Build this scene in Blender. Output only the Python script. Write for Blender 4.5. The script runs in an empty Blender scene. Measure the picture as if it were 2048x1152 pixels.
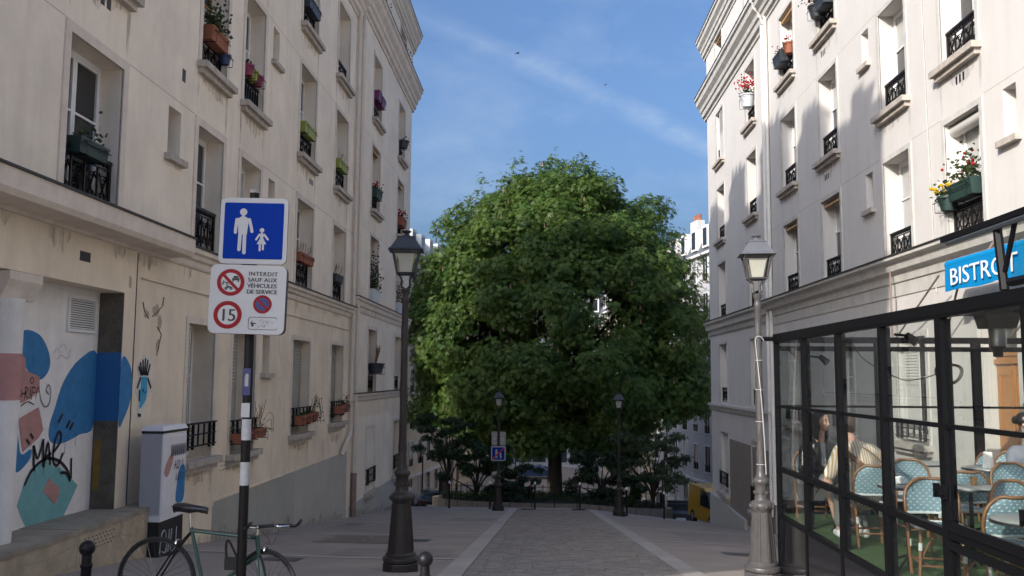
import bpy, math, random
import numpy as np
from mathutils import Vector, Matrix

random.seed(7)
RNG = np.random.default_rng(11)
scene = bpy.context.scene
COL = scene.collection
PI = math.pi

# ------------------------------------------------------------------ camera
cam_data = bpy.data.cameras.new("camera")
cam = bpy.data.objects.new("camera", cam_data)
COL.objects.link(cam)
cam_data.sensor_width = 36.0
cam_data.lens = 1790.0 / 2048.0 * 36.0
cam_data.clip_start = 0.05
cam_data.clip_end = 2000.0
PITCH, YAW, ROLL = 0.1000, 0.03475, 0.00668
_right = Vector((math.cos(YAW), math.sin(YAW), 0))
_fwd = Vector((-math.sin(YAW), math.cos(YAW), 0))
_up = Vector((0, 0, 1))
_f = _fwd * math.cos(PITCH) + _up * math.sin(PITCH)
_u = -_fwd * math.sin(PITCH) + _up * math.cos(PITCH)
_r2 = _right * math.cos(ROLL) + _u * math.sin(ROLL)
_u2 = -_right * math.sin(ROLL) + _u * math.cos(ROLL)
_m = Matrix((_r2, _u2, -_f)).transposed().to_4x4()
_m.translation = Vector((0, 0, 1.6))
cam.matrix_world = _m
scene.camera = cam
scene.render.resolution_x = 1024
scene.render.resolution_y = 576

# ------------------------------------------------------------------ light
SUN_TRAVEL = Vector((1.0, 1.24, -0.75)).normalized()
SUN_EL = math.asin(-SUN_TRAVEL.z)
sun_data = bpy.data.lights.new("sun", 'SUN')
sun_data.energy = 2.5
sun_data.angle = math.radians(0.5)
sun_data.color = (1.0, 0.94, 0.86)
sun = bpy.data.objects.new("sun", sun_data)
COL.objects.link(sun)
sun.rotation_euler = SUN_TRAVEL.to_track_quat('-Z', 'Y').to_euler()
sun.location = (-30, -30, 40)

world = bpy.data.worlds.new("World")
scene.world = world
world.use_nodes = True
wn, wl = world.node_tree.nodes, world.node_tree.links
wn.clear()
w_out = wn.new('ShaderNodeOutputWorld')
w_bg = wn.new('ShaderNodeBackground')
w_sky = wn.new('ShaderNodeTexSky')
w_sky.sky_type = 'NISHITA'
w_sky.sun_disc = False
w_sky.sun_elevation = SUN_EL
w_sky.sun_rotation = math.radians(180) + math.atan2(1.0, 1.24)
w_sky.altitude = 100
w_sky.air_density = 1.0
w_sky.dust_density = 8.5
w_sky.ozone_density = 6.5
SKY_STRENGTH = 0.128
w_bg.inputs['Strength'].default_value = SKY_STRENGTH
# thin cirrus and one wide old contrail, laid out in sky directions
w_tc = wn.new('ShaderNodeTexCoord')
def wmath(op, a, b=None, c=None):
    n = wn.new('ShaderNodeMath'); n.operation = op
    for i, x in enumerate((a, b, c)):
        if x is None: continue
        if isinstance(x, (int, float)): n.inputs[i].default_value = x
        else: wl.new(x, n.inputs[i])
    return n.outputs[0]
def wdot(vec):
    n = wn.new('ShaderNodeVectorMath'); n.operation = 'DOT_PRODUCT'
    wl.new(w_tc.outputs['Generated'], n.inputs[0]); n.inputs[1].default_value = vec
    return n.outputs['Value']
d1 = Vector((-0.12, 0.92, 0.38)).normalized()
d2 = Vector((0.18, 0.95, 0.25)).normalized()
nrm = d1.cross(d2).normalized()
along = nrm.cross(d1).normalized()
w_map = wn.new('ShaderNodeMapping')
w_map.inputs['Scale'].default_value = (5.0, 3.0, 9.0)
wl.new(w_tc.outputs['Generated'], w_map.inputs['Vector'])
w_n1 = wn.new('ShaderNodeTexNoise'); w_n1.inputs['Scale'].default_value = 3.2
w_n1.inputs['Detail'].default_value = 9; w_n1.inputs['Roughness'].default_value = 0.62
wl.new(w_map.outputs[0], w_n1.inputs['Vector'])
w_n2 = wn.new('ShaderNodeTexNoise'); w_n2.inputs['Scale'].default_value = 1.1
w_n2.inputs['Detail'].default_value = 6; w_n2.inputs['Roughness'].default_value = 0.6
wl.new(w_map.outputs[0], w_n2.inputs['Vector'])
off = wmath('ADD', wdot(nrm), wmath('MULTIPLY', wmath('SUBTRACT', w_n2.outputs['Fac'], 0.5), 0.02))
band = wmath('SUBTRACT', 1.0, wmath('DIVIDE', wmath('ABSOLUTE', off), 0.017))
band = wmath('MAXIMUM', band, 0.0)
band = wmath('MULTIPLY', band, wmath('MULTIPLY', wmath('MAXIMUM', wmath('SUBTRACT', w_n1.outputs['Fac'], 0.28), 0.0), wmath('MINIMUM', wmath('MAXIMUM', wmath('MULTIPLY_ADD', wdot(along), 2.2, 0.35), 0.15), 1.2)))
haze = wmath('MULTIPLY', wmath('MAXIMUM', wmath('SUBTRACT', w_n2.outputs['Fac'], 0.48), 0.0), 1.1)
haze = wmath('MULTIPLY', haze, w_n1.outputs['Fac'])
fac = wmath('MINIMUM', wmath('ADD', wmath('MULTIPLY', band, 0.8), haze), 0.7)
w_mix = wn.new('ShaderNodeMixRGB')
wl.new(fac, w_mix.inputs[0]); wl.new(w_sky.outputs[0], w_mix.inputs[1])
w_mix.inputs[2].default_value = (3.4, 3.8, 4.2, 1)
wl.new(w_mix.outputs[0], w_bg.inputs['Color'])
wl.new(w_bg.outputs[0], w_out.inputs['Surface'])

scene.view_settings.view_transform = 'Standard'
scene.view_settings.look = 'None'
scene.view_settings.gamma = 1.0
scene.view_settings.use_curve_mapping = False
scene.view_settings.exposure = 0.97
scene.render.engine = 'CYCLES'
scene.cycles.max_bounces = 8
scene.cycles.transparent_max_bounces = 16
scene.cycles.caustics_reflective = False
scene.cycles.caustics_refractive = False
scene.cycles.use_denoising = True

# ------------------------------------------------------------------ materials
MATS = {}
def mat(name, color, rough=0.7, metal=0.0, spec=0.5, noise=0.0, nscale=4.0, bump=0.0, bscale=60.0, coat=0.0, streak=0.0, color2=None, transl=0.0, emit=None):
    m = bpy.data.materials.new(name); m.use_nodes = True
    nt = m.node_tree; N, L = nt.nodes, nt.links
    p = N['Principled BSDF']
    p.inputs['Roughness'].default_value = rough
    p.inputs['Metallic'].default_value = metal
    p.inputs['Specular IOR Level'].default_value = spec
    p.inputs['Coat Weight'].default_value = coat
    p.inputs['Coat Roughness'].default_value = 0.06
    c = (*color, 1)
    p.inputs['Base Color'].default_value = c
    if noise or streak or color2:
        tc = N.new('ShaderNodeTexCoord')
        col_out = None
        n1 = N.new('ShaderNodeTexNoise'); n1.inputs['Scale'].default_value = nscale
        n1.inputs['Detail'].default_value = 8; n1.inputs['Roughness'].default_value = 0.65
        L.new(tc.outputs['Object'], n1.inputs['Vector'])
        mr = N.new('ShaderNodeMapRange'); mr.inputs[1].default_value = 0.32; mr.inputs[2].default_value = 0.72
        L.new(n1.outputs['Fac'], mr.inputs[0])
        mx = N.new('ShaderNodeMixRGB')
        c2 = color2 if color2 else tuple(x * (1 - noise) for x in color)
        mx.inputs[1].default_value = c; mx.inputs[2].default_value = (*c2, 1)
        L.new(mr.outputs[0], mx.inputs[0]); col_out = mx.outputs[0]
        if streak:
            mp = N.new('ShaderNodeMapping'); mp.inputs['Scale'].default_value = (2.2, 2.2, 0.16)
            L.new(tc.outputs['Object'], mp.inputs['Vector'])
            n2 = N.new('ShaderNodeTexNoise'); n2.inputs['Scale'].default_value = 1.6; n2.inputs['Detail'].default_value = 7
            n2.inputs['Roughness'].default_value = 0.7
            L.new(mp.outputs[0], n2.inputs['Vector'])
            mr2 = N.new('ShaderNodeMapRange'); mr2.inputs[1].default_value = 0.5; mr2.inputs[2].default_value = 0.8
            mr2.inputs[4].default_value = streak
            L.new(n2.outputs['Fac'], mr2.inputs[0])
            mx2 = N.new('ShaderNodeMixRGB'); mx2.inputs[2].default_value = (color[0]*0.45, color[1]*0.41, color[2]*0.36, 1)
            L.new(mr2.outputs[0], mx2.inputs[0]); L.new(col_out, mx2.inputs[1]); col_out = mx2.outputs[0]
        L.new(col_out, p.inputs['Base Color'])
    if bump:
        tc2 = N.new('ShaderNodeTexCoord')
        nb = N.new('ShaderNodeTexNoise'); nb.inputs['Scale'].default_value = bscale; nb.inputs['Detail'].default_value = 5
        L.new(tc2.outputs['Object'], nb.inputs['Vector'])
        b = N.new('ShaderNodeBump'); b.inputs['Strength'].default_value = bump; b.inputs['Distance'].default_value = 0.02
        L.new(nb.outputs['Fac'], b.inputs['Height']); L.new(b.outputs[0], p.inputs['Normal'])
    if transl:
        t = N.new('ShaderNodeBsdfTranslucent'); t.inputs['Color'].default_value = (color[0]*1.5, color[1]*1.5, color[2]*0.8, 1)
        ms = N.new('ShaderNodeMixShader'); ms.inputs[0].default_value = transl
        L.new(p.outputs[0], ms.inputs[1]); L.new(t.outputs[0], ms.inputs[2])
        L.new(ms.outputs[0], N['Material Output'].inputs['Surface'])
    if emit:
        p.inputs['Emission Color'].default_value = (*emit, 1); p.inputs['Emission Strength'].default_value = 1
    MATS[name] = m
    return m

def leaf_mat(name, c1, c2, transl=0.35):
    m = bpy.data.materials.new(name); m.use_nodes = True
    N, L = m.node_tree.nodes, m.node_tree.links
    p = N['Principled BSDF']; p.inputs['Roughness'].default_value = 0.5; p.inputs['Specular IOR Level'].default_value = 0.35
    g = N.new('ShaderNodeNewGeometry')
    tc = N.new('ShaderNodeTexCoord')
    nz = N.new('ShaderNodeTexNoise'); nz.inputs['Scale'].default_value = 0.7; nz.inputs['Detail'].default_value = 2
    L.new(tc.outputs['Object'], nz.inputs['Vector'])
    ad = N.new('ShaderNodeMath'); ad.operation = 'MULTIPLY_ADD'; ad.inputs[1].default_value = 0.6
    L.new(g.outputs['Random Per Island'], ad.inputs[0])
    sb = N.new('ShaderNodeMath'); sb.operation = 'MULTIPLY_ADD'; sb.inputs[1].default_value = 1.6; sb.inputs[2].default_value = -0.6
    L.new(nz.outputs['Fac'], sb.inputs[0]); L.new(sb.outputs[0], ad.inputs[2])
    mx = N.new('ShaderNodeMixRGB'); mx.inputs[1].default_value = (*c1, 1); mx.inputs[2].default_value = (*c2, 1)
    mx.use_clamp = True
    L.new(ad.outputs[0], mx.inputs[0]); L.new(mx.outputs[0], p.inputs['Base Color'])
    t = N.new('ShaderNodeBsdfTranslucent')
    hs = N.new('ShaderNodeHueSaturation'); hs.inputs['Value'].default_value = 1.5; hs.inputs['Hue'].default_value = 0.48
    L.new(mx.outputs[0], hs.inputs['Color']); L.new(hs.outputs[0], t.inputs['Color'])
    ms = N.new('ShaderNodeMixShader'); ms.inputs[0].default_value = transl
    L.new(p.outputs[0], ms.inputs[1]); L.new(t.outputs[0], ms.inputs[2])
    L.new(ms.outputs[0], N['Material Output'].inputs['Surface'])
    MATS[name] = m
    return m

def glass_mat(name, tint=(0.93, 0.95, 0.94), boost=1.0):
    m = bpy.data.materials.new(name); m.use_nodes = True
    N, L = m.node_tree.nodes, m.node_tree.links
    N.remove(N['Principled BSDF'])
    t = N.new('ShaderNodeBsdfTransparent'); t.inputs['Color'].default_value = (*tint, 1)
    g = N.new('ShaderNodeBsdfGlossy'); g.inputs['Roughness'].default_value = 0.01
    fr = N.new('ShaderNodeLayerWeight'); fr.inputs['Blend'].default_value = 0.5
    pw = N.new('ShaderNodeMath'); pw.operation = 'POWER'; pw.inputs[1].default_value = 4.5
    L.new(fr.outputs['Facing'], pw.inputs[0])
    mu = N.new('ShaderNodeMath'); mu.operation = 'MULTIPLY_ADD'; mu.inputs[1].default_value = 0.8*boost; mu.inputs[2].default_value = 0.03*boost; mu.use_clamp = True
    L.new(pw.outputs[0], mu.inputs[0])
    ms = N.new('ShaderNodeMixShader')
    L.new(mu.outputs[0], ms.inputs[0]); L.new(t.outputs[0], ms.inputs[1]); L.new(g.outputs[0], ms.inputs[2])
    L.new(ms.outputs[0], N['Material Output'].inputs['Surface'])
    MATS[name] = m
    return m

mat('asphalt', (0.34, 0.292, 0.255), 0.9, noise=0.3, nscale=1.2, bump=0.25, bscale=140, color2=(0.265, 0.23, 0.203), streak=0.0)
mat('far_asphalt', (0.07, 0.07, 0.075), 0.9, noise=0.3, nscale=0.6)
mat('plaster_left', (0.90, 0.80, 0.67), 0.92, noise=0.2, nscale=0.9, bump=0.3, bscale=45, streak=0.28)
mat('plaster_left_low', (0.88, 0.755, 0.595), 0.92, noise=0.24, nscale=1.0, bump=0.35, bscale=45, streak=0.30)
mat('plaster_b', (0.90, 0.795, 0.66), 0.92, noise=0.2, nscale=0.8, bump=0.25, bscale=45, streak=0.22)
mat('plaster_right', (0.655, 0.625, 0.595), 0.92, noise=0.08, nscale=0.9, bump=0.1, bscale=45, streak=0.14)
mat('plaster_right_low', (0.62, 0.59, 0.56), 0.92, noise=0.12, nscale=0.9, bump=0.1, bscale=45, streak=0.2)
mat('trim_left', (0.76, 0.67, 0.58), 0.9, noise=0.22, nscale=3, bump=0.15, bscale=50, streak=0.35)
mat('trim_right', (0.62, 0.595, 0.555), 0.9, noise=0.25, nscale=3, bump=0.15, bscale=50, streak=0.3)
mat('stone_sill', (0.55, 0.49, 0.43), 0.9, noise=0.4, nscale=6, bump=0.2, bscale=60, streak=0.35)
mat('grey_paint', (0.40, 0.40, 0.36), 0.85, noise=0.15, nscale=1.5, streak=0.15)
mat('grey_paint_pale', (0.47, 0.46, 0.42), 0.85, noise=0.15, nscale=1.5, streak=0.15)
mat('brown_patch', (0.26, 0.22, 0.19), 0.9, noise=0.12, nscale=2)
mat('plinth_stone', (0.52, 0.43, 0.31), 0.92, noise=0.35, nscale=5, bump=0.5, bscale=18, streak=0.2)
mat('plinth_top', (0.36, 0.32, 0.255), 0.9, noise=0.4, nscale=4, bump=0.3, bscale=30)
mat('bare_stone', (0.15, 0.128, 0.10), 0.95, noise=0.45, nscale=7, bump=0.6, bscale=25)
mat('mural_white', (0.86, 0.83, 0.80), 0.7, noise=0.14, nscale=4, bump=0.25, bscale=45, streak=0.2)
mat('mural_blue', (0.035, 0.21, 0.47), 0.7, noise=0.28, nscale=9, bump=0.25, bscale=45, streak=0.15)
mat('mural_blue_dark', (0.02, 0.13, 0.36), 0.7, noise=0.1, nscale=3)
mat('mural_pink', (0.52, 0.27, 0.25), 0.7, noise=0.2, nscale=9, bump=0.25, bscale=45, streak=0.15)
mat('mural_teal', (0.20, 0.46, 0.48), 0.7, noise=0.2, nscale=9, bump=0.25, bscale=45, streak=0.15)
mat('black_ink', (0.012, 0.011, 0.013), 0.5)
mat('faint_ink', (0.40, 0.38, 0.38), 0.7)
mat('window_white', (0.74, 0.74, 0.73), 0.45)
mat('window_wood', (0.34, 0.19, 0.09), 0.5, noise=0.3, nscale=8)
mat('window_brown', (0.16, 0.085, 0.06), 0.5)
mat('pane_dark', (0.018, 0.02, 0.024), 0.06, spec=0.6)
mat('pane_curtain', (0.42, 0.42, 0.41), 0.35, coat=1.0, noise=0.25, nscale=6)
mat('pane_stripe', (0.40, 0.41, 0.40), 0.35, coat=1.0)
mat('pane_red', (0.20, 0.02, 0.015), 0.4, coat=0.6)
mat('shutter_metal', (0.36, 0.345, 0.30), 0.6, noise=0.2, nscale=5)
mat('shutter_cream', (0.58, 0.535, 0.43), 0.6, noise=0.15, nscale=5)
mat('shutter_roll', (0.60, 0.58, 0.55), 0.5)
mat('awning_tan', (0.50, 0.30, 0.14), 0.8)
mat('iron_black', (0.012, 0.011, 0.012), 0.45, spec=0.25)
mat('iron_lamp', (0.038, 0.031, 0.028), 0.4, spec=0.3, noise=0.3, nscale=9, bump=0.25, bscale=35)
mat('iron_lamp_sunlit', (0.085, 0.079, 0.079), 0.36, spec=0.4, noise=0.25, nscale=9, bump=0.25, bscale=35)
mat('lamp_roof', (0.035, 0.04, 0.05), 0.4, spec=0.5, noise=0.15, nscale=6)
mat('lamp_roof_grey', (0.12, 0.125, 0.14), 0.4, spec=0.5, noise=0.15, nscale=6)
mat('lamp_white', (0.56, 0.55, 0.51), 0.35, noise=0.12, nscale=8)
glass_mat('clear_glass')
glass_mat('lamp_glass', (0.88, 0.88, 0.84))
mat('zinc', (0.16, 0.17, 0.19), 0.45, metal=0.4, noise=0.2, nscale=3)
mat('slate', (0.11, 0.12, 0.14), 0.6, noise=0.3, nscale=2)
mat('flash_dark', (0.03, 0.028, 0.027), 0.6)
mat('brick_red', (0.30, 0.11, 0.07), 0.9, noise=0.3, nscale=8)
mat('pipe_cream', (0.70, 0.62, 0.53), 0.6, noise=0.12, nscale=4, streak=0.2)
mat('pipe_white', (0.78, 0.75, 0.70), 0.6, noise=0.1, nscale=4, streak=0.15)
mat('pipe_rust', (0.27, 0.20, 0.17), 0.7, noise=0.4, nscale=8)
mat('terracotta', (0.33, 0.115, 0.06), 0.75, noise=0.2, nscale=9)
mat('plastic_green', (0.02, 0.045, 0.042), 0.45)
mat('plastic_pine', (0.022, 0.05, 0.042), 0.5)
mat('plastic_lime', (0.30, 0.33, 0.06), 0.5)
mat('plastic_pink', (0.26, 0.03, 0.09), 0.5)
mat('plastic_magenta', (0.16, 0.015, 0.11), 0.45)
mat('plastic_slate', (0.045, 0.052, 0.062), 0.5)
mat('plastic_blue', (0.03, 0.06, 0.17), 0.45)
mat('planter_white', (0.62, 0.66, 0.68), 0.6)
mat('soil', (0.03, 0.02, 0.012), 0.95)
leaf_mat('leaf_chestnut', (0.030, 0.086, 0.019), (0.128, 0.182, 0.036), 0.40)
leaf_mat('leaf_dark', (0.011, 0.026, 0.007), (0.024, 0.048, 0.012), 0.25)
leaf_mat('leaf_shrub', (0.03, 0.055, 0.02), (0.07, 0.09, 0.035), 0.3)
leaf_mat('leaf_rusty', (0.07, 0.035, 0.02), (0.10, 0.06, 0.03), 0.3)
leaf_mat('leaf_grass', (0.03, 0.055, 0.018), (0.06, 0.09, 0.03), 0.3)
mat('petal_red', (0.42, 0.012, 0.02), 0.6, transl=0.2)
mat('petal_yellow', (0.65, 0.42, 0.01), 0.6, transl=0.2)
mat('petal_pink', (0.5, 0.30, 0.26), 0.6, transl=0.2)
mat('dry_stalk', (0.27, 0.15, 0.07), 0.8)
mat('bark', (0.045, 0.036, 0.028), 0.95, noise=0.4, nscale=6, bump=0.8, bscale=14)
mat('paver_a', (0.265, 0.235, 0.208), 0.85, noise=0.3, nscale=7, bump=0.3, bscale=40)
mat('paver_b', (0.30, 0.27, 0.24), 0.85, noise=0.3, nscale=7, bump=0.3, bscale=40)
mat('paver_c', (0.235, 0.212, 0.19), 0.85, noise=0.3, nscale=7, bump=0.3, bscale=40)
mat('paver_joint', (0.13, 0.117, 0.104), 0.95, noise=0.3, nscale=10)
mat('granite', (0.40, 0.365, 0.335), 0.85, noise=0.22, nscale=3, bump=0.2, bscale=90)
mat('granite_b', (0.43, 0.395, 0.36), 0.85, noise=0.22, nscale=3, bump=0.2, bscale=90)
mat('granite_line', (0.55, 0.52, 0.49), 0.85, noise=0.2, nscale=4)
mat('kerb', (0.24, 0.20, 0.165), 0.9, noise=0.3, nscale=3)
mat('sign_white', (0.44, 0.44, 0.45), 0.5, spec=0.2, noise=0.06, nscale=6)
mat('sign_blue', (0.002, 0.028, 0.25), 0.6, spec=0.06)
mat('sign_blue_faded', (0.012, 0.018, 0.12), 0.45, noise=0.25, nscale=20)
mat('sign_red', (0.24, 0.010, 0.016), 0.5, spec=0.15, noise=0.15, nscale=12)
mat('sign_red_bright', (0.40, 0.012, 0.02), 0.4)
mat('sign_side', (0.05, 0.05, 0.053), 0.4)
mat('sign_back', (0.33, 0.31, 0.29), 0.5, noise=0.2, nscale=9)
mat('post_black', (0.012, 0.010, 0.010), 0.5, spec=0.2, noise=0.3, nscale=20)
mat('post_white', (0.46, 0.46, 0.47), 0.5, noise=0.2, nscale=25)
mat('bike_green', (0.035, 0.085, 0.072), 0.35, noise=0.25, nscale=20)
mat('rubber', (0.011, 0.011, 0.011), 0.75)
mat('chrome', (0.62, 0.62, 0.63), 0.2, metal=1.0)
mat('steel_dark', (0.12, 0.12, 0.125), 0.35, metal=0.8)
mat('leather_black', (0.010, 0.009, 0.013), 0.32, spec=0.6)
mat('cable_brown', (0.10, 0.03, 0.02), 0.5)
mat('bollard_black', (0.009, 0.008, 0.010), 0.45, spec=0.3)
mat('cabinet_white', (0.80, 0.78, 0.80), 0.5, noise=0.08, nscale=5, streak=0.1)
mat('cabinet_grey', (0.40, 0.39, 0.42), 0.5, noise=0.08, nscale=5)
mat('cabinet_black', (0.016, 0.015, 0.016), 0.55, noise=0.4, nscale=6)
mat('frame_black', (0.005, 0.005, 0.006), 0.45, spec=0.10)
mat('panel_black', (0.008, 0.008, 0.010), 0.10, spec=0.45)
mat('turf', (0.06, 0.135, 0.03), 0.95, noise=0.35, nscale=30, bump=0.6, bscale=300)
mat('awning_blue', (0.004, 0.22, 0.50), 0.85, spec=0.1, noise=0.1, nscale=4)
mat('letter_white', (0.78, 0.80, 0.80), 0.6)
mat('door_wood', (0.42, 0.185, 0.055), 0.42, noise=0.3, nscale=5, color2=(0.34, 0.14, 0.04))
mat('door_glass', (0.10, 0.11, 0.10), 0.1, spec=0.6)
mat('rattan_frame', (0.22, 0.105, 0.045), 0.4, noise=0.25, nscale=12)
mat('weave_blue', (0.135, 0.225, 0.26), 0.6)
mat('weave_white', (0.52, 0.54, 0.52), 0.55)
mat('tabletop', (0.34, 0.345, 0.32), 0.35, noise=0.12, nscale=9)
mat('tabletop_white', (0.66, 0.66, 0.64), 0.35)
mat('heater_steel', (0.12, 0.12, 0.115), 0.35, metal=0.8)
mat('skin', (0.56, 0.33, 0.24), 0.5, spec=0.4)
mat('skin_dark_lip', (0.36, 0.12, 0.10), 0.5)
mat('hair_black', (0.010, 0.008, 0.008), 0.38, spec=0.6)
mat('hair_brown', (0.075, 0.050, 0.034), 0.6)
mat('jacket_black', (0.009, 0.009, 0.010), 0.3, spec=0.65, bump=0.6, bscale=18)
mat('top_grey', (0.38, 0.37, 0.38), 0.8)
mat('jacket_grey', (0.15, 0.16, 0.19), 0.8)
mat('denim_grey', (0.14, 0.145, 0.13), 0.85)
mat('shoe_white', (0.68, 0.68, 0.66), 0.5)
mat('car_white', (0.62, 0.63, 0.65), 0.25, coat=0.6)
mat('car_dark', (0.025, 0.027, 0.032), 0.25, coat=0.8)
mat('car_blue', (0.03, 0.07, 0.16), 0.25, coat=0.8)
mat('car_yellow', (0.55, 0.30, 0.02), 0.3, coat=0.6)
mat('car_silver', (0.36, 0.38, 0.40), 0.3, metal=0.5)
mat('car_glass', (0.02, 0.025, 0.03), 0.05, spec=0.8)
mat('tail_red', (0.25, 0.01, 0.01), 0.3)
mat('head_lamp', (0.6, 0.6, 0.6), 0.15)
mat('plate', (0.6, 0.6, 0.58), 0.5)
mat('far_white', (0.70, 0.68, 0.65), 0.9, noise=0.12, nscale=0.6, streak=0.2)
mat('far_cream', (0.66, 0.56, 0.42), 0.9, noise=0.12, nscale=0.6, streak=0.2)
mat('far_grey', (0.52, 0.51, 0.51), 0.9, noise=0.12, nscale=0.6, streak=0.2)
mat('shop_white', (0.55, 0.56, 0.57), 0.6)
mat('shop_glass', (0.03, 0.05, 0.06), 0.1, spec=0.6)
mat('awning_red', (0.28, 0.02, 0.03), 0.8)
mat('line_white', (0.55, 0.55, 0.53), 0.8, noise=0.2, nscale=6)
mat('cream_paper', (0.65, 0.64, 0.60), 0.7)
mat('paste_blue', (0.05, 0.33, 0.55), 0.7)
mat('rust_yellow', (0.25, 0.16, 0.03), 0.9, noise=0.3, nscale=9)

def stain_mat(name, color, scale, amount):
    # see-through dirt: mostly transparent with streaky opaque dirt
    m = bpy.data.materials.new(name); m.use_nodes = True
    N, L = m.node_tree.nodes, m.node_tree.links
    p = N['Principled BSDF']; p.inputs['Base Color'].default_value = (*color, 1); p.inputs['Roughness'].default_value = 0.95; p.inputs['Specular IOR Level'].default_value = 0.1
    t = N.new('ShaderNodeBsdfTransparent'); ms = N.new('ShaderNodeMixShader')
    tc = N.new('ShaderNodeTexCoord'); mp = N.new('ShaderNodeMapping'); mp.inputs['Scale'].default_value = (scale, scale, scale*.12)
    nz = N.new('ShaderNodeTexNoise'); nz.inputs['Scale'].default_value = 3.0; nz.inputs['Detail'].default_value = 8; nz.inputs['Roughness'].default_value = 0.7
    L.new(tc.outputs['Object'], mp.inputs[0]); L.new(mp.outputs[0], nz.inputs['Vector'])
    mr = N.new('ShaderNodeMapRange'); mr.inputs[1].default_value = 0.42; mr.inputs[2].default_value = 0.75; mr.inputs[4].default_value = amount
    L.new(nz.outputs['Fac'], mr.inputs[0]); L.new(mr.outputs[0], ms.inputs[0]); L.new(t.outputs[0], ms.inputs[1]); L.new(p.outputs[0], ms.inputs[2])
    L.new(ms.outputs[0], N['Material Output'].inputs['Surface']); MATS[name] = m
stain_mat('stain_left', (0.25, 0.20, 0.15), 2.5, 0.6)
stain_mat('stain_right', (0.30, 0.28, 0.26), 2.5, 0.5)
mat('asphalt_patch', (0.285, 0.25, 0.222), 0.9, noise=0.25, nscale=2.0, bump=0.2, bscale=140)
mat('cover_iron', (0.09, 0.085, 0.082), 0.6, noise=0.3, nscale=20)

def stripes_mat(name, ca, cb, scale):
    m = bpy.data.materials.new(name); m.use_nodes = True
    N, L = m.node_tree.nodes, m.node_tree.links
    p = N['Principled BSDF']; p.inputs['Roughness'].default_value = 0.85
    tc = N.new('ShaderNodeTexCoord'); w = N.new('ShaderNodeTexWave')
    w.wave_type = 'BANDS'; w.bands_direction = 'X'; w.inputs['Scale'].default_value = scale
    w.inputs['Distortion'].default_value = 0.25; w.inputs['Detail'].default_value = 1.0
    L.new(tc.outputs['Object'], w.inputs['Vector'])
    cr = N.new('ShaderNodeValToRGB'); cr.color_ramp.interpolation = 'LINEAR'
    cr.color_ramp.elements[0].position = 0.42; cr.color_ramp.elements[0].color = (*ca, 1)
    cr.color_ramp.elements[1].position = 0.58; cr.color_ramp.elements[1].color = (*cb, 1)
    L.new(w.outputs['Fac'], cr.inputs[0]); L.new(cr.outputs[0], p.inputs['Base Color'])
    MATS[name] = m
stripes_mat('shirt_stripe', (0.47, 0.31, 0.14), (0.68, 0.65, 0.59), 11.5)
stripes_mat('skirt_pattern', (0.05, 0.05, 0.05), (0.30, 0.30, 0.30), 60)

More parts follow.
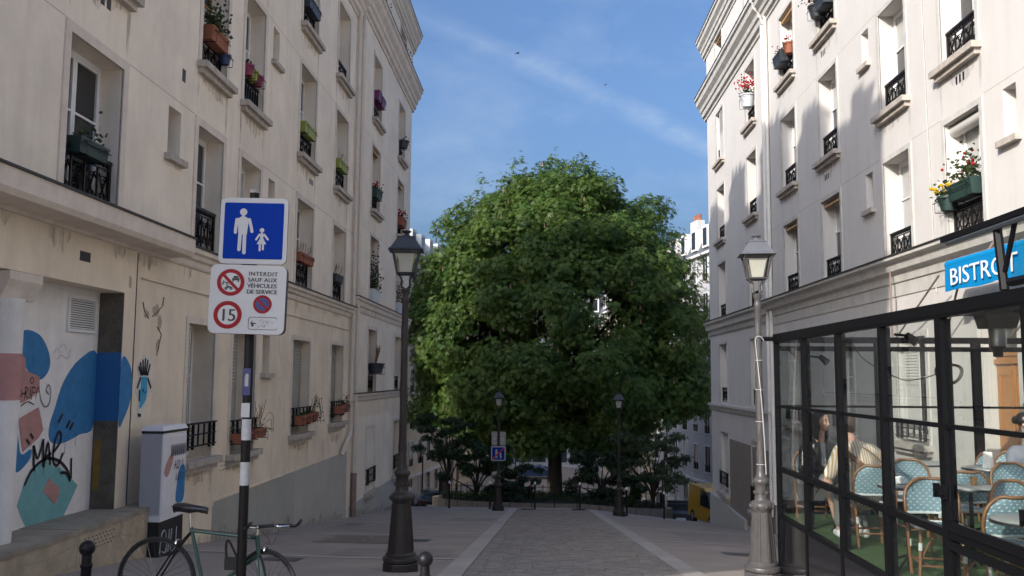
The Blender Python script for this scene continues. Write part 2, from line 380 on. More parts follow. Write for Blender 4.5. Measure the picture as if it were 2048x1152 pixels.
# ------------------------------------------------------------------ mesh helpers
class MB:
    def __init__(self): self.v = []; self.f = []; self.mi = []; self.cur = 0
    def add(self, vs, fs):
        o = len(self.v); self.v.extend([tuple(p) for p in vs])
        for f in fs: self.f.append(tuple(i + o for i in f)); self.mi.append(self.cur)
        return self
    def box(self, x0, x1, y0, y1, z0, z1):
        x0, x1 = min(x0, x1), max(x0, x1); y0, y1 = min(y0, y1), max(y0, y1); z0, z1 = min(z0, z1), max(z0, z1)
        return self.add([(x0,y0,z0),(x1,y0,z0),(x1,y1,z0),(x0,y1,z0),(x0,y0,z1),(x1,y0,z1),(x1,y1,z1),(x0,y1,z1)],
            [(0,3,2,1),(4,5,6,7),(0,1,5,4),(1,2,6,5),(2,3,7,6),(3,0,4,7)])
    def frustum(self, c, b, t, h, z0):
        (bx, by), (tx, ty) = b, t
        x, y = c
        return self.add([(x-bx,y-by,z0),(x+bx,y-by,z0),(x+bx,y+by,z0),(x-bx,y+by,z0),(x-tx,y-ty,z0+h),(x+tx,y-ty,z0+h),(x+tx,y+ty,z0+h),(x-tx,y+ty,z0+h)],
            [(0,3,2,1),(4,5,6,7),(0,1,5,4),(1,2,6,5),(2,3,7,6),(3,0,4,7)])
    def prism(self, pts, ext):
        n = len(pts); ext = Vector(ext); a = [Vector(p) for p in pts]; b = [p + ext for p in a]
        return self.add(a + b, [tuple(range(n))[::-1], tuple(range(n, 2*n))] + [(i, (i+1) % n, (i+1) % n + n, i + n) for i in range(n)])
    def poly(self, pts): return self.add(pts, [tuple(range(len(pts)))])
    def tube(self, pts, r, n=6, closed=False):
        pts = [Vector(p) for p in pts]; m = len(pts)
        rs = r if isinstance(r, (list, tuple)) else [r] * m
        vs = []; prev = None
        for i, p in enumerate(pts):
            if closed: t = pts[(i+1) % m] - pts[i-1]
            else: t = pts[min(i+1, m-1)] - pts[max(i-1, 0)]
            t = t.normalized() if t.length > 1e-9 else Vector((0,0,1))
            if prev is None:
                a = Vector((0,0,1)) if abs(t.z) < 0.9 else Vector((1,0,0))
                s = t.cross(a).normalized()
            else:
                s = prev - t * prev.dot(t); s = s.normalized() if s.length > 1e-6 else t.orthogonal().normalized()
            prev = s; q = t.cross(s)
            for k in range(n):
                an = 2*PI*k/n; vs.append(p + (s*math.cos(an) + q*math.sin(an)) * rs[i])
        fs = []
        for i in range(m if closed else m-1):
            j = (i+1) % m
            for k in range(n): fs.append((i*n+k, i*n+(k+1)%n, j*n+(k+1)%n, j*n+k))
        if not closed: fs += [tuple(range(n))[::-1], tuple((m-1)*n + k for k in range(n))]
        return self.add(vs, fs)
    def lathe(self, prof, n=16, c=(0,0), rot=0.0):
        vs = []; m = len(prof)
        for r, z in prof:
            for k in range(n):
                a = 2*PI*k/n + rot; vs.append((c[0]+r*math.cos(a), c[1]+r*math.sin(a), z))
        fs = [(i*n+k, i*n+(k+1)%n, (i+1)*n+(k+1)%n, (i+1)*n+k) for i in range(m-1) for k in range(n)]
        fs += [tuple(range(n))[::-1], tuple((m-1)*n+k for k in range(n))]
        return self.add(vs, fs)
    def ball(self, c, r, n=10, m=7):
        rx, ry, rz = r if isinstance(r, (tuple, list)) else (r, r, r)
        vs = [(c[0], c[1], c[2]-rz)]
        for i in range(1, m):
            a = -PI/2 + PI*i/m
            for k in range(n):
                b = 2*PI*k/n; vs.append((c[0]+rx*math.cos(a)*math.cos(b), c[1]+ry*math.cos(a)*math.sin(b), c[2]+rz*math.sin(a)))
        vs.append((c[0], c[1], c[2]+rz)); last = len(vs)-1
        fs = [(0, 1+(k+1)%n, 1+k) for k in range(n)]
        for i in range(m-2):
            for k in range(n): fs.append((1+i*n+k, 1+i*n+(k+1)%n, 1+(i+1)*n+(k+1)%n, 1+(i+1)*n+k))
        fs += [(last, 1+(m-2)*n+k, 1+(m-2)*n+(k+1)%n) for k in range(n)]
        return self.add(vs, fs)
    def mesh(self, name, mats, smooth=None):
        me = bpy.data.meshes.new(name); me.from_pydata(self.v, [], self.f)
        if not isinstance(mats, (list, tuple)): mats = [mats]
        for m in mats: me.materials.append(MATS[m] if isinstance(m, str) else m)
        if len(mats) > 1: me.polygons.foreach_set('material_index', self.mi)
        if smooth is not None:
            me.polygons.foreach_set('use_smooth', [True]*len(me.polygons))
            me.set_sharp_from_angle(angle=math.radians(smooth))
        me.update()
        return me
    def build(self, name, mats, parent=None, smooth=None, loc=None, rot=None):
        o = bpy.data.objects.new(name, self.mesh(name, mats, smooth)); COL.objects.link(o)
        if parent is not None: o.parent = parent
        if loc is not None: o.location = loc
        if rot is not None: o.rotation_euler = rot
        return o

def tag(o, label=None, cat=None, group=None, kind=None):
    if label: o['label'] = label
    if cat: o['category'] = cat
    if group: o['group'] = group
    if kind: o['kind'] = kind
    return o
def empty(name, loc=(0,0,0), rz=0.0):
    o = bpy.data.objects.new(name, None); COL.objects.link(o)
    o.location = loc; o.rotation_euler = (0, 0, rz); o.empty_display_size = 0.2
    return o
def link_mesh(name, me, parent=None, loc=(0,0,0), rot=(0,0,0), scale=(1,1,1)):
    o = bpy.data.objects.new(name, me); COL.objects.link(o)
    if parent is not None: o.parent = parent
    o.location = loc; o.rotation_euler = rot; o.scale = scale
    return o
def copy_tree(o, parent=None):
    c = o.copy(); COL.objects.link(c); c.parent = parent
    for ch in list(o.children): copy_tree(ch, c)
    return c
def sstep(a, b, x):
    t = max(0.0, min(1.0, (x-a)/(b-a))); return t*t*(3-2*t)
def arc(c, r, a0, a1, n, ax=(1,0,0), ay=(0,0,1)):
    c = Vector(c); ax = Vector(ax); ay = Vector(ay)
    return [c + (ax*math.cos(a0+(a1-a0)*i/n) + ay*math.sin(a0+(a1-a0)*i/n))*r for i in range(n+1)]
def spline(pts, k=6):
    pts = [Vector(p) for p in pts]; out = []
    for i in range(len(pts)-1):
        p0 = pts[max(i-1,0)]; p1 = pts[i]; p2 = pts[i+1]; p3 = pts[min(i+2, len(pts)-1)]
        for j in range(k):
            t = j/k
            out.append(0.5*((2*p1) + (p2-p0)*t + (2*p0-5*p1+4*p2-p3)*t*t + (3*p1-p0-3*p2+p3)*t*t*t))
    out.append(pts[-1]); return out
def text_mesh(name, body, size, material, extrude=0.001, align='LEFT', spacing=1.0, shear=0.0):
    cu = bpy.data.curves.new(name, 'FONT'); cu.body = body; cu.size = size; cu.extrude = extrude
    cu.align_x = align; cu.space_character = spacing; cu.shear = shear; cu.resolution_u = 3
    o = bpy.data.objects.new(name, cu); COL.objects.link(o)
    dg = bpy.context.evaluated_depsgraph_get()
    me = bpy.data.meshes.new_from_object(o.evaluated_get(dg))
    bpy.data.objects.remove(o); bpy.data.curves.remove(cu)
    me.materials.clear(); me.materials.append(MATS[material]); me.name = name
    return me
def remesh(mb, name, material, parent, voxel=0.012, smooth_it=4, loc=None, rot=None):
    me = mb.mesh(name, material)
    o = bpy.data.objects.new(name, me); COL.objects.link(o)
    r = o.modifiers.new('r', 'REMESH'); r.mode = 'VOXEL'; r.voxel_size = voxel
    s = o.modifiers.new('s', 'SMOOTH'); s.iterations = smooth_it; s.factor = 0.5
    dg = bpy.context.evaluated_depsgraph_get()
    nm = bpy.data.meshes.new_from_object(o.evaluated_get(dg))
    o.modifiers.clear(); o.data = nm; bpy.data.meshes.remove(me); nm.name = name
    nm.polygons.foreach_set('use_smooth', [True]*len(nm.polygons))
    if not nm.materials: nm.materials.append(MATS[material])
    if parent is not None: o.parent = parent
    if loc is not None: o.location = loc
    if rot is not None: o.rotation_euler = rot
    return o

# ------------------------------------------------------------------ ground
def gz(x, y):
    if y < 8: z = 0.44 - 0.11*y if y > 6.5 else (0.0 if y < 1.5 else -0.275*((y-1.5)/5.0)**2)
    else: z = 0.44 - 0.11*y
    if y > 37: z = -3.63 - 0.15*(y-37)
    if y > 70: z = -8.58 - 0.15*(7.5)*(1-math.exp(-(y-70)/7.5))*0.5
    if x > 1.5: z -= min((x-1.5)/5.0, 1.6) * (0.22 + 0.28*sstep(20, 36, y)) * sstep(4, 8, y)
    if x < -3: z += 0.035*min(-x-3, 4) * sstep(3, 8, y) * (1-sstep(13, 18, y))
    return z
WL, WR = -5.6, 6.8
xs = [-400, -200, -100, -60, -40, -25, -18] + [ -14 + i for i in range(0, 30)] + [18, 25, 40, 60, 100, 200, 400]
ys = [-300, -100, -40, -15, -5] + [i*0.75 for i in range(0, 120)] + [92, 96, 102, 110, 125, 150, 200, 300, 500, 800]
mb = MB()
mb.v = [(x, y, gz(x, y)) for y in ys for x in xs]
nx_ = len(xs)
mb.f = [(j*nx_+i, j*nx_+i+1, (j+1)*nx_+i+1, (j+1)*nx_+i) for j in range(len(ys)-1) for i in range(nx_-1)]
mb.mi = [0]*len(mb.f)
ground = tag(mb.build('ground', 'asphalt', smooth=60), 'grey asphalt street sloping down towards the big tree', kind='structure')
# paved strip down the middle: bed, stones, granite edge slabs
SX0, SX1, SY0, SY1 = -0.95, 1.75, 6.0, 35.0
mb = MB(); n = 60
vs = []; 
for i in range(n+1):
    y = SY0 + (SY1-SY0)*i/n
    for x in (SX0-0.28, 0.4, SX1+0.28): vs.append((x, y, gz(x, y)+0.006))
mb.add(vs, [(i*3+k, i*3+k+1, i*3+k+4, i*3+k+3) for i in range(n) for k in (0, 1)])
strip = tag(mb.build('paved_path', 'paver_joint'), 'strip of small worn paving stones between two granite bands', kind='structure')
paver_me = []
for i, m in enumerate(('paver_a', 'paver_b', 'paver_c', 'paver_a', 'paver_b', 'paver_c')):
    b = MB(); rr = random.Random(i)
    j = lambda s=0.006: rr.uniform(-s, s)
    hx, hy = 0.5, 0.5
    base = [(-hx, -hy, -0.5), (hx, -hy, -0.5), (hx, hy, -0.5), (-hx, hy, -0.5)]
    e = 0.04
    mid = [(-hx, -hy, 0.45), (hx, -hy, 0.45), (hx, hy, 0.45), (-hx, hy, 0.45)]
    top = [(-hx+e+j(.02), -hy+e*1.6, 1.0), (hx-e, -hy+e*1.6+j(.02), 1.0), (hx-e+j(.02), hy-e*1.6, 1.0), (-hx+e, hy-e*1.6, 1.0)]
    b.add(base+mid+top, [(0,1,5,4),(1,2,6,5),(2,3,7,6),(3,0,4,7),(4,5,9,8),(5,6,10,9),(6,7,11,10),(7,4,8,11),(8,9,10,11)])
    paver_me.append(b.mesh('paver', m))
rows = []
y = SY0
while y < SY1 - 0.1:
    d = random.uniform(0.105, 0.135); rows.append((y, d)); y += d
stones = []
for r, (y, d) in enumerate(rows):
    x = SX0
    while x < SX1 - 0.03:
        w = random.uniform(0.15, 0.25)
        if SX1 - x - w < 0.10: w = SX1 - x
        stones.append((x, y, w, d)); x += w
near = [s for s in stones if 10.4 <= s[1]]
near_set = set(near[:300])
rest = {0: MB(), 1: MB(), 2: MB()}
for s in stones:
    x, y, w, d = s
    cx, cy = x + w/2, y + d/2
    h = random.uniform(0.006, 0.016)
    z = gz(cx, cy) + 0.006
    if s in near_set:
        o = link_mesh('paver', random.choice(paver_me), strip, (cx, cy, z), (math.atan(-0.11)+random.uniform(-.02,.02), random.uniform(-.02,.02), random.uniform(-.02,.02)), (w-0.010, d-0.010, h))
    else:
        m = rest[random.randrange(3)]
        g = 0.005; e = 0.008
        m.add([(x+g, y+g, gz(cx,y)+.005), (x+w-g, y+g, gz(cx,y)+.005), (x+w-g, y+d-g, gz(cx,y+d)+.005), (x+g, y+d-g, gz(cx,y+d)+.005),
               (x+g+e, y+g+e, gz(cx,y)+.006+h), (x+w-g-e, y+g+e, gz(cx,y)+.006+h+random.uniform(-.003,.003)), (x+w-g-e, y+d-g-e, gz(cx,y+d)+.006+h), (x+g+e, y+d-g-e, gz(cx,y+d)+.006+h)],
              [(0,1,5,4),(1,2,6,5),(2,3,7,6),(3,0,4,7),(4,5,6,7)])
for k in rest:
    tag(rest[k].build('paving_stones', ('paver_a', 'paver_b', 'paver_c')[k], strip), kind='stuff')
slab_me = {}
for side, xa, xb in (('L', SX0-0.28, SX0-0.004), ('R', SX1+0.004, SX1+0.28)):
    y = SY0; i = 0
    while y < SY1:
        L = 0.9 + 0.25*random.random(); y2 = min(y+L, SY1)
        b = MB(); zc = gz((xa+xb)/2, y); zd = gz((xa+xb)/2, y2)
        b.prism([(xa, y+.004, zc-.02), (xb, y+.004, zc-.02), (xb, y+.004, zc+.022), (xa, y+.004, zc+.022)], (0, y2-y-.008, zd-zc))
        b.build('granite_slab', ('granite', 'granite_b')[random.randrange(2)], strip); y = y2; i += 1
# thin granite lines across the pavements and a drain grid at the strip's end
for yl, s in ((13.2, -1), (18.6, -1), (23.8, -1), (27.5, -1), (18.3, 1), (23.5, 1), (29.0, 1)):
    b = MB(); xa, xb = ((WL+0.02, SX0-0.29) if s < 0 else (SX1+0.29, WR-0.02)); m = 12
    vs = []
    for i in range(m+1):
        x = xa + (xb-xa)*i/m
        vs += [(x, yl-.06, gz(x, yl-.06)+.008), (x, yl+.06, gz(x, yl+.06)+.008)]
    b.add(vs, [(2*i, 2*i+2, 2*i+3, 2*i+1) for i in range(m)])
    b.build('joint_line', 'granite_line', ground)
b = MB()   # worn patch of older slabs in the left pavement
for i in range(5):
    for k in range(2):
        x0 = -4.1 + k*0.75 + 0.1*(i % 2); y0 = 16.1 + i*0.42
        b.add([(x0, y0, gz(x0,y0)+.007), (x0+.70, y0, gz(x0,y0)+.007), (x0+.70, y0+.36, gz(x0,y0+.36)+.007), (x0, y0+.36, gz(x0,y0+.36)+.007)], [(0,1,2,3)])
b.build('paving_patch', 'kerb', ground)
for xd in (-0.55, 1.35):
    b = MB(); zd = gz(xd, 34.0)
    b.box(xd-.25, xd+.25, 33.8, 34.2, zd-.02, zd+.03)
    b.build('drain_cover', 'iron_black', ground)

# ------------------------------------------------------------------ railing patterns (unit: width 1, height 1, in the u-z plane)
def scroll(b, cx, cz, r, flip=1, t=0.014, turns=1.25):
    pts = []
    for i in range(15):
        a = i/14*turns*2*PI; rr = r*(1-0.72*i/14)
        pts.append((0, cx+flip*rr*math.cos(a), cz+rr*math.sin(a)))
    b.tube(pts, t, 3)
def railing_mesh(kind):
    b = MB(); t = 0.016
    if kind == 'ornate':
        for z, tt in ((0.98, 0.032), (0.84, 0.014), (0.10, 0.018)): b.box(-tt, tt, 0, 1, z-tt, z+tt)
        for u in (0.02, 0.98): b.box(-.02, .02, u-.02, u+.02, 0, 1.0)
        for u in (0.25, 0.5, 0.75): b.box(-.012, .012, u-.010, u+.010, 0.1, 0.84)
        for c in (0.135, 0.375, 0.625, 0.865):
            scroll(b, c, 0.62, 0.105, 1); scroll(b, c, 0.30, 0.105, -1)
            b.tube([(0, c-.08, .2), (0, c, .46), (0, c+.08, .74)], 0.014, 3)
            b.tube([(0, c+.08, .2), (0, c, .46), (0, c-.08, .74)], 0.014, 3)
        for i in range(12): b.ball((0, 0.045+i*0.083, 0.91), 0.035, 6, 4)
    elif kind == 'bars':
        for z, tt in ((0.97, 0.03), (0.55, 0.02), (0.12, 0.025)): b.box(-tt, tt, -.06, 1.06, z-tt, z+tt)
        for u in (0.0, 0.18, 0.82, 1.0): b.box(-.02, .02, u-.012, u+.012, 0, 1.0)
        for u in (0.09, 0.91):
            b.tube(arc((0, u, 0.76), 0.06, 0, 2*PI, 10, (0,1,0)), 0.012, 3); b.tube(arc((0, u, 0.34), 0.07, 0, 2*PI, 10, (0,1,0)), 0.012, 3)
        for u in (0.38, 0.6): b.box(-.012, .012, u-.008, u+.008, .12, .97)
    else:
        for z, tt in ((0.97, 0.03), (0.08, 0.02)): b.box(-tt, tt, 0, 1, z-tt, z+tt)
        for i in range(9): b.box(-.012, .012, i/8-.012, i/8+.012, 0.0, 0.97)
        for i in range(8):
            b.tube([(0, i/8, .95), (0, (i+.5)/8, .55), (0, (i+1)/8, .95)], 0.012, 3)
            b.tube([(0, i/8, .15), (0, (i+.5)/8, .55), (0, (i+1)/8, .15)], 0.012, 3)
    return b.mesh('railing', 'iron_black')
RAIL = {k: railing_mesh(k) for k in ('ornate', 'bars', 'lattice')}
pb = MB(); pb.box(-0.006, 0.006, 0, 1, 0, 1)
PANE = {k: pb.mesh('pane', k) for k in ('pane_dark', 'pane_curtain', 'pane_stripe', 'pane_red', 'door_glass', 'shop_glass')}

class Facade:
    """A plane street wall at x = W. nx = +1 faces +x, -1 faces -x; d > 0 goes into the wall."""
    def __init__(self, name, W, nx, y0, y1, label):
        self.W, self.nx, self.y0, self.y1 = W, nx, y0, y1
        self.root = empty(name, (W, (y0+y1)/2, gz(W, (y0+y1)/2)))
        tag(self.root, label, 'building'); self.holes = []
        self.inv = -self.root.location
    def X(self, d): return self.W - self.nx*d
    def part(self, name, b, m, parent=None, smooth=None):
        o = b.build(name, m, parent or self.root, smooth)
        o.location = self.inv if parent is None else (0, 0, 0)
        return o
    def bar(self, b, y0, y1, d0, d1, z0, z1): b.box(self.X(d0), self.X(d1), y0, y1, z0, z1)
    def wall(self, name, y0, y1, z0, z1, m, proud=0.0, back=0.6):
        hs = [h for h in self.holes if h[0] < y1 and h[1] > y0 and h[2] < z1 and h[3] > z0]
        Y = sorted({y0, y1} | {min(max(v, y0), y1) for h in hs for v in h[:2]})
        Z = sorted({z0, z1} | {min(max(v, z0), z1) for h in hs for v in h[2:4]})
        b = MB(); x = self.X(-proud)
        for i in range(len(Y)-1):
            # merge cells vertically where open run is solid
            k = 0
            while k < len(Z)-1:
                cy = (Y[i]+Y[i+1])/2
                def solid(kk):
                    cz = (Z[kk]+Z[kk+1])/2
                    return not any(h[0] < cy < h[1] and h[2] < cz < h[3] for h in hs)
                if not solid(k): k += 1; continue
                k2 = k
                while k2+1 < len(Z)-1 and solid(k2+1): k2 += 1
                q = [(x, Y[i], Z[k]), (x, Y[i+1], Z[k]), (x, Y[i+1], Z[k2+1]), (x, Y[i], Z[k2+1])]
                b.poly(q if self.nx > 0 else q[::-1]); k = k2+1
        for h in hs:
            a0, a1, c0, c1 = max(h[0], y0), min(h[1], y1), max(h[2], z0), min(h[3], z1); dd = h[4]
            xi = self.X(dd)
            for q in ([(x,a0,c0),(xi,a0,c0),(xi,a0,c1),(x,a0,c1)], [(x,a1,c0),(xi,a1,c0),(xi,a1,c1),(x,a1,c1)],
                      [(x,a0,c1),(x,a1,c1),(xi,a1,c1),(xi,a0,c1)], [(x,a0,c0),(x,a1,c0),(xi,a1,c0),(xi,a0,c0)]):
                b.poly(q)
        xb = self.X(back)
        for yy in (y0, y1): b.poly([(x, yy, z0), (xb, yy, z0), (xb, yy, z1), (x, yy, z1)])
        b.poly([(x, y0, z1), (x, y1, z1), (xb, y1, z1), (xb, y0, z1)])
        return self.part(name, b, m)
    def window(self, y0, y1, z0, z1, depth=0.30, frame='window_white', panes=('pane_dark',), rail=None, railh=0.5, raild=0.10, sill=None, surround=None, transom=0.62, single=False, shade=None, sillmat='stone_sill', shutter=None, rz0=None):
        self.holes.append((y0, y1, z0, z1, depth+0.08))
        b = MB(); f = 0.055; d0, d1 = depth, depth+0.07
        B = lambda *a: self.bar(b, *a)
        B(y0, y1, d0, d1, z1-f, z1); B(y0, y1, d0, d1, z0, z0+f); B(y0, y0+f, d0, d1, z0+f, z1-f); B(y1-f, y1, d0, d1, z0+f, z1-f)
        s = 0.05
        ycs = [(y0+f, y1-f)] if single else [(y0+f, (y0+y1)/2), ((y0+y1)/2, y1-f)]
        rects = []
        zt = z0 + (z1-z0)*transom
        for ya, yb in ycs:
            B(ya+.003, ya+s, d0-.015, d1-.012, z0+f+.003, z1-f-.003); B(yb-s, yb-.003, d0-.015, d1-.012, z0+f+.003, z1-f-.003)
            B(ya+s, yb-s, d0-.014, d1-.012, z0+f+.003, z0+f+s+.05); B(ya+s, yb-s, d0-.014, d1-.012, z1-f-s, z1-f-.003)
            if transom < 0.95:
                B(ya+s, yb-s, d0-.013, d1-.014, zt-.015, zt+.015)
                rects += [(ya+s, yb-s, z0+f+s+.05, zt-.015), (ya+s, yb-s, zt+.015, z1-f-s)]
            else: rects.append((ya+s, yb-s, z0+f+s+.05, z1-f-s))
        w = self.part('window', b, frame)
        for i, (ya, yb, za, zb) in enumerate(rects):
            link_mesh('pane', PANE[panes[i % len(panes)]], w, (self.X(d0+.02), ya, za), (0,0,0), (1, yb-ya, zb-za))
        b = MB()
        self.bar(b, y0-.3, y1+.3, depth+0.079, depth+0.5, z0-.1, z1+.1)
        if sill:
            sb = MB(); pr = sill
            if sill == 'small':
                self.bar(sb, y0-.10, y1+.10, -0.10, 0.02, z0-0.09, z0+0.004)
            else:
                self.bar(sb, y0-.16, y1+.16, -0.17, 0.02, z0-0.10, z0+0.005)
                self.bar(sb, y0-.10, y1+.10, -0.10, 0.02, z0-0.19, z0-0.10)
            self.part('sill', sb, sillmat, w)
        if surround:
            sb = MB(); t = surround
            for a in ((y0-t, y0, z0, z1+t), (y1, y1+t, z0, z1+t)): self.bar(sb, a[0], a[1], -0.02, 0.01, a[2], a[3])
            self.bar(sb, y0, y1, -0.02, 0.01, z1, z1+t)
            self.part('surround', sb, self.trim, w)
        if rail:
            zr = (z0 if rz0 is None else rz0)
            link_mesh('railing', RAIL[rail], w, (self.X(raild), y0+.02, zr+.03), (0,0,0), (1, y1-y0-.04, railh))
        if shade:
            sb = MB()
            if shade == 'roll':
                pts = [(self.X(-0.02 if k < 0 else 0.2), 0, 0) for k in (0,)]
                sb.tube([(self.X(0.16), y0+.01, z1-.11), (self.X(0.16), y1-.01, z1-.11)], 0.10, 10)
                self.part('roller_shutter_box', sb, 'shutter_roll', w, smooth=50)
            else:
                sb.prism([(self.X(.26), y0+.02, z1-.02), (self.X(.05), y0+.02, z1-.10), (self.X(.05), y0+.02, z1-.15), (self.X(.26), y0+.02, z1-.07)], (0, y1-y0-.04, 0))
                self.part('blind', sb, 'awning_tan', w)
        if shutter:
            for (ya, yb, dd, mt) in shutter: self.shutter_leaf(w, ya, yb, z0+.04, z1-.03, dd, mt)
        return w
    def shutter_leaf(self, w, ya, yb, z0, z1, d, mt):
        b = MB(); B = lambda *a: self.bar(b, *a)
        zs = z0 + (z1-z0)*0.56
        B(ya, yb, d, d+.012, z0, z1)
        for y in (ya, yb-.035): B(y, y+.035, d-.012, d-.0005, z0, z1)
        for z in (z0, zs-.03, z1-.04): B(ya+.036, yb-.036, d-.012, d-.0005, z, z+.04)
        nsl = 14
        for i in range(nsl):
            z = zs+.02+(z1-.06-zs)*i/nsl; h = (z1-.06-zs)/nsl
            x0, x1 = self.X(d-.016), self.X(d-.001)
            b.add([(x1, ya+.04, z), (x1, yb-.04, z), (x0, yb-.04, z+h*.25), (x0, ya+.04, z+h*.25), (x1, yb-.04, z+h*.8), (x1, ya+.04, z+h*.8)], [(0,1,2,3), (3,2,4,5)])
        self.part('shutter', b, mt, w)
    def plain_part(self, name, bars, m):
        b = MB()
        for a in bars: self.bar(b, *a)
        return self.part(name, b, m)
    def moulding(self, name, y0, y1, prof, m, cap=None):
        """prof: list of (proud, z) from top to bottom, swept along y"""
        b = MB(); n = len(prof)
        for yy in (y0, y1):
            b.v += [(self.X(-p), yy, z) for p, z in prof] + [(self.X(0.05), yy, prof[-1][1]), (self.X(0.05), yy, prof[0][1])]
        k = n+2
        b.f = [(i, (i+1) % k, (i+1) % k + k, i + k) for i in range(k)] + [tuple(range(k)), tuple(range(k, 2*k))[::-1]]
        b.mi = [0]*len(b.f)
        o = self.part(name, b, m)
        if cap:
            cb = MB(); z = prof[0][1]; p = max(q[0] for q in prof)
            self.bar(cb, y0-.01, y1+.01, -p-.025, 0.0, z+.002, z+.028)
            self.part('flashing', cb, cap)
        return o
CORNICE = lambda zt, h, p: [(p, zt), (p, zt-.12*h), (p*.86, zt-.16*h), (p*.80, zt-.34*h), (p*.52, zt-.48*h), (p*.46, zt-.62*h), (p*.34, zt-.66*h), (p*.30, zt-.84*h), (p*.12, zt-.88*h), (p*.10, zt-h)]

# ---- left building A (near), facing +x
A = Facade('apartment_building', WL, 1, 2.45, 26.1, 'beige plaster apartment building with a painted portal behind the pedestrian sign')
A.trim = 'trim_left'
colsA = [(10.06, 11.40), (14.0, 15.15), (16.07, 17.22), (19.9, 21.3), (23.45, 24.88)]
Dk, Cu = 'pane_dark', 'pane_curtain'
for i, (a, c) in enumerate(colsA):
    pn = [(Dk,), (Dk, Dk), (Dk, Cu), (Dk,), (Dk, Cu)][i]
    A.window(a, c, 3.62, 5.65, panes=pn, rail='ornate', railh=0.72, surround=0.13)
    A.window(a, c, 6.68, 8.83, panes=(Dk, Dk, Cu), rail='ornate' if i != 2 else 'lattice', railh=0.55, surround=0.12, sill='big', frame='window_wood' if i == 1 else 'window_white')
    A.window(a, c, 9.77, 11.88, panes=(Dk, Cu), rail='ornate', railh=0.55, surround=0.12, sill='big')
for a, c in ((12.87, 13.33), (17.77, 18.22)):
    for z0, z1 in ((4.88, 5.63), (8.10, 8.84), (11.2, 11.9)):
        A.window(a, c, z0, z1, depth=0.34, panes=(Dk,), sill='small', single=True, transom=1.0)
gsh = 'shutter_metal'
A.window(13.95, 15.10, 0.26, 2.43, depth=0.36, rail='bars', railh=0.42, raild=-0.06, rz0=0.40, sill='big', surround=0.10, panes=(Dk,), shutter=[(13.97, 14.30, 0.10, 'shutter_cream')])
A.window(16.0, 17.30, 0.20, 2.43, depth=0.36, rail='bars', railh=0.42, raild=-0.06, rz0=0.36, sill='big', surround=0.10, panes=(Dk,), shutter=[(16.06, 16.72, 0.16, gsh)])
A.window(17.75, 18.22, 1.66, 2.42, depth=0.30, sill='small', single=True, transom=1.0)
A.window(19.9, 21.35, 0.30, 2.43, depth=0.30, rail='bars', railh=0.42, raild=-0.06, rz0=0.45, sill='big', surround=0.10, shutter=[(19.93, 20.62, 0.20, gsh), (20.64, 21.32, 0.20, gsh)])
A.window(23.55, 24.95, 0.38, 2.45, depth=0.30, rail='bars', railh=0.42, raild=-0.06, rz0=0.50, sill='big', surround=0.10, shutter=[(23.58, 24.24, 0.20, gsh), (24.26, 24.92, 0.20, gsh)])
A.holes.append((6.4, 11.76, -0.17, 2.70, 0.34))
A.wall('upper_wall', 2.45, 26.1, 3.38, 15.9, 'plaster_left', back=6)
A.wall('ground_wall', 2.45, 26.1, -3.2, 3.38, 'plaster_left_low', back=6)
A.plain_part('portal_back_wall', [(6.38, 11.78, 0.33, 0.45, -0.25, 2.75)], 'mural_white')
A.moulding('ledge', 13.05, 26.0, [(0.16, 3.60), (0.16, 3.53), (0.11, 3.50), (0.10, 3.44), (0.05, 3.41), (0.04, 3.33), (0.02, 3.30)], 'trim_left', 'flash_dark')
A.moulding('thick_ledge', 2.4, 13.05, [(0.42, 3.62), (0.42, 3.42), (0.38, 3.36), (0.06, 3.34), (0.04, 3.30)], 'trim_left', 'flash_dark')
A.moulding('cornice', 2.45, 26.05, CORNICE(13.1, 0.75, 0.42), 'trim_left', 'zinc')
A.moulding('top_cornice', 2.45, 26.05, CORNICE(16.3, 0.6, 0.38), 'trim_left', 'zinc')
for z in (5.78, 8.92, 11.98):   # scored joints at the window heads
    A.plain_part('wall_joint', [(2.5, 9.92, -.001, .006, z, z+.012), (11.55, 13.85, -.001, .006, z, z+.012), (17.36, 19.76, -.001, .006, z, z+.012), (21.44, 23.3, -.001, .006, z, z+.012), (25.04, 26.0, -.001, .006, z, z+.012)], 'stone_sill')
A.plain_part('wall_seam', [(12.08, 12.11, -.002, .01, -0.15, 3.28)], 'black_ink')
A.plain_part('plinth_paint', [(15.3, 20.4, -.006, .01, -3.0, -0.53)], 'grey_paint')
A.plain_part('plinth_paint', [(20.4, 25.8, -.006, .01, -3.3, -0.53)], 'grey_paint_pale')
A.plain_part('plinth_band', [(12.6, 15.3, -.02, .01, -0.60, -0.50), (15.3, 19.5, -.02, .01, -0.535, -0.50)], 'plaster_left_low')
A.plain_part('wall_vent', [(13.3, 13.42, -.004, .01, 6.15, 6.35)], 'black_ink')
for k in range(3): A.plain_part('vent_hole', [(10.55+.16*k, 10.65+.16*k, -.004, .01, 6.28, 6.43)], 'black_ink')
A.plain_part('vent_hole', [(10.55, 10.80, -.004, .01, 2.98, 3.10)], 'black_ink')
for k in range(3): A.plain_part('vent_hole', [(20.9+.12*k, 20.97+.12*k, -.004, .01, 6.2, 6.33)], 'black_ink')
def perforations(y, z, nyy, nzz):
    b = MB()
    for i in range(nyy):
        for j in range(nzz): A.bar(b, y+i*.085+.04*(j % 2), y+i*.085+.04*(j % 2)+.022, -.003, .01, z+j*.075, z+j*.075+.022)
    A.part('perforated_vent', b, 'black_ink')
perforations(12.95+.6, -0.05, 5, 3); perforations(15.6, -0.05, 6, 3)
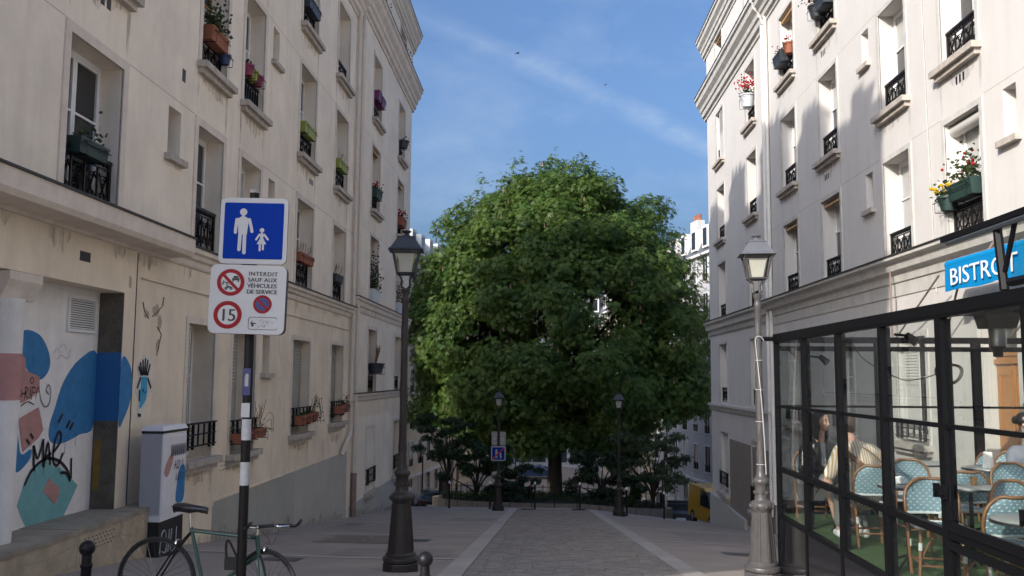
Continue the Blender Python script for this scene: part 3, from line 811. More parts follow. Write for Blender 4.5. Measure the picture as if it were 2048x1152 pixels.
# stone step under the portal
b = MB(); A.bar(b, 6.0, 12.45, -0.35, 0.34, -1.2, -0.20); A.part('stone_step', b, 'plinth_stone')
for k, (ya, yb) in enumerate(((6.0, 7.6), (7.606, 8.9), (8.906, 10.18), (10.186, 11.3), (11.306, 12.46))):
    b = MB(); A.bar(b, ya, yb, -0.365, 0.335, -0.2, -0.145+.006*(k % 2)); A.part('step_slab', b, 'plinth_top')
b = MB()
for i in range(9):
    for j in range(4): A.bar(b, 10.3+i*.085+.04*(j % 2), 10.3+i*.085+.04*(j % 2)+.025, -.3535, -.34, -0.42+j*.045, -0.42+j*.045+.014)
A.part('step_vent', b, 'black_ink')
b = MB()
for pts in ([(10.2, -.22), (10.17, -.5), (10.2, -.62)], [(10.2, -.36), (10.7, -.42), (11.2, -.36), (11.5, -.44), (12.3, -.38)], [(11.2, -.22), (11.25, -.3), (11.18, -.37), (11.3, -.5)], [(11.7, -.3), (11.85, -.27), (11.95, -.36)], [(9.0, -.32), (9.6, -.36), (10.15, -.30)], [(8.6, -.5), (9.5, -.56), (10.6, -.52)]):
    b.tube([(WL+.351, y, z) for y, z in pts], 0.0035, 4)
A.part('step_crack', b, 'plinth_top')
A.plain_part('portal_jamb', [(11.745, 11.759, 0.004, 0.325, -0.15, 1.0)], 'bare_stone')
A.plain_part('portal_jamb', [(11.745, 11.759, 0.004, 0.325, 1.9, 2.69)], 'bare_stone')
A.plain_part('painted_jamb', [(11.744, 11.7595, 0.004, 0.325, 1.0, 1.9)], 'mural_blue_dark')
A.plain_part('jamb_stain', [(11.742, 11.745, 0.22, 0.30, 0.1, 0.75)], 'rust_yellow')
# round portal column with a bracket capital
b = MB(); b.lathe([(0.17, -0.16), (0.17, 1.2), (0.165, 2.35), (0.17, 2.36), (0.17, 2.40)], 16, (WL-0.10, 9.32)); colm = A.part('column', b, 'mural_white', smooth=40)
b = MB(); b.prism([(WL-.30, 9.12, 2.69), (WL+.03, 9.12, 2.69), (WL+.03, 9.12, 2.60), (WL-.02, 9.12, 2.5), (WL-.06, 9.12, 2.40), (WL-.30, 9.12, 2.40)], (0, 0.62, 0)); A.part('capital', b, 'trim_left')
b = MB(); b.lathe([(0.1715, 1.33), (0.1715, 1.82)], 16, (WL-0.10, 9.32)); A.part('column_paint', b, 'mural_pink', smooth=40)
# louvred vent
b = MB(); vx = WL-0.33
y0, y1, z0, z1 = 10.93, 11.63, 2.14, 2.60
for a in ((y0, y1, z0, z0+.04), (y0, y1, z1-.04, z1), (y0, y0+.04, z0+.04, z1-.04), (y1-.04, y1, z0+.04, z1-.04)): b.box(vx, vx+.03, *a)
vent = A.part('louvre_vent', b, 'window_white')
b = MB(); b.box(vx-.002, vx+.004, y0+.03, y1-.03, z0+.03, z1-.03); A.part('vent_back', b, 'black_ink', vent)
for i in range(13):
    b = MB(); z = z0+.045+i*.029; b.prism([(vx+.005, y0+.041, z+.018), (vx+.026, y0+.041, z), (vx+.028, y0+.041, z+.005), (vx+.008, y0+.041, z+.023)], (0, y1-y0-.082, 0)); A.part('slat', b, 'window_white', vent)
# mural shapes and graffiti (flat paint), coordinates are (y, z) on the portal back wall
MX = WL - 0.33
def smooth_blob(pts, k=5):
    p = [Vector((0, y, z)) for y, z in pts]; n = len(p); out = []
    for i in range(n):
        p0, p1, p2, p3 = p[i-1], p[i], p[(i+1) % n], p[(i+2) % n]
        for j in range(k):
            t = j/k; out.append(0.5*((2*p1)+(p2-p0)*t+(2*p0-5*p1+4*p2-p3)*t*t+(3*p1-p0-3*p2+p3)*t*t*t))
    return [(q.y, q.z) for q in out]
def paint(name, pts, m, lift, x=None, parent=None):
    b = MB(); xx = (MX if x is None else x) + lift
    b.prism([(xx-.001, y, z) for y, z in pts], (0.0015, 0, 0)); return A.part(name, b, m, parent)
paint('mural_blob', smooth_blob([(11.755, 1.87), (11.3, 1.80), (10.95, 1.52), (10.78, 1.2), (10.68, 0.98), (10.72, 0.80), (11.0, 0.76), (11.4, 0.84), (11.755, 0.96)], 4)[:-3] , 'mural_blue', .003)
paint('mural_blob', smooth_blob([(10.0, 2.08), (10.35, 2.07), (10.58, 1.86), (10.60, 1.66), (10.40, 1.54), (10.1, 1.7)]), 'mural_blue', .003)
paint('mural_blob', [(9.3, 1.80), (9.62, 1.82), (10.08, 1.80), (10.12, 1.64), (10.40, 1.58), (10.42, 1.40), (10.1, 1.28), (9.3, 1.30)], 'mural_pink', .006)
paint('mural_blob', [(9.2, 2.6), (9.62, 2.3), (9.72, 2.12), (9.4, 1.95), (9.2, 1.92)], 'mural_teal', .003)
paint('mural_blob', [(10.02, 1.10), (10.42, 1.22), (10.55, 0.95), (10.46, 0.86), (10.15, 0.72)], 'mural_pink', .006)
paint('mural_blob', smooth_blob([(10.02, 0.95), (10.12, 0.7), (10.32, 0.74), (10.3, 0.62), (10.05, 0.50), (9.95, 0.7)]), 'mural_blue', .003)
paint('mural_blob', [(10.25, 0.42), (10.60, 0.62), (10.85, 0.47), (10.90, 0.50), (11.05, 0.43), (11.42, 0.20), (11.12, -0.14), (10.30, -0.145), (10.10, 0.12)], 'mural_teal', .003)
paint('mural_blob', [(10.72, 0.36), (10.98, 0.22), (10.96, 0.10), (10.90, 0.03), (10.62, 0.22)], 'mural_pink', .006)
paint('mural_blob', smooth_blob([(11.76, 1.80), (11.98, 1.76), (12.09, 1.55), (12.06, 1.25), (11.90, 1.02), (11.76, 0.96)]), 'mural_blue', .003, x=WL)
def strokes(name, lines, r, m='black_ink', x=None, lift=.010, parent=None):
    b = MB(); xx = (MX if x is None else x) + lift
    for ln in lines:
        pts = spline([(xx, y, z) for y, z in ln], 4) if len(ln) > 2 else [Vector((xx, y, z)) for y, z in ln]
        n = len(pts); vs = []
        for i, p in enumerate(pts):
            t = pts[min(i+1, n-1)] - pts[max(i-1, 0)]; t.normalize(); s = Vector((0, -t.z, t.y)) * r
            vs += [p+s, p-s]
        b.add(vs, [(2*i, 2*i+1, 2*i+3, 2*i+2) for i in range(n-1)])
    return A.part(name, b, m, parent)
strokes('graffiti_tag', [[(10.36, .78), (10.38, .60), (10.40, .48)], [(10.36, .78), (10.46, .62), (10.56, .84)], [(10.56, .84), (10.58, .52)],
    [(10.60, .50), (10.66, .80), (10.74, .52)], [(10.62, .62), (10.74, .66)], [(10.78, .66), (10.92, .76), (10.95, .86), (10.88, .90), (10.80, .74), (10.80, .56), (10.90, .50), (11.02, .64)],
    [(10.87, 1.02), (10.96, 1.12)], [(10.20, .86), (10.27, .80)], [(10.27, .92), (10.34, .86)], [(11.06, .94), (11.14, 1.03)], [(11.14, .92), (11.22, 1.0)],
    [(10.22, .34), (10.36, .50), (10.62, .60), (10.90, .56), (11.14, .42), (11.22, .27)], [(10.98, .40), (11.12, .38), (11.22, .27)], [(11.22, .56), (11.24, .30)]], .019)
strokes('graffiti_tag', [[(10.0, 1.45), (10.06, 1.38), (10.0, 1.33)], [(10.04, 1.38), (10.16, 1.39)], [(10.12, 1.46), (10.11, 1.32)], [(10.12, 1.46), (10.18, 1.43), (10.12, 1.39), (10.19, 1.32)], [(10.22, 1.46), (10.22, 1.32)], [(10.26, 1.46), (10.25, 1.31)], [(10.26, 1.46), (10.33, 1.44)], [(10.27, 1.39), (10.33, 1.40)], [(10.20, 1.54), (10.25, 1.57), (10.28, 1.52), (10.23, 1.50), (10.20, 1.54)],
    [(10.34, 1.33), (10.38, 1.46), (10.46, 1.30), (10.56, 1.22), (10.64, 1.26), (10.66, 1.40), (10.60, 1.48), (10.56, 1.42), (10.62, 1.36)], [(10.05, 1.24), (10.18, 1.29), (10.32, 1.25)]], .006)
strokes('paint_drip', [[(10.42, .50), (10.42, .36)], [(10.60, .52), (10.602, .40)], [(10.95, .52), (10.952, .41)], [(11.05, .80), (11.052, .62)], [(11.3, .84), (11.302, .70)]], .004, 'mural_blue')
strokes('faded_tag', [[(10.68, 1.86), (10.75, 1.92), (10.82, 1.86)], [(10.8, 1.93), (10.9, 1.98), (10.95, 1.9)], [(10.75, 1.78), (10.85, 1.84), (11.0, 1.80), (11.05, 1.92)]], .004, 'faint_ink')
# paste-up with a blue drinking glass and black spikes, flaking plaster patches
pz = paint('paste_up', [(12.24, 1.02), (12.36, 1.01), (12.38, 1.08), (12.52, 1.16), (12.62, 1.34), (12.72, 1.36), (12.72, 1.52), (12.62, 1.54), (12.66, 1.76), (12.54, 1.84), (12.42, 1.90), (12.26, 1.76), (12.22, 1.68), (12.32, 1.56), (12.20, 1.50), (12.20, 1.36), (12.30, 1.28), (12.30, 1.10)], 'cream_paper', .004, x=WL)
b = MB(); b.prism([(WL+.006, y, z) for y, z in [(12.34, 1.14), (12.42, 1.16), (12.54, 1.26), (12.57, 1.36), (12.55, 1.58), (12.36, 1.58)]], (.001, 0, 0)); A.part('blue_glass_print', b, 'paste_blue', pz)
strokes('spike_print', [[(12.36, 1.60), (12.26, 1.72)], [(12.38, 1.62), (12.30, 1.78)], [(12.42, 1.62), (12.38, 1.82)], [(12.46, 1.62), (12.46, 1.84)], [(12.50, 1.62), (12.54, 1.82)], [(12.54, 1.60), (12.62, 1.76)], [(12.34, 1.62), (12.58, 1.62)], [(12.34, 1.57), (12.24, 1.42)], [(12.56, 1.56), (12.68, 1.42)], [(12.32, 1.4), (12.33, 1.24)], ], .022, x=WL, lift=.009, parent=pz)
strokes('foot_print', [[(12.30, 1.06), (12.40, 1.04)]], .022, x=WL, lift=.009, parent=pz)
strokes('line_print', [[(12.42, 1.36), (12.44, 1.42), (12.46, 1.36), (12.55, 1.38)]], .006, x=WL, lift=.010, parent=pz)
rr = random.Random(3)
for (yc, zc, sy, sz) in ((12.45, 2.46, .10, .10), (12.75, 2.55, .14, .12), (12.88, 2.40, .08, .14), (12.85, 2.02, .07, .16), (11.90, 2.85, .05, .2), (12.2, 0.12, .05, .06), (12.22, -.03, .04, .05)):
    pts = [(yc+sy*(0.6+0.4*rr.random())*math.cos(a), zc+sz*(0.35+0.65*rr.random())*math.sin(a)) for a in [i*2*PI/9 for i in range(9)]]
    o = paint('flaked_plaster', pts, 'cream_paper' if zc < 0.2 else 'plinth_stone', .004, x=WL)
b = MB()
for pts in ([(12.3, 2.62), (12.36, 2.5), (12.5, 2.4)], [(12.62, 2.44), (12.75, 2.5), (12.95, 2.62), (12.98, 2.75)], [(12.8, 2.3), (12.95, 2.2), (12.85, 1.95)]):
    b.tube([(WL+.006, y, z) for y, z in pts], .008, 4)
A.part('plaster_crack', b, 'bare_stone')
# drainpipes at the joint with building B
def drainpipe(F, y, z0, z1, m, r=0.055, d=-0.09, rings=3.0):
    b = MB(); x = F.X(d); b.tube([(x, y, z0), (x, y, z1)], r, 10)
    z = z0+.8
    while z < z1: b.tube([(x, y, z), (x, y, z+.06)], r*1.22, 10); z += rings
    return F.part('drainpipe', b, m, smooth=40)
drainpipe(A, 25.80, 0.3, 13.0, 'pipe_cream')
b = MB(); b.tube([(A.X(-.09), 25.80, 0.35), (A.X(-.10), 25.80, 0.1), (A.X(-.12), 25.6, -.05), (A.X(-.12), 24.9, -.35), (A.X(-.1), 24.75, -.55)], .055, 8); A.part('drainpipe_elbow', b, 'pipe_cream', smooth=50)
# roof behind the cornice and its chimneys
def roof(F, y0, y1, z, depth, ridge, m='zinc'):
    b = MB(); x0, x1, x2 = F.X(0.05), F.X(1.6), F.X(depth)
    b.prism([(x0, y0, z), (x1, y0, z+ridge), (x2, y0, z+ridge+.3), (x2, y0, z)], (0, y1-y0, 0))
    return F.part('roof', b, m)
def chimney(F, y0, y1, d0, d1, z0, z1, m, pots=3):
    b = MB(); F.bar(b, y0, y1, d0, d1, z0, z1); F.bar(b, y0-.06, y1+.06, d0-.06, d1+.06, z1+.001, z1+.12)
    o = F.part('chimney', b, m)
    for i in range(pots):
        b = MB(); yy = y0+(y1-y0)*(i+.5)/pots; b.lathe([(.13, z1+.12), (.10, z1+.55), (.12, z1+.6)], 8, (F.X((d0+d1)/2), yy)); F.part('chimney_pot', b, 'brick_red', o)
    return o
rA = roof(A, 2.5, 26.0, 15.9, 8, 2.0)
for (ya, yb, d0, d1, zt) in ((2.5, 3.2, .3, 1.2, 17.1), (3.9, 5.2, 1.8, 2.6, 18.9), (7.2, 9.2, 1.9, 2.6, 19.7), (12.2, 14.0, 1.9, 2.6, 19.4), (16.6, 18.1, 1.9, 2.6, 18.9), (21.5, 23, 1.9, 2.6, 18.9)):
    chimney(A, ya, yb, d0, d1, 16.0, zt, 'plaster_left')

# ---- left building B
Bd = Facade('apartment_building', WL, 1, 26.1, 37.0, 'beige apartment building with two stacked cornices, beyond the drainpipes')
Bd.trim = 'trim_left'
for i, (a, c) in enumerate(((28.55, 29.95), (33.7, 35.15))):
    br = 'window_brown'
    Bd.window(a, c, -2.06, -0.05, panes=(Cu,), rail='bars', railh=0.5, raild=-0.06, rz0=-1.85, sill='big', surround=.1, shutter=[(a+.03, (a+c)/2, .18, 'shutter_cream'), ((a+c)/2+.01, c-.03, .18, 'shutter_cream')])
    Bd.window(a, c, 1.10, 3.13, frame=br if i == 0 else 'window_white', panes=(Dk,), rail='ornate', railh=.5, surround=.12)
    Bd.window(a, c, 4.0, 6.18, frame=br if i == 0 else 'window_white', panes=(Dk,), surround=.1, rail='ornate', railh=.5)
    Bd.window(a, c, 7.03, 9.2, panes=(Dk,), sill='big', surround=.1, rail='ornate', railh=.5, shade='blind')
    Bd.window(a, c, 10.08, 12.25, panes=(Dk, Cu), sill='big', surround=.1, rail='ornate', railh=.5)
    Bd.window(a, c, 13.9, 15.3, panes=(Dk,), rail='ornate', railh=.35, surround=.08)
Bd.wall('upper_wall', 26.1, 37.0, 1.0, 15.6, 'plaster_b', back=9)
Bd.wall('ground_wall', 26.1, 37.0, -5.0, 1.0, 'plaster_left_low', back=9)
Bd.moulding('ledge', 26.15, 37.0, [(0.16, 3.98), (0.16, 3.90), (.11, 3.86), (.10, 3.74), (.05, 3.70), (.04, 3.60), (.02, 3.55)], 'trim_left', 'flash_dark')
Bd.moulding('string_course', 26.3, 37.0, [(0.12, 1.09), (.12, 1.02), (.07, .98), (.05, .88), (.02, .84)], 'trim_left', 'flash_dark')
Bd.moulding('cornice', 26.15, 37.35, CORNICE(13.85, 0.95, 0.42), 'trim_left', 'zinc')
Bd.moulding('top_cornice', 26.15, 37.3, CORNICE(16.25, 0.8, 0.36), 'trim_left', 'zinc')
Bd.plain_part('plinth_paint', [(26.2, 37.0, -.006, .01, -5, -2.15)], 'grey_paint_pale')
Bd.plain_part('plinth_step', [(31.0, 37.0, -.22, .01, -5, -3.1)], 'kerb')
Bd.plain_part('patched_paint', [(27.0, 33.0, -.004, .01, -2.15, 0.35)], 'plaster_left')
for z in (6.3, 9.35): Bd.plain_part('wall_joint', [(26.2, 28.4, -.001, .006, z, z+.012), (30.1, 33.5, -.001, .006, z, z+.012), (35.3, 37, -.001, .006, z, z+.012)], 'stone_sill')
drainpipe(Bd, 26.42, -2.4, 13.0, 'pipe_cream')
b = MB()
b.tube([(Bd.X(-.09), 26.42, -2.9), (Bd.X(-.09), 26.42, -1.2)], .085, 8); Bd.part('drainpipe_foot', b, 'pipe_rust', smooth=40)
roof(Bd, 26.1, 37.0, 15.6, 9, 1.9)
chimney(Bd, 28, 30, 2, 2.8, 15.8, 18.6, 'plaster_b'); chimney(Bd, 33.5, 35.5, 2, 2.8, 15.8, 18.6, 'plaster_b')

# ---- right buildings, facing -x
R1 = Facade('apartment_building', WR, -1, 6.0, 26.8, 'white plaster apartment building with the bistro on its ground floor')
R1.trim = 'trim_right'
cols = [(13.85, 15.08), (16.55, 17.82), (20.45, 21.80), (23.85, 25.25)]
for i, (a, c) in enumerate(cols):
    R1.window(a, c, 3.90, 5.90, panes=[('pane_stripe',), (Cu,), (Dk, Cu), (Dk,)][i], rail='ornate', railh=.55, shade='roll' if i == 0 else ('blind' if i > 1 else None), surround=.10)
    R1.window(a, c, 6.87, 8.96, panes=(Dk, Cu), rail='ornate', railh=.6, sill='big', surround=.10)
    R1.window(a, c, 9.95, 11.95, panes=(Dk, Cu), rail='ornate', railh=.6, sill='big', surround=.10, shade='blind' if i == 3 else None)
for a, c in ((18.4, 18.8), (12.78, 13.15)):
    for z0, z1 in ((5.12, 5.90), (8.22, 8.97), (11.2, 11.95)):
        R1.window(a, c, z0, z1, depth=.34, sill='small', single=True, transom=1.0)
R1.window(16.15, 17.45, 0.46, 2.40, depth=.28, rail='bars', railh=.36, raild=-.06, rz0=.50, sill='big', surround=.10, shutter=[(16.75, 17.42, .12, 'shutter_roll')])
R1.window(19.9, 21.2, 0.40, 2.45, depth=.28, panes=(Cu,), rail='bars', railh=.36, raild=-.06, rz0=.50, sill='big', surround=.10)
R1.window(23.75, 25.2, 0.40, 2.50, depth=.28, panes=(Dk,), rail='bars', railh=.36, raild=-.06, rz0=.50, sill='big', surround=.10, shutter=[(23.8, 24.4, .12, 'shutter_roll')])
R1.holes.append((13.05, 14.12, -0.85, 2.75, 0.25))
R1.wall('upper_wall', 6.0, 26.8, 3.55, 15.9, 'plaster_right', back=8)
R1.wall('ground_wall', 6.0, 26.8, -3.5, 3.55, 'plaster_right_low', back=8)
R1.moulding('ledge', 6.0, 26.9, [(0.32, 3.90), (0.32, 3.84), (.22, 3.80), (.18, 3.66), (.08, 3.60), (.06, 3.46), (.03, 3.44), (.02, 3.2)], 'trim_right', 'flash_dark')
R1.moulding('cornice', 6.0, 26.75, CORNICE(13.25, 0.75, .42), 'trim_right', 'zinc')
R1.moulding('top_cornice', 6.0, 26.75, CORNICE(16.3, 0.6, .38), 'trim_right', 'zinc')
for z in (6.02, 9.08): R1.plain_part('wall_joint', [(10, 13.7, -.001, .006, z, z+.012), (15.2, 16.4, -.001, .006, z, z+.012), (18, 20.3, -.001, .006, z, z+.012), (21.95, 23.7, -.001, .006, z, z+.012), (25.4, 26.7, -.001, .006, z, z+.012)], 'stone_sill')
for yv, zv in ((14.3, 6.45), (21.2, 6.38), (21.2, 9.45)):
    for k in range(3): R1.plain_part('vent_hole', [(yv+.12*k, yv+.12*k+.06, -.003, .01, zv, zv+.14)], 'black_ink')
R1.plain_part('doorbell_panel', [(15.28, 15.42, -.02, .01, 4.75, 5.0)], 'window_white')
drainpipe(R1, 26.55, -2.0, 13.0, 'pipe_white', d=-.08)
roof(R1, 6, 26.8, 15.9, 8, 2.0)
# wooden street door in its opening
b = MB(); R1.bar(b, 13.06, 14.11, .20, .26, -0.85, 2.74); door = R1.part('door', b, 'door_wood')
def dpart(name, a, m): b = MB(); R1.bar(b, *a); return R1.part(name, b, m, door)
dpart('fanlight', (13.2, 13.98, .185, .199, 2.08, 2.60), 'door_glass')
for a in ((13.08, 14.09, .17, .199, 1.98, 2.07), (13.08, 14.09, .15, .199, 1.86, 1.93), (13.56, 13.60, .175, .199, -.8, 1.86)): dpart('moulding', a, 'door_wood')
for ya, yb in ((13.16, 13.52), (13.66, 14.02)):
    for za, zb in ((0.75, 1.72), (-0.1, 0.6)):
        b = MB(); t = .035
        for q in ((ya, yb, za, za+t), (ya, yb, zb-t, zb), (ya, ya+t, za+t, zb-t), (yb-t, yb, za+t, zb-t)): R1.bar(b, q[0], q[1], .180, .199, q[2], q[3])
        R1.part('panel_moulding', b, 'door_wood', door)
R1.plain_part('door_surround', [(12.70, 13.0, -.05, .01, -.9, 2.75), (14.17, 14.35, -.05, .01, -.9, 2.75), (12.70, 14.35, -.07, .01, 2.80, 3.0)], 'trim_right')

R2 = Facade('apartment_building', WR, -1, 26.8, 36.6, 'white apartment building with a cornice and brown patched plaster at its foot, beside the tree')
R2.trim = 'trim_right'
for i, (a, c) in enumerate(((28.3, 29.65), (33.35, 34.75))):
    R2.window(a, c, -2.60, -0.38, panes=(Cu,), rail='bars', railh=.5, raild=-.06, rz0=-2.35, sill='big', surround=.1, shutter=[(a+.03, c-.03, .14, 'shutter_roll')])
    R2.window(a, c, 0.75, 2.92, panes=(Cu,), rail='ornate', railh=.5, surround=.1)
    R2.window(a, c, 3.90, 6.0, panes=(Cu, Dk) if i else ('pane_red',), rail='ornate', railh=.5, surround=.1)
    R2.window(a, c, 6.87, 8.95, panes=(Dk,), rail='ornate', railh=.55, sill='big', surround=.1)
    R2.window(a, c, 9.93, 11.95, panes=(Cu,), rail='ornate', railh=.55, sill='big', surround=.1, shutter=[(a+.03, (a+c)/2+.2, .05, 'shutter_roll')] if i else None)
    R2.window(a, c, 13.5, 15.0, panes=(Dk,), surround=.1, shade='blind')
R2.wall('upper_wall', 26.8, 36.6, 0.62, 15.2, 'plaster_right', back=8)
R2.wall('ground_wall', 26.8, 36.6, -5.5, 0.62, 'plaster_right_low', back=8)
R2.moulding('ledge', 26.85, 36.7, [(0.26, 3.86), (0.26, 3.78), (.18, 3.72), (.16, 3.55), (.08, 3.5), (.06, 3.36), (.02, 3.3)], 'trim_right', 'flash_dark')
R2.moulding('string_course', 26.85, 36.65, [(0.14, .66), (.14, .58), (.08, .54), (.05, .42), (.02, .38)], 'trim_right')
R2.moulding('cornice', 26.85, 37.0, CORNICE(13.3, 0.95, .45), 'trim_right', 'zinc')
R2.moulding('top_cornice', 26.85, 36.95, CORNICE(15.75, 0.8, .38), 'trim_right', 'zinc')
R2.plain_part('brown_patch', [(26.85, 33.2, -.006, .01, -3.2, -0.55)], 'brown_patch')
b = MB(); b.prism([(R2.X(-.10), 30.5, -5.2), (R2.X(-.10), 36.7, -5.2), (R2.X(-.10), 36.7, -2.9), (R2.X(-.10), 30.5, -3.05)], (0.12, 0, 0)); R2.part('sloping_plinth', b, 'grey_paint_pale')
drainpipe(R2, 26.95, -2.4, 13.0, 'pipe_white', d=-.08)
roof(R2, 26.8, 36.6, 15.2, 8, 1.9)
chimney(R2, 34.9, 36.3, 1.2, 1.9, 15.3, 18.2, 'plaster_right')

# ------------------------------------------------------------------ wear on the walls and the pavement
def drip(F, y, z, w, h, m, seed):
    rd = random.Random(seed); n = 7
    top = [(y-w/2+w*i/n, z) for i in range(n+1)]
    bot = [(y+w/2-w*i/n, z-h*rd.uniform(.25, 1.0)*(1-abs(i/n-.5)*.8)) for i in range(n+1)]
    b = MB(); x = F.X(-.0025); b.poly([(x, a, c) for a, c in top+bot]); F.part('stain', b, m)
for F, m, zs, cs_ in ((A, 'stain_left', (6.49, 9.58), colsA), (R1, 'stain_right', (6.68, 9.76), cols)):
    k = 0
    for a, c in cs_:
        for z in zs:
            k += 1
            drip(F, a-.08, z-.01, .10, .8, m, k); drip(F, c+.08, z-.01, .10, .9, m, k+50); drip(F, (a+c)/2, z-.01, (c-a)*.8, .35, m, k+90)
for k, (a, c) in enumerate(((13.95, 15.1), (16.0, 17.3), (19.9, 21.35), (23.55, 24.95))):
    drip(A, a-.08, .05, .12, .55, 'stain_left', k+200); drip(A, c+.05, .05, .14, .6, 'stain_left', k+230); drip(A, (a+c)/2, .05, .9, .3, 'stain_left', k+260)
for k in range(16): drip(A, 5.2+k*1.25+random.uniform(-.3, .3), 3.29, random.uniform(.2, .7), random.uniform(.15, .5), 'stain_left', k+300)
def soil_band(F, ya, yb, m, seed, hmax=.5):
    rd = random.Random(seed); b = MB(); y = ya; x = F.X(-.009)
    pts = []; 
    while y < yb: pts.append((y, rd.uniform(.08, hmax)*rd.uniform(.3, 1))); y += rd.uniform(.15, .5)
    for (y0, h0), (y1, h1) in zip(pts[:-1], pts[1:]):
        g0_, g1_ = gz(F.W+F.nx*.05, y0), gz(F.W+F.nx*.05, y1)
        b.add([(x, y0, g0_-.1), (x, y1, g1_-.1), (x, y1, g1_+h1), (x, y0, g0_+h0)], [(0, 1, 2, 3)])
    F.part('base_grime', b, m)
soil_band(A, 12.7, 25.7, 'stain_left', 5, .35); soil_band(Bd, 26.6, 36.9, 'stain_left', 6, .4); soil_band(R2, 26.9, 36.5, 'stain_right', 7, .5)
b = MB()
for k in range(7):   # hairline cracks in the render
    rd = random.Random(k+77); y, z = rd.uniform(12.8, 25), rd.uniform(-.3, 3.0); pts = [(WL+.002, y, z)]
    for j in range(7): y += rd.uniform(-.02, .16); z += rd.uniform(-.22, .04); pts.append((WL+.002, y, z))
    b.tube(pts, .0025, 3)
A.part('hairline_crack', b, 'stone_sill')
b = MB(); b.tube([(WL+.02, 12.2, 2.95), (WL+.02, 15, 2.93), (WL+.02, 20, 2.95), (WL+.02, 25.7, 2.93)], .011, 5); A.part('wall_cable', b, 'trim_left')
b = MB(); b.tube([(WR-.02, 15.6, 3.1), (WR-.02, 15.7, 6.3), (WR-.02, 15.75, 9.4), (WR-.02, 15.75, 13)], .010, 5); R1.part('wall_cable', b, 'trim_right')
def ground_patch(name, x0, x1, y0, y1, m, lift, jag=.0, seed=1):
    rd = random.Random(seed); b = MB(); nx, ny = max(2, int((x1-x0)/.4)), max(2, int((y1-y0)/.6)); vs = []
    for j in range(ny+1):
        for i in range(nx+1):
            x, y = x0+(x1-x0)*i/nx, y0+(y1-y0)*j/ny
            if i in (0, nx): x += rd.uniform(-jag, jag)
            if j in (0, ny): y += rd.uniform(-jag, jag)
            vs.append((x, y, gz(x, y)+lift))
    b.add(vs, [(j*(nx+1)+i, j*(nx+1)+i+1, (j+1)*(nx+1)+i+1, (j+1)*(nx+1)+i) for j in range(ny) for i in range(nx)]); b.build(name, m, ground)
ground_patch('asphalt_patch', -4.9, -3.3, 19.5, 23.0, 'asphalt_patch', .004, .03, 1)
ground_patch('asphalt_patch', -3.2, -1.4, 13.6, 15.0, 'asphalt_patch', .004, .03, 2)
ground_patch('asphalt_patch', 3.0, 5.2, 19.2, 22.4, 'asphalt_patch', .004, .03, 3)
ground_patch('asphalt_patch', -2.6, -1.35, 25.0, 26.8, 'asphalt_patch', .004, .03, 4)
def cover(x, y, w, h):
    b = MB(); z = gz(x, y); zs = -0.11
    b.add([(x-w, y-h, gz(x-w, y-h)+.009), (x+w, y-h, gz(x+w, y-h)+.009), (x+w, y+h, gz(x+w, y+h)+.009), (x-w, y+h, gz(x-w, y+h)+.009)], [(0, 1, 2, 3)]); b.build('cover_plate', 'cover_iron', ground)
cover(-3.6, 12.6, .25, .25); cover(-2.4, 17.0, .3, .3); cover(3.4, 15.8, .3, .3); cover(-4.6, 22.3, .2, .2)
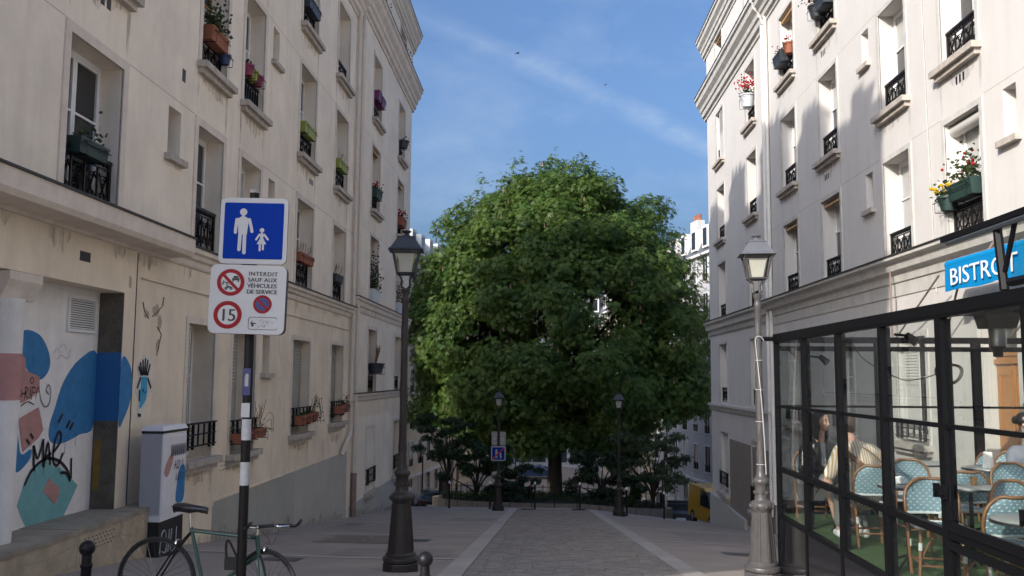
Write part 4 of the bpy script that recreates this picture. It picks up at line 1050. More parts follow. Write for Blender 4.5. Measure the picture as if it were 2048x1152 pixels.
# ------------------------------------------------------------------ window boxes and pots
def leaf_quads(b, centers, size, rnd, spread=0.5):
    """two-triangle leaves with random tilt"""
    for c in centers:
        c = Vector(c); d = Vector((rnd.gauss(0,1), rnd.gauss(0,1), rnd.gauss(0,.7))).normalized(); s = size*rnd.uniform(.6, 1.25)
        e = d.cross(Vector((rnd.gauss(0,1), rnd.gauss(0,1), rnd.gauss(0,1)))).normalized()*s*.42
        b.add([c, c+d*s*.5+e, c+d*s, c+d*s*.5-e], [(0,1,2,3)])
def flower_box(label, x, y0, y1, z, shape='trough', m='terracotta', h=.18, depth=.18, nx=1, plants=(), bracket=True, out=-0.13, name='flower_box', group='flower boxes and pots at the windows'):
    """x: outer wall face; box hangs outside the railing, z: base height"""
    yc = (y0+y1)/2
    root = empty(name, (x, yc, z)); tag(root, label, 'flower box' if shape == 'trough' else 'flower pot', group)
    rnd = random.Random(hash((round(y0, 2), round(z, 2))) & 0xffff)
    x0, x1 = nx*out, nx*(out+depth); hy = (y1-y0)/2
    b = MB(); xm = (x0+x1)/2; hx = abs(x1-x0)/2
    if shape == 'trough':
        b.frustum((xm, 0), (hx*.78, hy*.95), (hx, hy), h-.03, 0); b.frustum((xm, 0), (hx*1.06, hy*1.015), (hx*1.06, hy*1.015), .03, h-.03+.001)
        b.build('trough', m, root)
    else:
        b.lathe([(hy*.68, 0), (hy*.95, h-.04), (hy*1.06, h-.039), (hy*1.06, h)], 12, (xm, 0)); b.build('pot', m, root, smooth=40)
    b = MB(); b.box(xm-hx*.7, xm+hx*.7, -hy*.75, hy*.75, h+.001, h+.012); b.build('soil', 'soil', root)
    if bracket:
        b = MB(); r = .008
        for yy in (-hy*.7, hy*.7):
            b.tube([(x0-nx*.10, yy, h*.9), (x1+nx*.02, yy, h*.75), (x1+nx*.02, yy, -.015), (x0-nx*.10, yy, -.02)], r, 4)
        b.tube([(x1+nx*.025, -hy, h*.6), (x1+nx*.025, hy, h*.6)], r, 4)
        b.build('bracket', 'iron_black', root)
    for p in plants:
        kind, cnt, ht = p[:3]; sp = p[3] if len(p) > 3 else hy*.9
        b = MB()
        if kind in ('leaf_shrub', 'leaf_dark', 'leaf_rusty', 'leaf_grass'):
            cs = [(xm+rnd.gauss(0, hx*.7), rnd.uniform(-sp, sp), h+abs(rnd.gauss(0, ht*.45))) for _ in range(cnt*2)]
            leaf_quads(b, cs, .075, rnd); b.build('foliage', kind, root)
        elif kind == 'stalks':
            for _ in range(cnt):
                yy = rnd.uniform(-sp, sp); a = rnd.uniform(-.6, .6)
                b.tube([(xm, yy, h), (xm+nx*.06, yy+a*ht*.4, h+ht*.55), (xm+nx*.08, yy+a*ht, h+ht*rnd.uniform(.7, 1.1))], .006, 3)
            b.build('stalks', 'dry_stalk', root)
        elif kind == 'vine':
            for _ in range(cnt):
                yy = rnd.uniform(-sp, sp); pts = spline([(xm, yy, h), (xm+nx*.1, yy+rnd.uniform(0, .25), h+ht*rnd.uniform(.3, 1)), (xm+nx*.12, yy+rnd.uniform(.2, .5), h+ht*rnd.uniform(-.2, .6)), (xm+nx*.12, yy+rnd.uniform(.3, .6), h-ht*rnd.uniform(0, .8))], 4)
                b.tube(pts, .004, 3)
                leaf_quads(b, pts[2::3], .05, rnd)
            b.build('vine', 'leaf_shrub', root)
        else:
            for _ in range(cnt):
                c = (xm+rnd.gauss(0, hx*.8), rnd.uniform(-sp, sp), h+ht*rnd.uniform(.35, 1.0)); b.ball(c, rnd.uniform(.020, .034), 6, 4)
            b.build('blossom', kind, root)
    return root
S1, S2, S3 = 3.62, 6.68, 9.77
flower_box('dark green trough with a small leafy plant, at the window above the mural portal', WL, 10.3, 11.0, 4.27, m='plastic_green', h=.19, depth=.2, plants=[('leaf_shrub', 26, .3, .16)])
flower_box('terracotta trough with a feathery shrub, second floor above the sign', WL, 14.2, 14.95, 7.18, m='terracotta', h=.24, depth=.24, plants=[('leaf_grass', 170, .5, .25)])
flower_box('small blue pot hooked beside the terracotta trough with the feathery shrub', WL, 15.0, 15.24, 7.05, 'pot', 'plastic_blue', h=.18, depth=.2)
flower_box('pink pot nearer the street corner of the pink and lime trio', WL, 16.15, 16.42, 7.25, 'pot', 'plastic_pink', h=.22, depth=.22, plants=[('leaf_dark', 8, .1)])
flower_box('lime pot between two pink pots on a second floor railing', WL, 16.47, 16.72, 7.25, 'pot', 'plastic_lime', h=.2, depth=.22)
flower_box('pink pot on the tree side of the lime pot', WL, 16.77, 17.03, 7.25, 'pot', 'plastic_pink', h=.2, depth=.22)
flower_box('slate grey trough, highest box on the beige building near the sign', WL, 20.15, 21.15, 10.3, m='plastic_slate', h=.24, depth=.24, plants=[('leaf_dark', 10, .1)])
flower_box('lime green trough on the second floor, nearer the sign of the two', WL, 20.05, 21.05, 7.25, m='plastic_lime', h=.24, depth=.24)
flower_box('lime green trough on the second floor, next to the drainpipes', WL, 23.6, 24.6, 7.25, m='plastic_lime', h=.24, depth=.24, plants=[('stalks', 8, .25)])
flower_box('terracotta trough with thin stalks, first floor just behind the sign', WL, 19.95, 21.15, 4.22, m='terracotta', h=.2, depth=.24, plants=[('stalks', 10, .25)])
flower_box('grey trough with dry twigs, first floor left of the drainpipes', WL, 23.6, 24.4, 4.15, m='plastic_slate', h=.2, depth=.22, plants=[('stalks', 10, .3)])
flower_box('magenta trough under the cornice, upper of the pair', WL, 28.7, 29.2, 10.75, m='plastic_magenta', h=.32, depth=.30)
flower_box('magenta trough under the cornice, lower of the pair', WL, 29.25, 29.8, 10.70, m='plastic_magenta', h=.32, depth=.32)
flower_box('small grey pot below the corner of the cornice', WL, 34.1, 34.6, 10.55, 'pot', 'plastic_slate', h=.3, depth=.4, plants=[('leaf_shrub', 20, .2)])
flower_box('dark green trough of red geraniums in the middle of the second beige building', WL, 28.8, 29.7, 7.5, m='plastic_green', h=.3, depth=.28, plants=[('leaf_dark', 40, .15), ('petal_red', 26, .25)])
flower_box('terracotta box of red geraniums just above the near lamp', WL, 34.0, 35.0, 7.45, m='terracotta', h=.34, depth=.3, plants=[('leaf_dark', 30, .15), ('petal_red', 40, .32)])
flower_box('white slatted planter with tall ivy above the ledge', WL, 28.6, 29.85, 4.02, m='planter_white', h=.42, depth=.34, bracket=False, out=-.2, plants=[('leaf_dark', 260, 1.3, .5), ('vine', 9, 1.1)])
flower_box('white slatted planter half hidden behind the near lamp post', WL, 33.8, 35.0, 4.02, m='planter_white', h=.42, depth=.34, bracket=False, out=-.2, plants=[('leaf_rusty', 90, 1.0, .4), ('vine', 5, .8)])
flower_box('trough of rusty red plants standing on the cornice, nearer the drainpipes', WL, 28.5, 30.0, 13.88, m='plastic_slate', h=.16, depth=.2, bracket=False, out=.04, plants=[('leaf_rusty', 120, .5), ('petal_red', 14, .45)])
flower_box('trough of rusty red plants standing on the cornice, at the corner by the sky', WL, 33.6, 35.2, 13.88, m='plastic_slate', h=.16, depth=.2, bracket=False, out=.04, plants=[('leaf_rusty', 140, .55), ('petal_red', 10, .45)])
flower_box('dark pot of dry straw coloured grass behind the near lamp', WL, 29.0, 29.6, 1.7, 'pot', 'plastic_slate', h=.34, depth=.5, plants=[('stalks', 40, .55, .18)])
TB = 'terracotta'
flower_box('terracotta trough hidden behind the striped sign post', WL, 15.95, 16.6, 0.40, m=TB, out=0.05, h=.17, depth=.2, plants=[('leaf_grass', 12, .1)])
flower_box('terracotta trough with bare branching twigs right of the striped sign post', WL, 16.7, 17.4, 0.44, m=TB, out=0.05, h=.17, depth=.2, plants=[('stalks', 7, .55), ('vine', 3, .3)])
for i, (a, c) in enumerate(((19.95, 20.4), (20.45, 20.95), (21.0, 21.45))):
    flower_box(('terracotta trough nearest the sign on the middle ground floor railing', 'terracotta trough in the middle of three on a ground floor railing', 'terracotta trough with trailing vine, last of three on a ground floor railing')[i], WL, a, c, 0.52+.02*i, m=TB, out=0.05, h=.2, depth=.2, plants=[('leaf_grass', 8, .08)] + ([('vine', 6, .4), ('stalks', 6, .4)] if i == 2 else []))
flower_box('terracotta trough left of another, beside the drainpipe elbow', WL, 23.75, 24.35, 0.62, m=TB, out=0.05, h=.2, depth=.2)
flower_box('terracotta trough with a sprig, touching the drainpipes', WL, 24.4, 24.95, 0.66, m=TB, out=0.05, h=.2, depth=.2, plants=[('stalks', 4, .3), ('leaf_grass', 12, .2)])
kw = dict(nx=-1)
flower_box('pine green trough with red flowers and a tall shrub above the bistro awning', WR, 13.95, 14.75, 4.52, m='plastic_pine', h=.26, depth=.28, plants=[('leaf_shrub', 120, .55), ('petal_red', 10, .55)], **kw)
flower_box('pot spilling yellow flowers above the bistro awning', WR, 14.80, 15.15, 4.42, 'pot', 'plastic_pine', h=.24, depth=.32, plants=[('leaf_shrub', 60, .2), ('petal_yellow', 46, .22, .28)], **kw)
flower_box('black pot of red geraniums at the very top, right of the drainpipes', WR, 21.35, 21.8, 10.5, 'pot', 'plastic_slate', h=.3, depth=.35, plants=[('leaf_dark', 40, .25), ('petal_red', 34, .4)], **kw)
flower_box('grey trough with a few flowers next to the black pot of geraniums', WR, 20.6, 21.25, 10.5, m='plastic_slate', h=.3, depth=.35, plants=[('leaf_dark', 30, .2), ('petal_red', 8, .25)], **kw)
flower_box('grey trough with pale pink flowers beside the white drainpipes', WR, 24.4, 25.2, 10.45, m='plastic_slate', h=.32, depth=.35, plants=[('leaf_dark', 30, .2), ('petal_pink', 16, .25)], **kw)
flower_box('small terracotta pot next to the pale pink flowers', WR, 24.0, 24.35, 10.55, 'pot', TB, h=.3, depth=.3, plants=[('petal_red', 8, .2), ('leaf_dark', 12, .15)], **kw)
flower_box('white pot full of red geraniums below the right cornice', WR, 28.7, 29.2, 10.5, 'pot', 'planter_white', h=.42, depth=.42, plants=[('leaf_dark', 60, .3), ('petal_red', 110, .6, .42)], **kw)

# ------------------------------------------------------------------ lamp posts
def lamp_post(label, x, y, rz=0.0, iron='iron_lamp', roofm='lamp_roof', white=True):
    root = empty('street_lamp', (x, y, gz(x, y)-0.02), rz); tag(root, label, 'street lamp', 'street lamps along the sloping street')
    b = MB(); b.lathe([(.235, 0), (.235, .12), (.228, .135)], 8, rot=PI/8); b.build('plinth', iron, root)
    b = MB(); b.lathe([(.205, .135), (.225, .15), (.23, .175), (.22, .20), (.19, .215), (.19, .235), (.185, .24), (.172, .26)], 20)
    b.lathe([(.170, .255), (.150, .50), (.132, .72), (.122, .87)], 8, rot=PI/8)
    b.build('base', iron, root, smooth=35)
    for k in range(8):
        a = PI/8 + k*PI/4 + PI/8; bb = MB()
        def pp(t, r, z): return (r*math.cos(a)+t*math.sin(a), r*math.sin(a)-t*math.cos(a), z)
        r0, r1 = .170*.925, .122*.925
        for s in (-1, 1): bb.tube([pp(s*.045, r0+.001, .27), pp(s*.033, r1+.001, .85)], .004, 4)
        bb.build('base_moulding', iron, root)
    b = MB(); b.lathe([(.12, .86), (.125, .88), (.140, .90), (.145, .93), (.140, .965), (.115, .985), (.088, 1.0), (.082, 1.03), (.078, 1.16), (.085, 1.19), (.098, 1.21), (.104, 1.235), (.096, 1.26), (.075, 1.275), (.064, 1.30), (.054, 1.36), (.050, 1.45)], 20)
    for k in range(8):
        a = k*PI/4; b.ball((.082*math.cos(a), .082*math.sin(a), 1.095), (.018, .018, .026), 6, 5)
        b.ball((.142*math.cos(a+.3), .142*math.sin(a+.3), .93), (.022, .022, .028), 6, 5)
    b.build('collar', iron, root, smooth=50)
    b = MB(); b.lathe([(.050, 1.45), (.048, 1.9), (.046, 2.4), (.042, 3.2), (.040, 3.40), (.048, 3.42), (.048, 3.46), (.038, 3.48), (.042, 3.52), (.056, 3.55), (.058, 3.575), (.03, 3.59)], 14)
    for k in range(2):   # raised spiral ivy on the shaft
        pts = [((.049-.003*t)*math.cos(k*PI+t*2.6), (.049-.003*t)*math.sin(k*PI+t*2.6), 1.5+t*.62) for t in [i*.12 for i in range(25)]]
        b.tube(pts, .007, 4)
    b.build('shaft', iron, root, smooth=50)
    b = MB()
    for k in range(4):
        a = PI/4+k*PI/2; c, s = math.cos(a), math.sin(a)
        b.tube(spline([(.02*c, .02*s, 3.58), (.075*c, .075*s, 3.62), (.075*c, .075*s, 3.70), (.13*c, .13*s, 3.78)], 4), .011, 6)
    b.build('bracket', iron, root)
    # lantern: tapered square box with four panes
    zb, zt, hb, ht = 3.78, 4.085, .112, .172
    b = MB()
    for sx in (-1, 1):
        for sy in (-1, 1): b.tube([(sx*hb, sy*hb, zb), (sx*ht, sy*ht, zt)], .011, 4)
    for z, h in ((zb, hb), (zt, ht)):
        c = [(-h, -h, z), (h, -h, z), (h, h, z), (-h, h, z)]
        for i in range(4): b.tube([c[i], c[(i+1) % 4]], .012, 4)
    lan = b.build('lantern', roofm if roofm != 'lamp_roof_grey' else iron, root)
    for i in range(4):
        a = i*PI/2; R = Matrix.Rotation(a, 3, 'Z')
        q = [R @ Vector(p) for p in ((-hb+.008, -hb, zb+.01), (hb-.008, -hb, zb+.01), (ht-.008, -ht, zt-.01), (-ht+.008, -ht, zt-.01))]
        bb = MB(); bb.poly(q); bb.build('pane', 'lamp_glass', lan)
    b = MB(); b.frustum((0, 0), (.068, .068), (.108, .108), .235, zb+.02); b.build('diffuser', 'lamp_white', lan)
    b = MB(); b.frustum((0, 0), (.225, .225), (.19, .19), .03, zt-.005); b.frustum((0, 0), (.19, .19), (.105, .105), .14, zt+.0255); b.frustum((0, 0), (.115, .115), (.11, .11), .012, zt+.166)
    roof_ = b.build('lantern_roof', roofm, root)
    b = MB(); b.lathe([(.075, zt+.176), (.06, zt+.19), (.035, zt+.21), (.032, zt+.225), (.06, zt+.24), (.068, zt+.252), (.05, zt+.262), (.015, zt+.268)], 14); b.build('finial', roofm, roof_, smooth=50)
    return root
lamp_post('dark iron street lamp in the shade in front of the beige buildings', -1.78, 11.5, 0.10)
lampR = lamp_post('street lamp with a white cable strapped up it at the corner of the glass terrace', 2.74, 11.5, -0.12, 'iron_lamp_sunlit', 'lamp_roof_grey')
lamp_post('street lamp carrying two small square signs near the tree', -1.60, 33.0, 0.05)
lamp_post('street lamp without signs near the tree, at the far end of the paved strip', 2.70, 32.2, 0.0)
lamp_post('distant street lamp among the shrubs right of the tree', 8.4, 64.0)
lamp_post('distant street lamp in front of the pale houses, furthest from the tree trunk', -8.2, 62.0)
lamp_post('distant street lamp between the small maple and the signs', -6.2, 66.0)
lamp_post('distant street lamp just left of the tree trunk', -2.3, 78.0)
# white cable up the lamp and its straps
b = MB(); z0 = gz(2.74, 11.5)
cab_pts = spline([(2.79, 11.44, z0+1.3), (2.77, 11.43, z0+1.8), (2.745, 11.44, z0+2.3), (2.70, 11.45, z0+2.86), (2.70, 11.45, z0+3.0), (2.76, 11.45, z0+3.02), (2.80, 11.46, z0+2.97)], 6)
b.tube(cab_pts, .0065, 5)
for z in (1.42, 1.95, 2.35, 2.72): b.tube(arc((2.74, 11.5, z0+z), .055, 0, 2*PI, 12, (1,0,0), (0,1,0)), .005, 4, closed=False)
tag(b.build('cable', 'sign_white', smooth=60), 'white electric cable running up the lamp post by the terrace', 'cable')

# ------------------------------------------------------------------ bollards
def ball_bollard(label, x, y, ztop):
    z0 = gz(x, y); root = empty('bollard', (x, y, z0-.02)); tag(root, label, 'bollard', 'short ball bollards across the street')
    h = ztop - z0 + .02
    b = MB(); b.lathe([(.055, 0), (.05, .05), (.042, .06), (.040, h-.22), (.048, h-.205), (.048, h-.19), (.038, h-.18), (.036, h-.08)], 16); b.build('post', 'bollard_black', root, smooth=40)
    b = MB(); b.ball((0, 0, h-.062), .062, 18, 12); b.build('ball', 'bollard_black', root, smooth=60)
ball_bollard('black ball topped bollard in front of the stone step', -3.63, 7.2, 0.285)
ball_bollard('black ball topped bollard at the foot of the dark lamp', -0.92, 7.2, 0.235)
ball_bollard('black ball topped bollard beside the glass terrace', 2.05, 6.75, 0.19)
def slim_bollard(label, x, y):
    root = empty('slim_bollard', (x, y, gz(x, y)-.01)); tag(root, label, 'bollard', 'slim bollards at the end of the paved strip')
    b = MB(); b.lathe([(.06, 0), (.06, .03), (.036, .05), (.034, .95)], 10); b.build('post', 'bollard_black', root, smooth=40)
    b = MB(); b.lathe([(.036, .95), (.04, .97), (.04, 1.02), (.02, 1.05)], 10); b.build('cap', 'letter_white', root, smooth=40)
for x, y, l in ((-0.28, 34.6, 'slim black bollard with white top, left end of the paved strip'), (1.42, 34.6, 'slim black bollard with white top, right end of the paved strip'), (-2.0, 34.8, 'slim bollard just left of the lamp with signs'), (-3.6, 35.2, 'slim bollard farthest left before the planter'), (3.1, 33.6, 'slim bollard just right of the lamp without signs'), (4.7, 35.4, 'slim bollard on the right by the brown kerb end')):
    slim_bollard(l, x, y)

# ------------------------------------------------------------------ pedestrian sign on a banded post
def rrect(w, h, r, y=0.0, n=5):
    pts = []
    for cx, cz, a in ((w/2-r, h/2-r, 0), (-w/2+r, h/2-r, PI/2), (-w/2+r, -h/2+r, PI), (w/2-r, -h/2+r, 3*PI/2)):
        pts += [(cx+r*math.cos(a+PI/2*i/n), y, cz+r*math.sin(a+PI/2*i/n)) for i in range(n+1)]
    return pts
def disc(c, r, y, n=28): return [(c[0]+r*math.cos(2*PI*i/n), y, c[1]+r*math.sin(2*PI*i/n)) for i in range(n)]
def flat(parent, name, pts, m, th=.0012):
    b = MB(); b.prism(pts, (0, -th, 0)); return b.build(name, m, parent)
def annulus(parent, name, c, r0, r1, y, m, n=32):
    b = MB(); a = disc(c, r1, y, n); d = disc(c, r0, y, n)
    b.add(a+d, [(i, (i+1) % n, n+(i+1) % n, n+i) for i in range(n)]); return b.build(name, m, parent)
sx, sy = -2.315, 7.0
sign = empty('sign_post', (sx, sy, gz(sx, sy)-.03)); tag(sign, 'black and white banded post with a blue pedestrian zone sign', 'street sign')
g0 = gz(sx, sy)-.03
def zl(z): return z - g0
def band(z0, z1, m): b = MB(); b.lathe([(.037, z0), (.037, z1)], 14); return b.build('post_band', m, sign, smooth=40)
band(0, zl(.757), 'post_black'); band(zl(.757), zl(.934), 'post_white'); band(zl(.934), zl(1.103), 'post_black'); band(zl(1.103), zl(1.265), 'post_white'); band(zl(1.265), zl(3.06), 'post_black')
b = MB(); b.box(-.033, .033, -.041, -.036, zl(1.28), zl(1.39)); b.build('sticker', 'sign_white', sign)
b = MB(); b.box(-.032, .032, -.041, -.036, zl(1.45), zl(1.66)); b.build('poster', 'sign_blue_faded', sign)
b = MB(); b.box(-.012, .016, -.0425, -.0405, zl(1.52), zl(1.60)); b.ball((0.004, -.041, zl(1.60)), (.014, .003, .019), 8, 6); b.build('poster_print', 'sign_back', sign)
def panel(name, w, h, r, zc, rz, th, side, yoff=-.055):
    o = empty('mount', (0, yoff, zl(zc)), rz); bpy.data.objects.remove(o)
    b = MB(); b.prism(rrect(w, h, r, 0), (0, th, 0)); p = b.build(name, ['sign_side'], sign); p.location = (0, yoff, zl(zc)); p.rotation_euler = (0, .012, rz)
    flat(p, 'face', rrect(w, h, r, -.0005), side); return p
p1 = panel('pedestrian_panel', .535, .530, .045, 2.745, 0.05, .02, 'sign_white'); p1.location.x = 0.02
bp = p1
flat(bp, 'blue_field', rrect(.470, .450, .012, -.0025), 'sign_blue')
Y = -.0045
man = MB()
def limb(b, pts, r, y=Y):
    pts = [Vector((p[0], 0, p[1])) for p in pts]; n = len(pts); vs = []
    for i, p in enumerate(pts):
        t = pts[min(i+1, n-1)]-pts[max(i-1, 0)]; t.normalize(); s = Vector((-t.z, 0, t.x))*r
        vs += [p+s+Vector((0, y, 0)), p-s+Vector((0, y, 0))]
    b.add(vs, [(2*i, 2*i+1, 2*i+3, 2*i+2) for i in range(n-1)])
    for q in (pts[0], pts[-1]): b.poly([(q.x+r*math.cos(a), y-.0002, q.z+r*math.sin(a)) for a in [k*PI/6 for k in range(12)]])
man.poly(disc((-.085, .150), .029, Y)); man.poly([(-.130, Y, .095), (-.105, Y, .112), (-.065, Y, .112), (-.040, Y, .095), (-.052, Y, -.03), (-.118, Y, -.03)])
limb(man, [(-.135, .09), (-.143, .0), (-.143, -.015)], .012); limb(man, [(-.036, .09), (-.022, .04), (-.012, -.005)], .012)
limb(man, [(-.104, -.02), (-.108, -.15)], .014); limb(man, [(-.069, -.02), (-.068, -.175)], .014); limb(man, [(-.086, .13), (-.086, .10)], .012)
man.build('adult_figure', 'sign_white', bp)
kid = MB(); kid.poly(disc((.067, .006), .018, Y)); kid.poly([(.048, Y, -.022), (.086, Y, -.022), (.078, Y, -.055), (.104, Y, -.105), (.030, Y, -.105), (.056, Y, -.055)])
limb(kid, [(.048, -.028), (.024, -.068)], .008); limb(kid, [(.086, -.028), (.116, -.066)], .008); limb(kid, [(.055, -.10), (.055, -.155)], .008); limb(kid, [(.080, -.10), (.080, -.145)], .008); limb(kid, [(.067, 0), (.067, -.025)], .007)
kid.build('child_figure', 'sign_white', bp)
p2 = panel('rules_panel', .585, .540, .05, 2.196, 0.10, .09, 'sign_white', -.10); p2.location.x = 0.005; p2.rotation_euler.y = .02
for (c, ro, ri) in (((-.135, .130), .106, .076), ((-.145, -.125), .109, .076)):
    annulus(p2, 'red_ring', c, ri, ro, -.004, 'sign_red'); 
    flat(p2, 'ring_field', disc(c, ri, -.0025), 'post_white', .001)
b = MB(); c = (-.135, .130); s = .7071; limb(b, [(c[0]-.078*s, c[1]+.078*s), (c[0]+.078*s, c[1]-.078*s)], .012, -.0055); b.build('red_bar', 'sign_red', p2)
blk = MB(); y = -.005
cx, cz = -.098, .160
blk.poly([(cx-.022, y, cz+.004), (cx-.014, y, cz+.022), (cx+.016, y, cz+.022), (cx+.024, y, cz+.004)]); blk.poly([(cx-.028, y, cz-.014), (cx-.028, y, cz+.003), (cx+.030, y, cz+.003), (cx+.030, y, cz-.014)]); blk.poly([(cx-.024, y, cz-.026), (cx-.024, y, cz-.014), (cx-.014, y, cz-.014), (cx-.014, y, cz-.026)]); blk.poly([(cx+.016, y, cz-.026), (cx+.016, y, cz-.014), (cx+.026, y, cz-.014), (cx+.026, y, cz-.026)])
blk.build('car_symbol', 'black_ink', p2)
for (cx, cz, nm) in ((-.180, .118, 'bicycle_symbol'), (-.150, .082, 'motorbike_symbol')):
    b = MB()
    for dx in (-.019, .021):
        a = disc((cx+dx, cz), .013, -.005, 14); d = disc((cx+dx, cz), .009, -.005, 14); b.add(a+d, [(i, (i+1) % 14, 14+(i+1) % 14, 14+i) for i in range(14)])
    limb(b, [(cx-.019, cz), (cx-.004, cz+.012), (cx+.012, cz+.012), (cx+.021, cz)], .0035 if 'bi' == nm[:2] else .007, -.0052); limb(b, [(cx-.012, cz+.022), (cx-.004, cz+.012)], .004, -.0054)
    b.build(nm, 'black_ink', p2)
me = text_mesh('number_text', '15', .135, 'black_ink', .0006, 'CENTER', 0.95)
for dx in (0, .004): link_mesh('number_text', me, p2, (-.145+dx, -.006-.0004*(dx > 0), -.172), (PI/2, 0, 0))
for i, tx in enumerate(('INTERDIT', 'SAUF AUX', 'V\u00c9HICULES', 'DE SERVICE')):
    me = text_mesh('sign_text', tx, .046, 'black_ink', .0006, 'LEFT', (1.16, 1.06, 1.0, 1.0)[i])
    for dx in (0, .0022): link_mesh('sign_text', me, p2, (-.002+dx-.003*i, -.004-.0004*(dx > 0), .188-.047*i), (PI/2, 0, 0))
c = (.118, -.035)
flat(p2, 'no_parking_disc', disc(c, .072, -.003), 'sign_red'); flat(p2, 'no_parking_field', disc(c, .052, -.0045), 'sign_blue_faded')
b = MB(); limb(b, [(c[0]-.05*s, c[1]+.05*s), (c[0]+.05*s, c[1]-.05*s)], .008, -.0062); b.build('no_parking_bar', 'sign_red', p2)
b = MB(); q = rrect(.225, .10, .02, -.004); qi = rrect(.217, .092, .017, -.004); n = len(q)
q = [(x+.128, yy, z-.185) for x, yy, z in q]; qi = [(x+.128, yy, z-.185) for x, yy, z in qi]
b.add(q+qi, [(i, (i+1) % n, n+(i+1) % n, n+i) for i in range(n) if i not in (0, 23, 22)]); b.build('tow_plate_outline', 'black_ink', p2)
b = MB(); b.poly(disc((.050, -.200), .011, -.0045, 12)); b.poly([(.034, -.0047, -.190), (.034, -.0047, -.178), (.076, -.0047, -.182), (.080, -.0047, -.190)]); b.poly([(.040, -.0047, -.178), (.046, -.0047, -.160), (.049, -.0047, -.160), (.047, -.0047, -.178)]); b.build('tow_symbol', 'black_ink', p2)
rr = random.Random(5)
b = MB()
for i in range(26):
    cx, cz, r = .09+rr.random()*.12, -.185+rr.uniform(-.035, .035), rr.uniform(.003, .012); b.poly([(cx+r*rr.uniform(.4, 1)*math.cos(k*PI/3.5), -.0046, cz+r*rr.uniform(.3, .8)*math.sin(k*PI/3.5)) for k in range(7)])
b.build('scratched_residue', 'sign_back', p2)
b = MB(); b.lathe([(.04, zl(3.06)), (.04, zl(3.085)), (.01, zl(3.09))], 12); b.build('post_cap', 'sign_back', sign)

# ------------------------------------------------------------------ signs on the far lamp
far_sign = empty('zone_end_sign', (-1.60, 32.93, gz(-1.6, 33)+2.05)); tag(far_sign, 'small blue end of pedestrian zone sign with a red slash on a far lamp', 'street sign')
b = MB(); b.prism(rrect(.52, .52, .04, 0), (0, .02, 0)); b.build('panel', 'sign_white', far_sign)
flat(far_sign, 'blue_field', rrect(.45, .45, .02, -.003), 'sign_blue')
b = MB(); b.poly(disc((-.07, .12), .035, -.008)); limb(b, [(-.07, .08), (-.07, -.03)], .035, -.008); limb(b, [(-.09, -.03), (-.09, -.15)], .018, -.008); limb(b, [(-.05, -.03), (-.05, -.15)], .018, -.008); b.poly(disc((.08, .0), .026, -.008)); limb(b, [(.08, -.03), (.08, -.09)], .028, -.008); limb(b, [(.07, -.09), (.07, -.16)], .013, -.008); limb(b, [(.10, -.09), (.10, -.16)], .013, -.008); b.build('figures', 'sign_white', far_sign)
b = MB(); limb(b, [(-.19, -.19), (.19, .19)], .028, -.011); b.build('red_slash', 'sign_red_bright', far_sign)
b = MB(); b.box(-.03, .03, .02, .05, -.2, .2); b.build('clamp', 'sign_back', far_sign)
back_sign = empty('sign_back_panel', (-1.60, 33.05, gz(-1.6, 33)+2.58)); tag(back_sign, 'grey back of a square sign above the small blue sign', 'street sign')
b = MB(); b.prism(rrect(.52, .50, .05, 0), (0, .02, 0)); b.build('panel', 'sign_back', back_sign)
b = MB(); 
for z in (-.16, .13): b.box(-.2, .2, -.02, -.001, z-.02, z+.02)
b.box(-.2, -.08, -.012, -.001, -.05, .05); b.box(.06, .2, -.012, -.001, -.1, .05)
b.build('back_rail', 'sign_white', back_sign)

# ------------------------------------------------------------------ utility cabinet
cabinet = empty('utility_cabinet', (-5.1, 12.0, gz(-5.1, 12.3)-.03)); tag(cabinet, 'white street cabinet with a black base and graffiti by the stone step', 'utility box')
H = .92-gz(-5.1, 12.3)+.03
b = MB(); b.box(-.27, 0, .0, .80, .0, .52); b.build('base', 'cabinet_black', cabinet)
b = MB(); b.box(-.282, -.005, -.006, .012, .62, H-.10); b.build('side_panel', 'cabinet_grey', cabinet)
b = MB(); b.box(-.27, .004, .0125, .80, .521, H-.10); body = b.build('body', 'cabinet_white', cabinet)
b = MB(); b.box(-.285, .012, -.012, .815, H-.098, H-.065); b.build('seam', 'black_ink', cabinet)
b = MB(); b.frustum((-.136, .40), (.155, .418), (.13, .39), .06, H-.064); b.build('lid', 'cabinet_white', cabinet)
b = MB(); b.box(.0045, .014, .03, .785, .60, H-.15); b.build('door', 'cabinet_white', cabinet)
def cab_paint(pts, m, lift=.016): b = MB(); b.prism([(lift, y, z) for y, z in pts], (.001, 0, 0)); b.build('paint_patch', m, cabinet)
cab_paint(smooth_blob([(.48, .75), (.62, .70), (.76, .76), (.77, 1.15), (.66, 1.22), (.55, 1.14), (.50, .95)]), 'mural_blue')
cab_paint(smooth_blob([(.06, 1.18), (.16, 1.10), (.30, 1.24), (.34, 1.38), (.20, 1.36)]), 'mural_pink')
def cab_strokes(lines, r):
    b = MB()
    for ln in lines: 
        pts = [Vector((.0185, y, z)) for y, z in ln]; n = len(pts); vs = []
        for i, p in enumerate(pts):
            t = pts[min(i+1, n-1)]-pts[max(i-1, 0)]; t.normalize(); s = Vector((0, -t.z, t.y))*r; vs += [p+s, p-s]
        b.add(vs, [(2*i, 2*i+1, 2*i+3, 2*i+2) for i in range(n-1)])
    b.build('graffiti_tag', 'black_ink', cabinet)
tagl = []
for i in range(7):
    u = .26+i*.072; tagl += [[(u, 1.36), (u+.015, 1.52), (u+.035, 1.38), (u+.05, 1.53), (u+.055, 1.37)]]
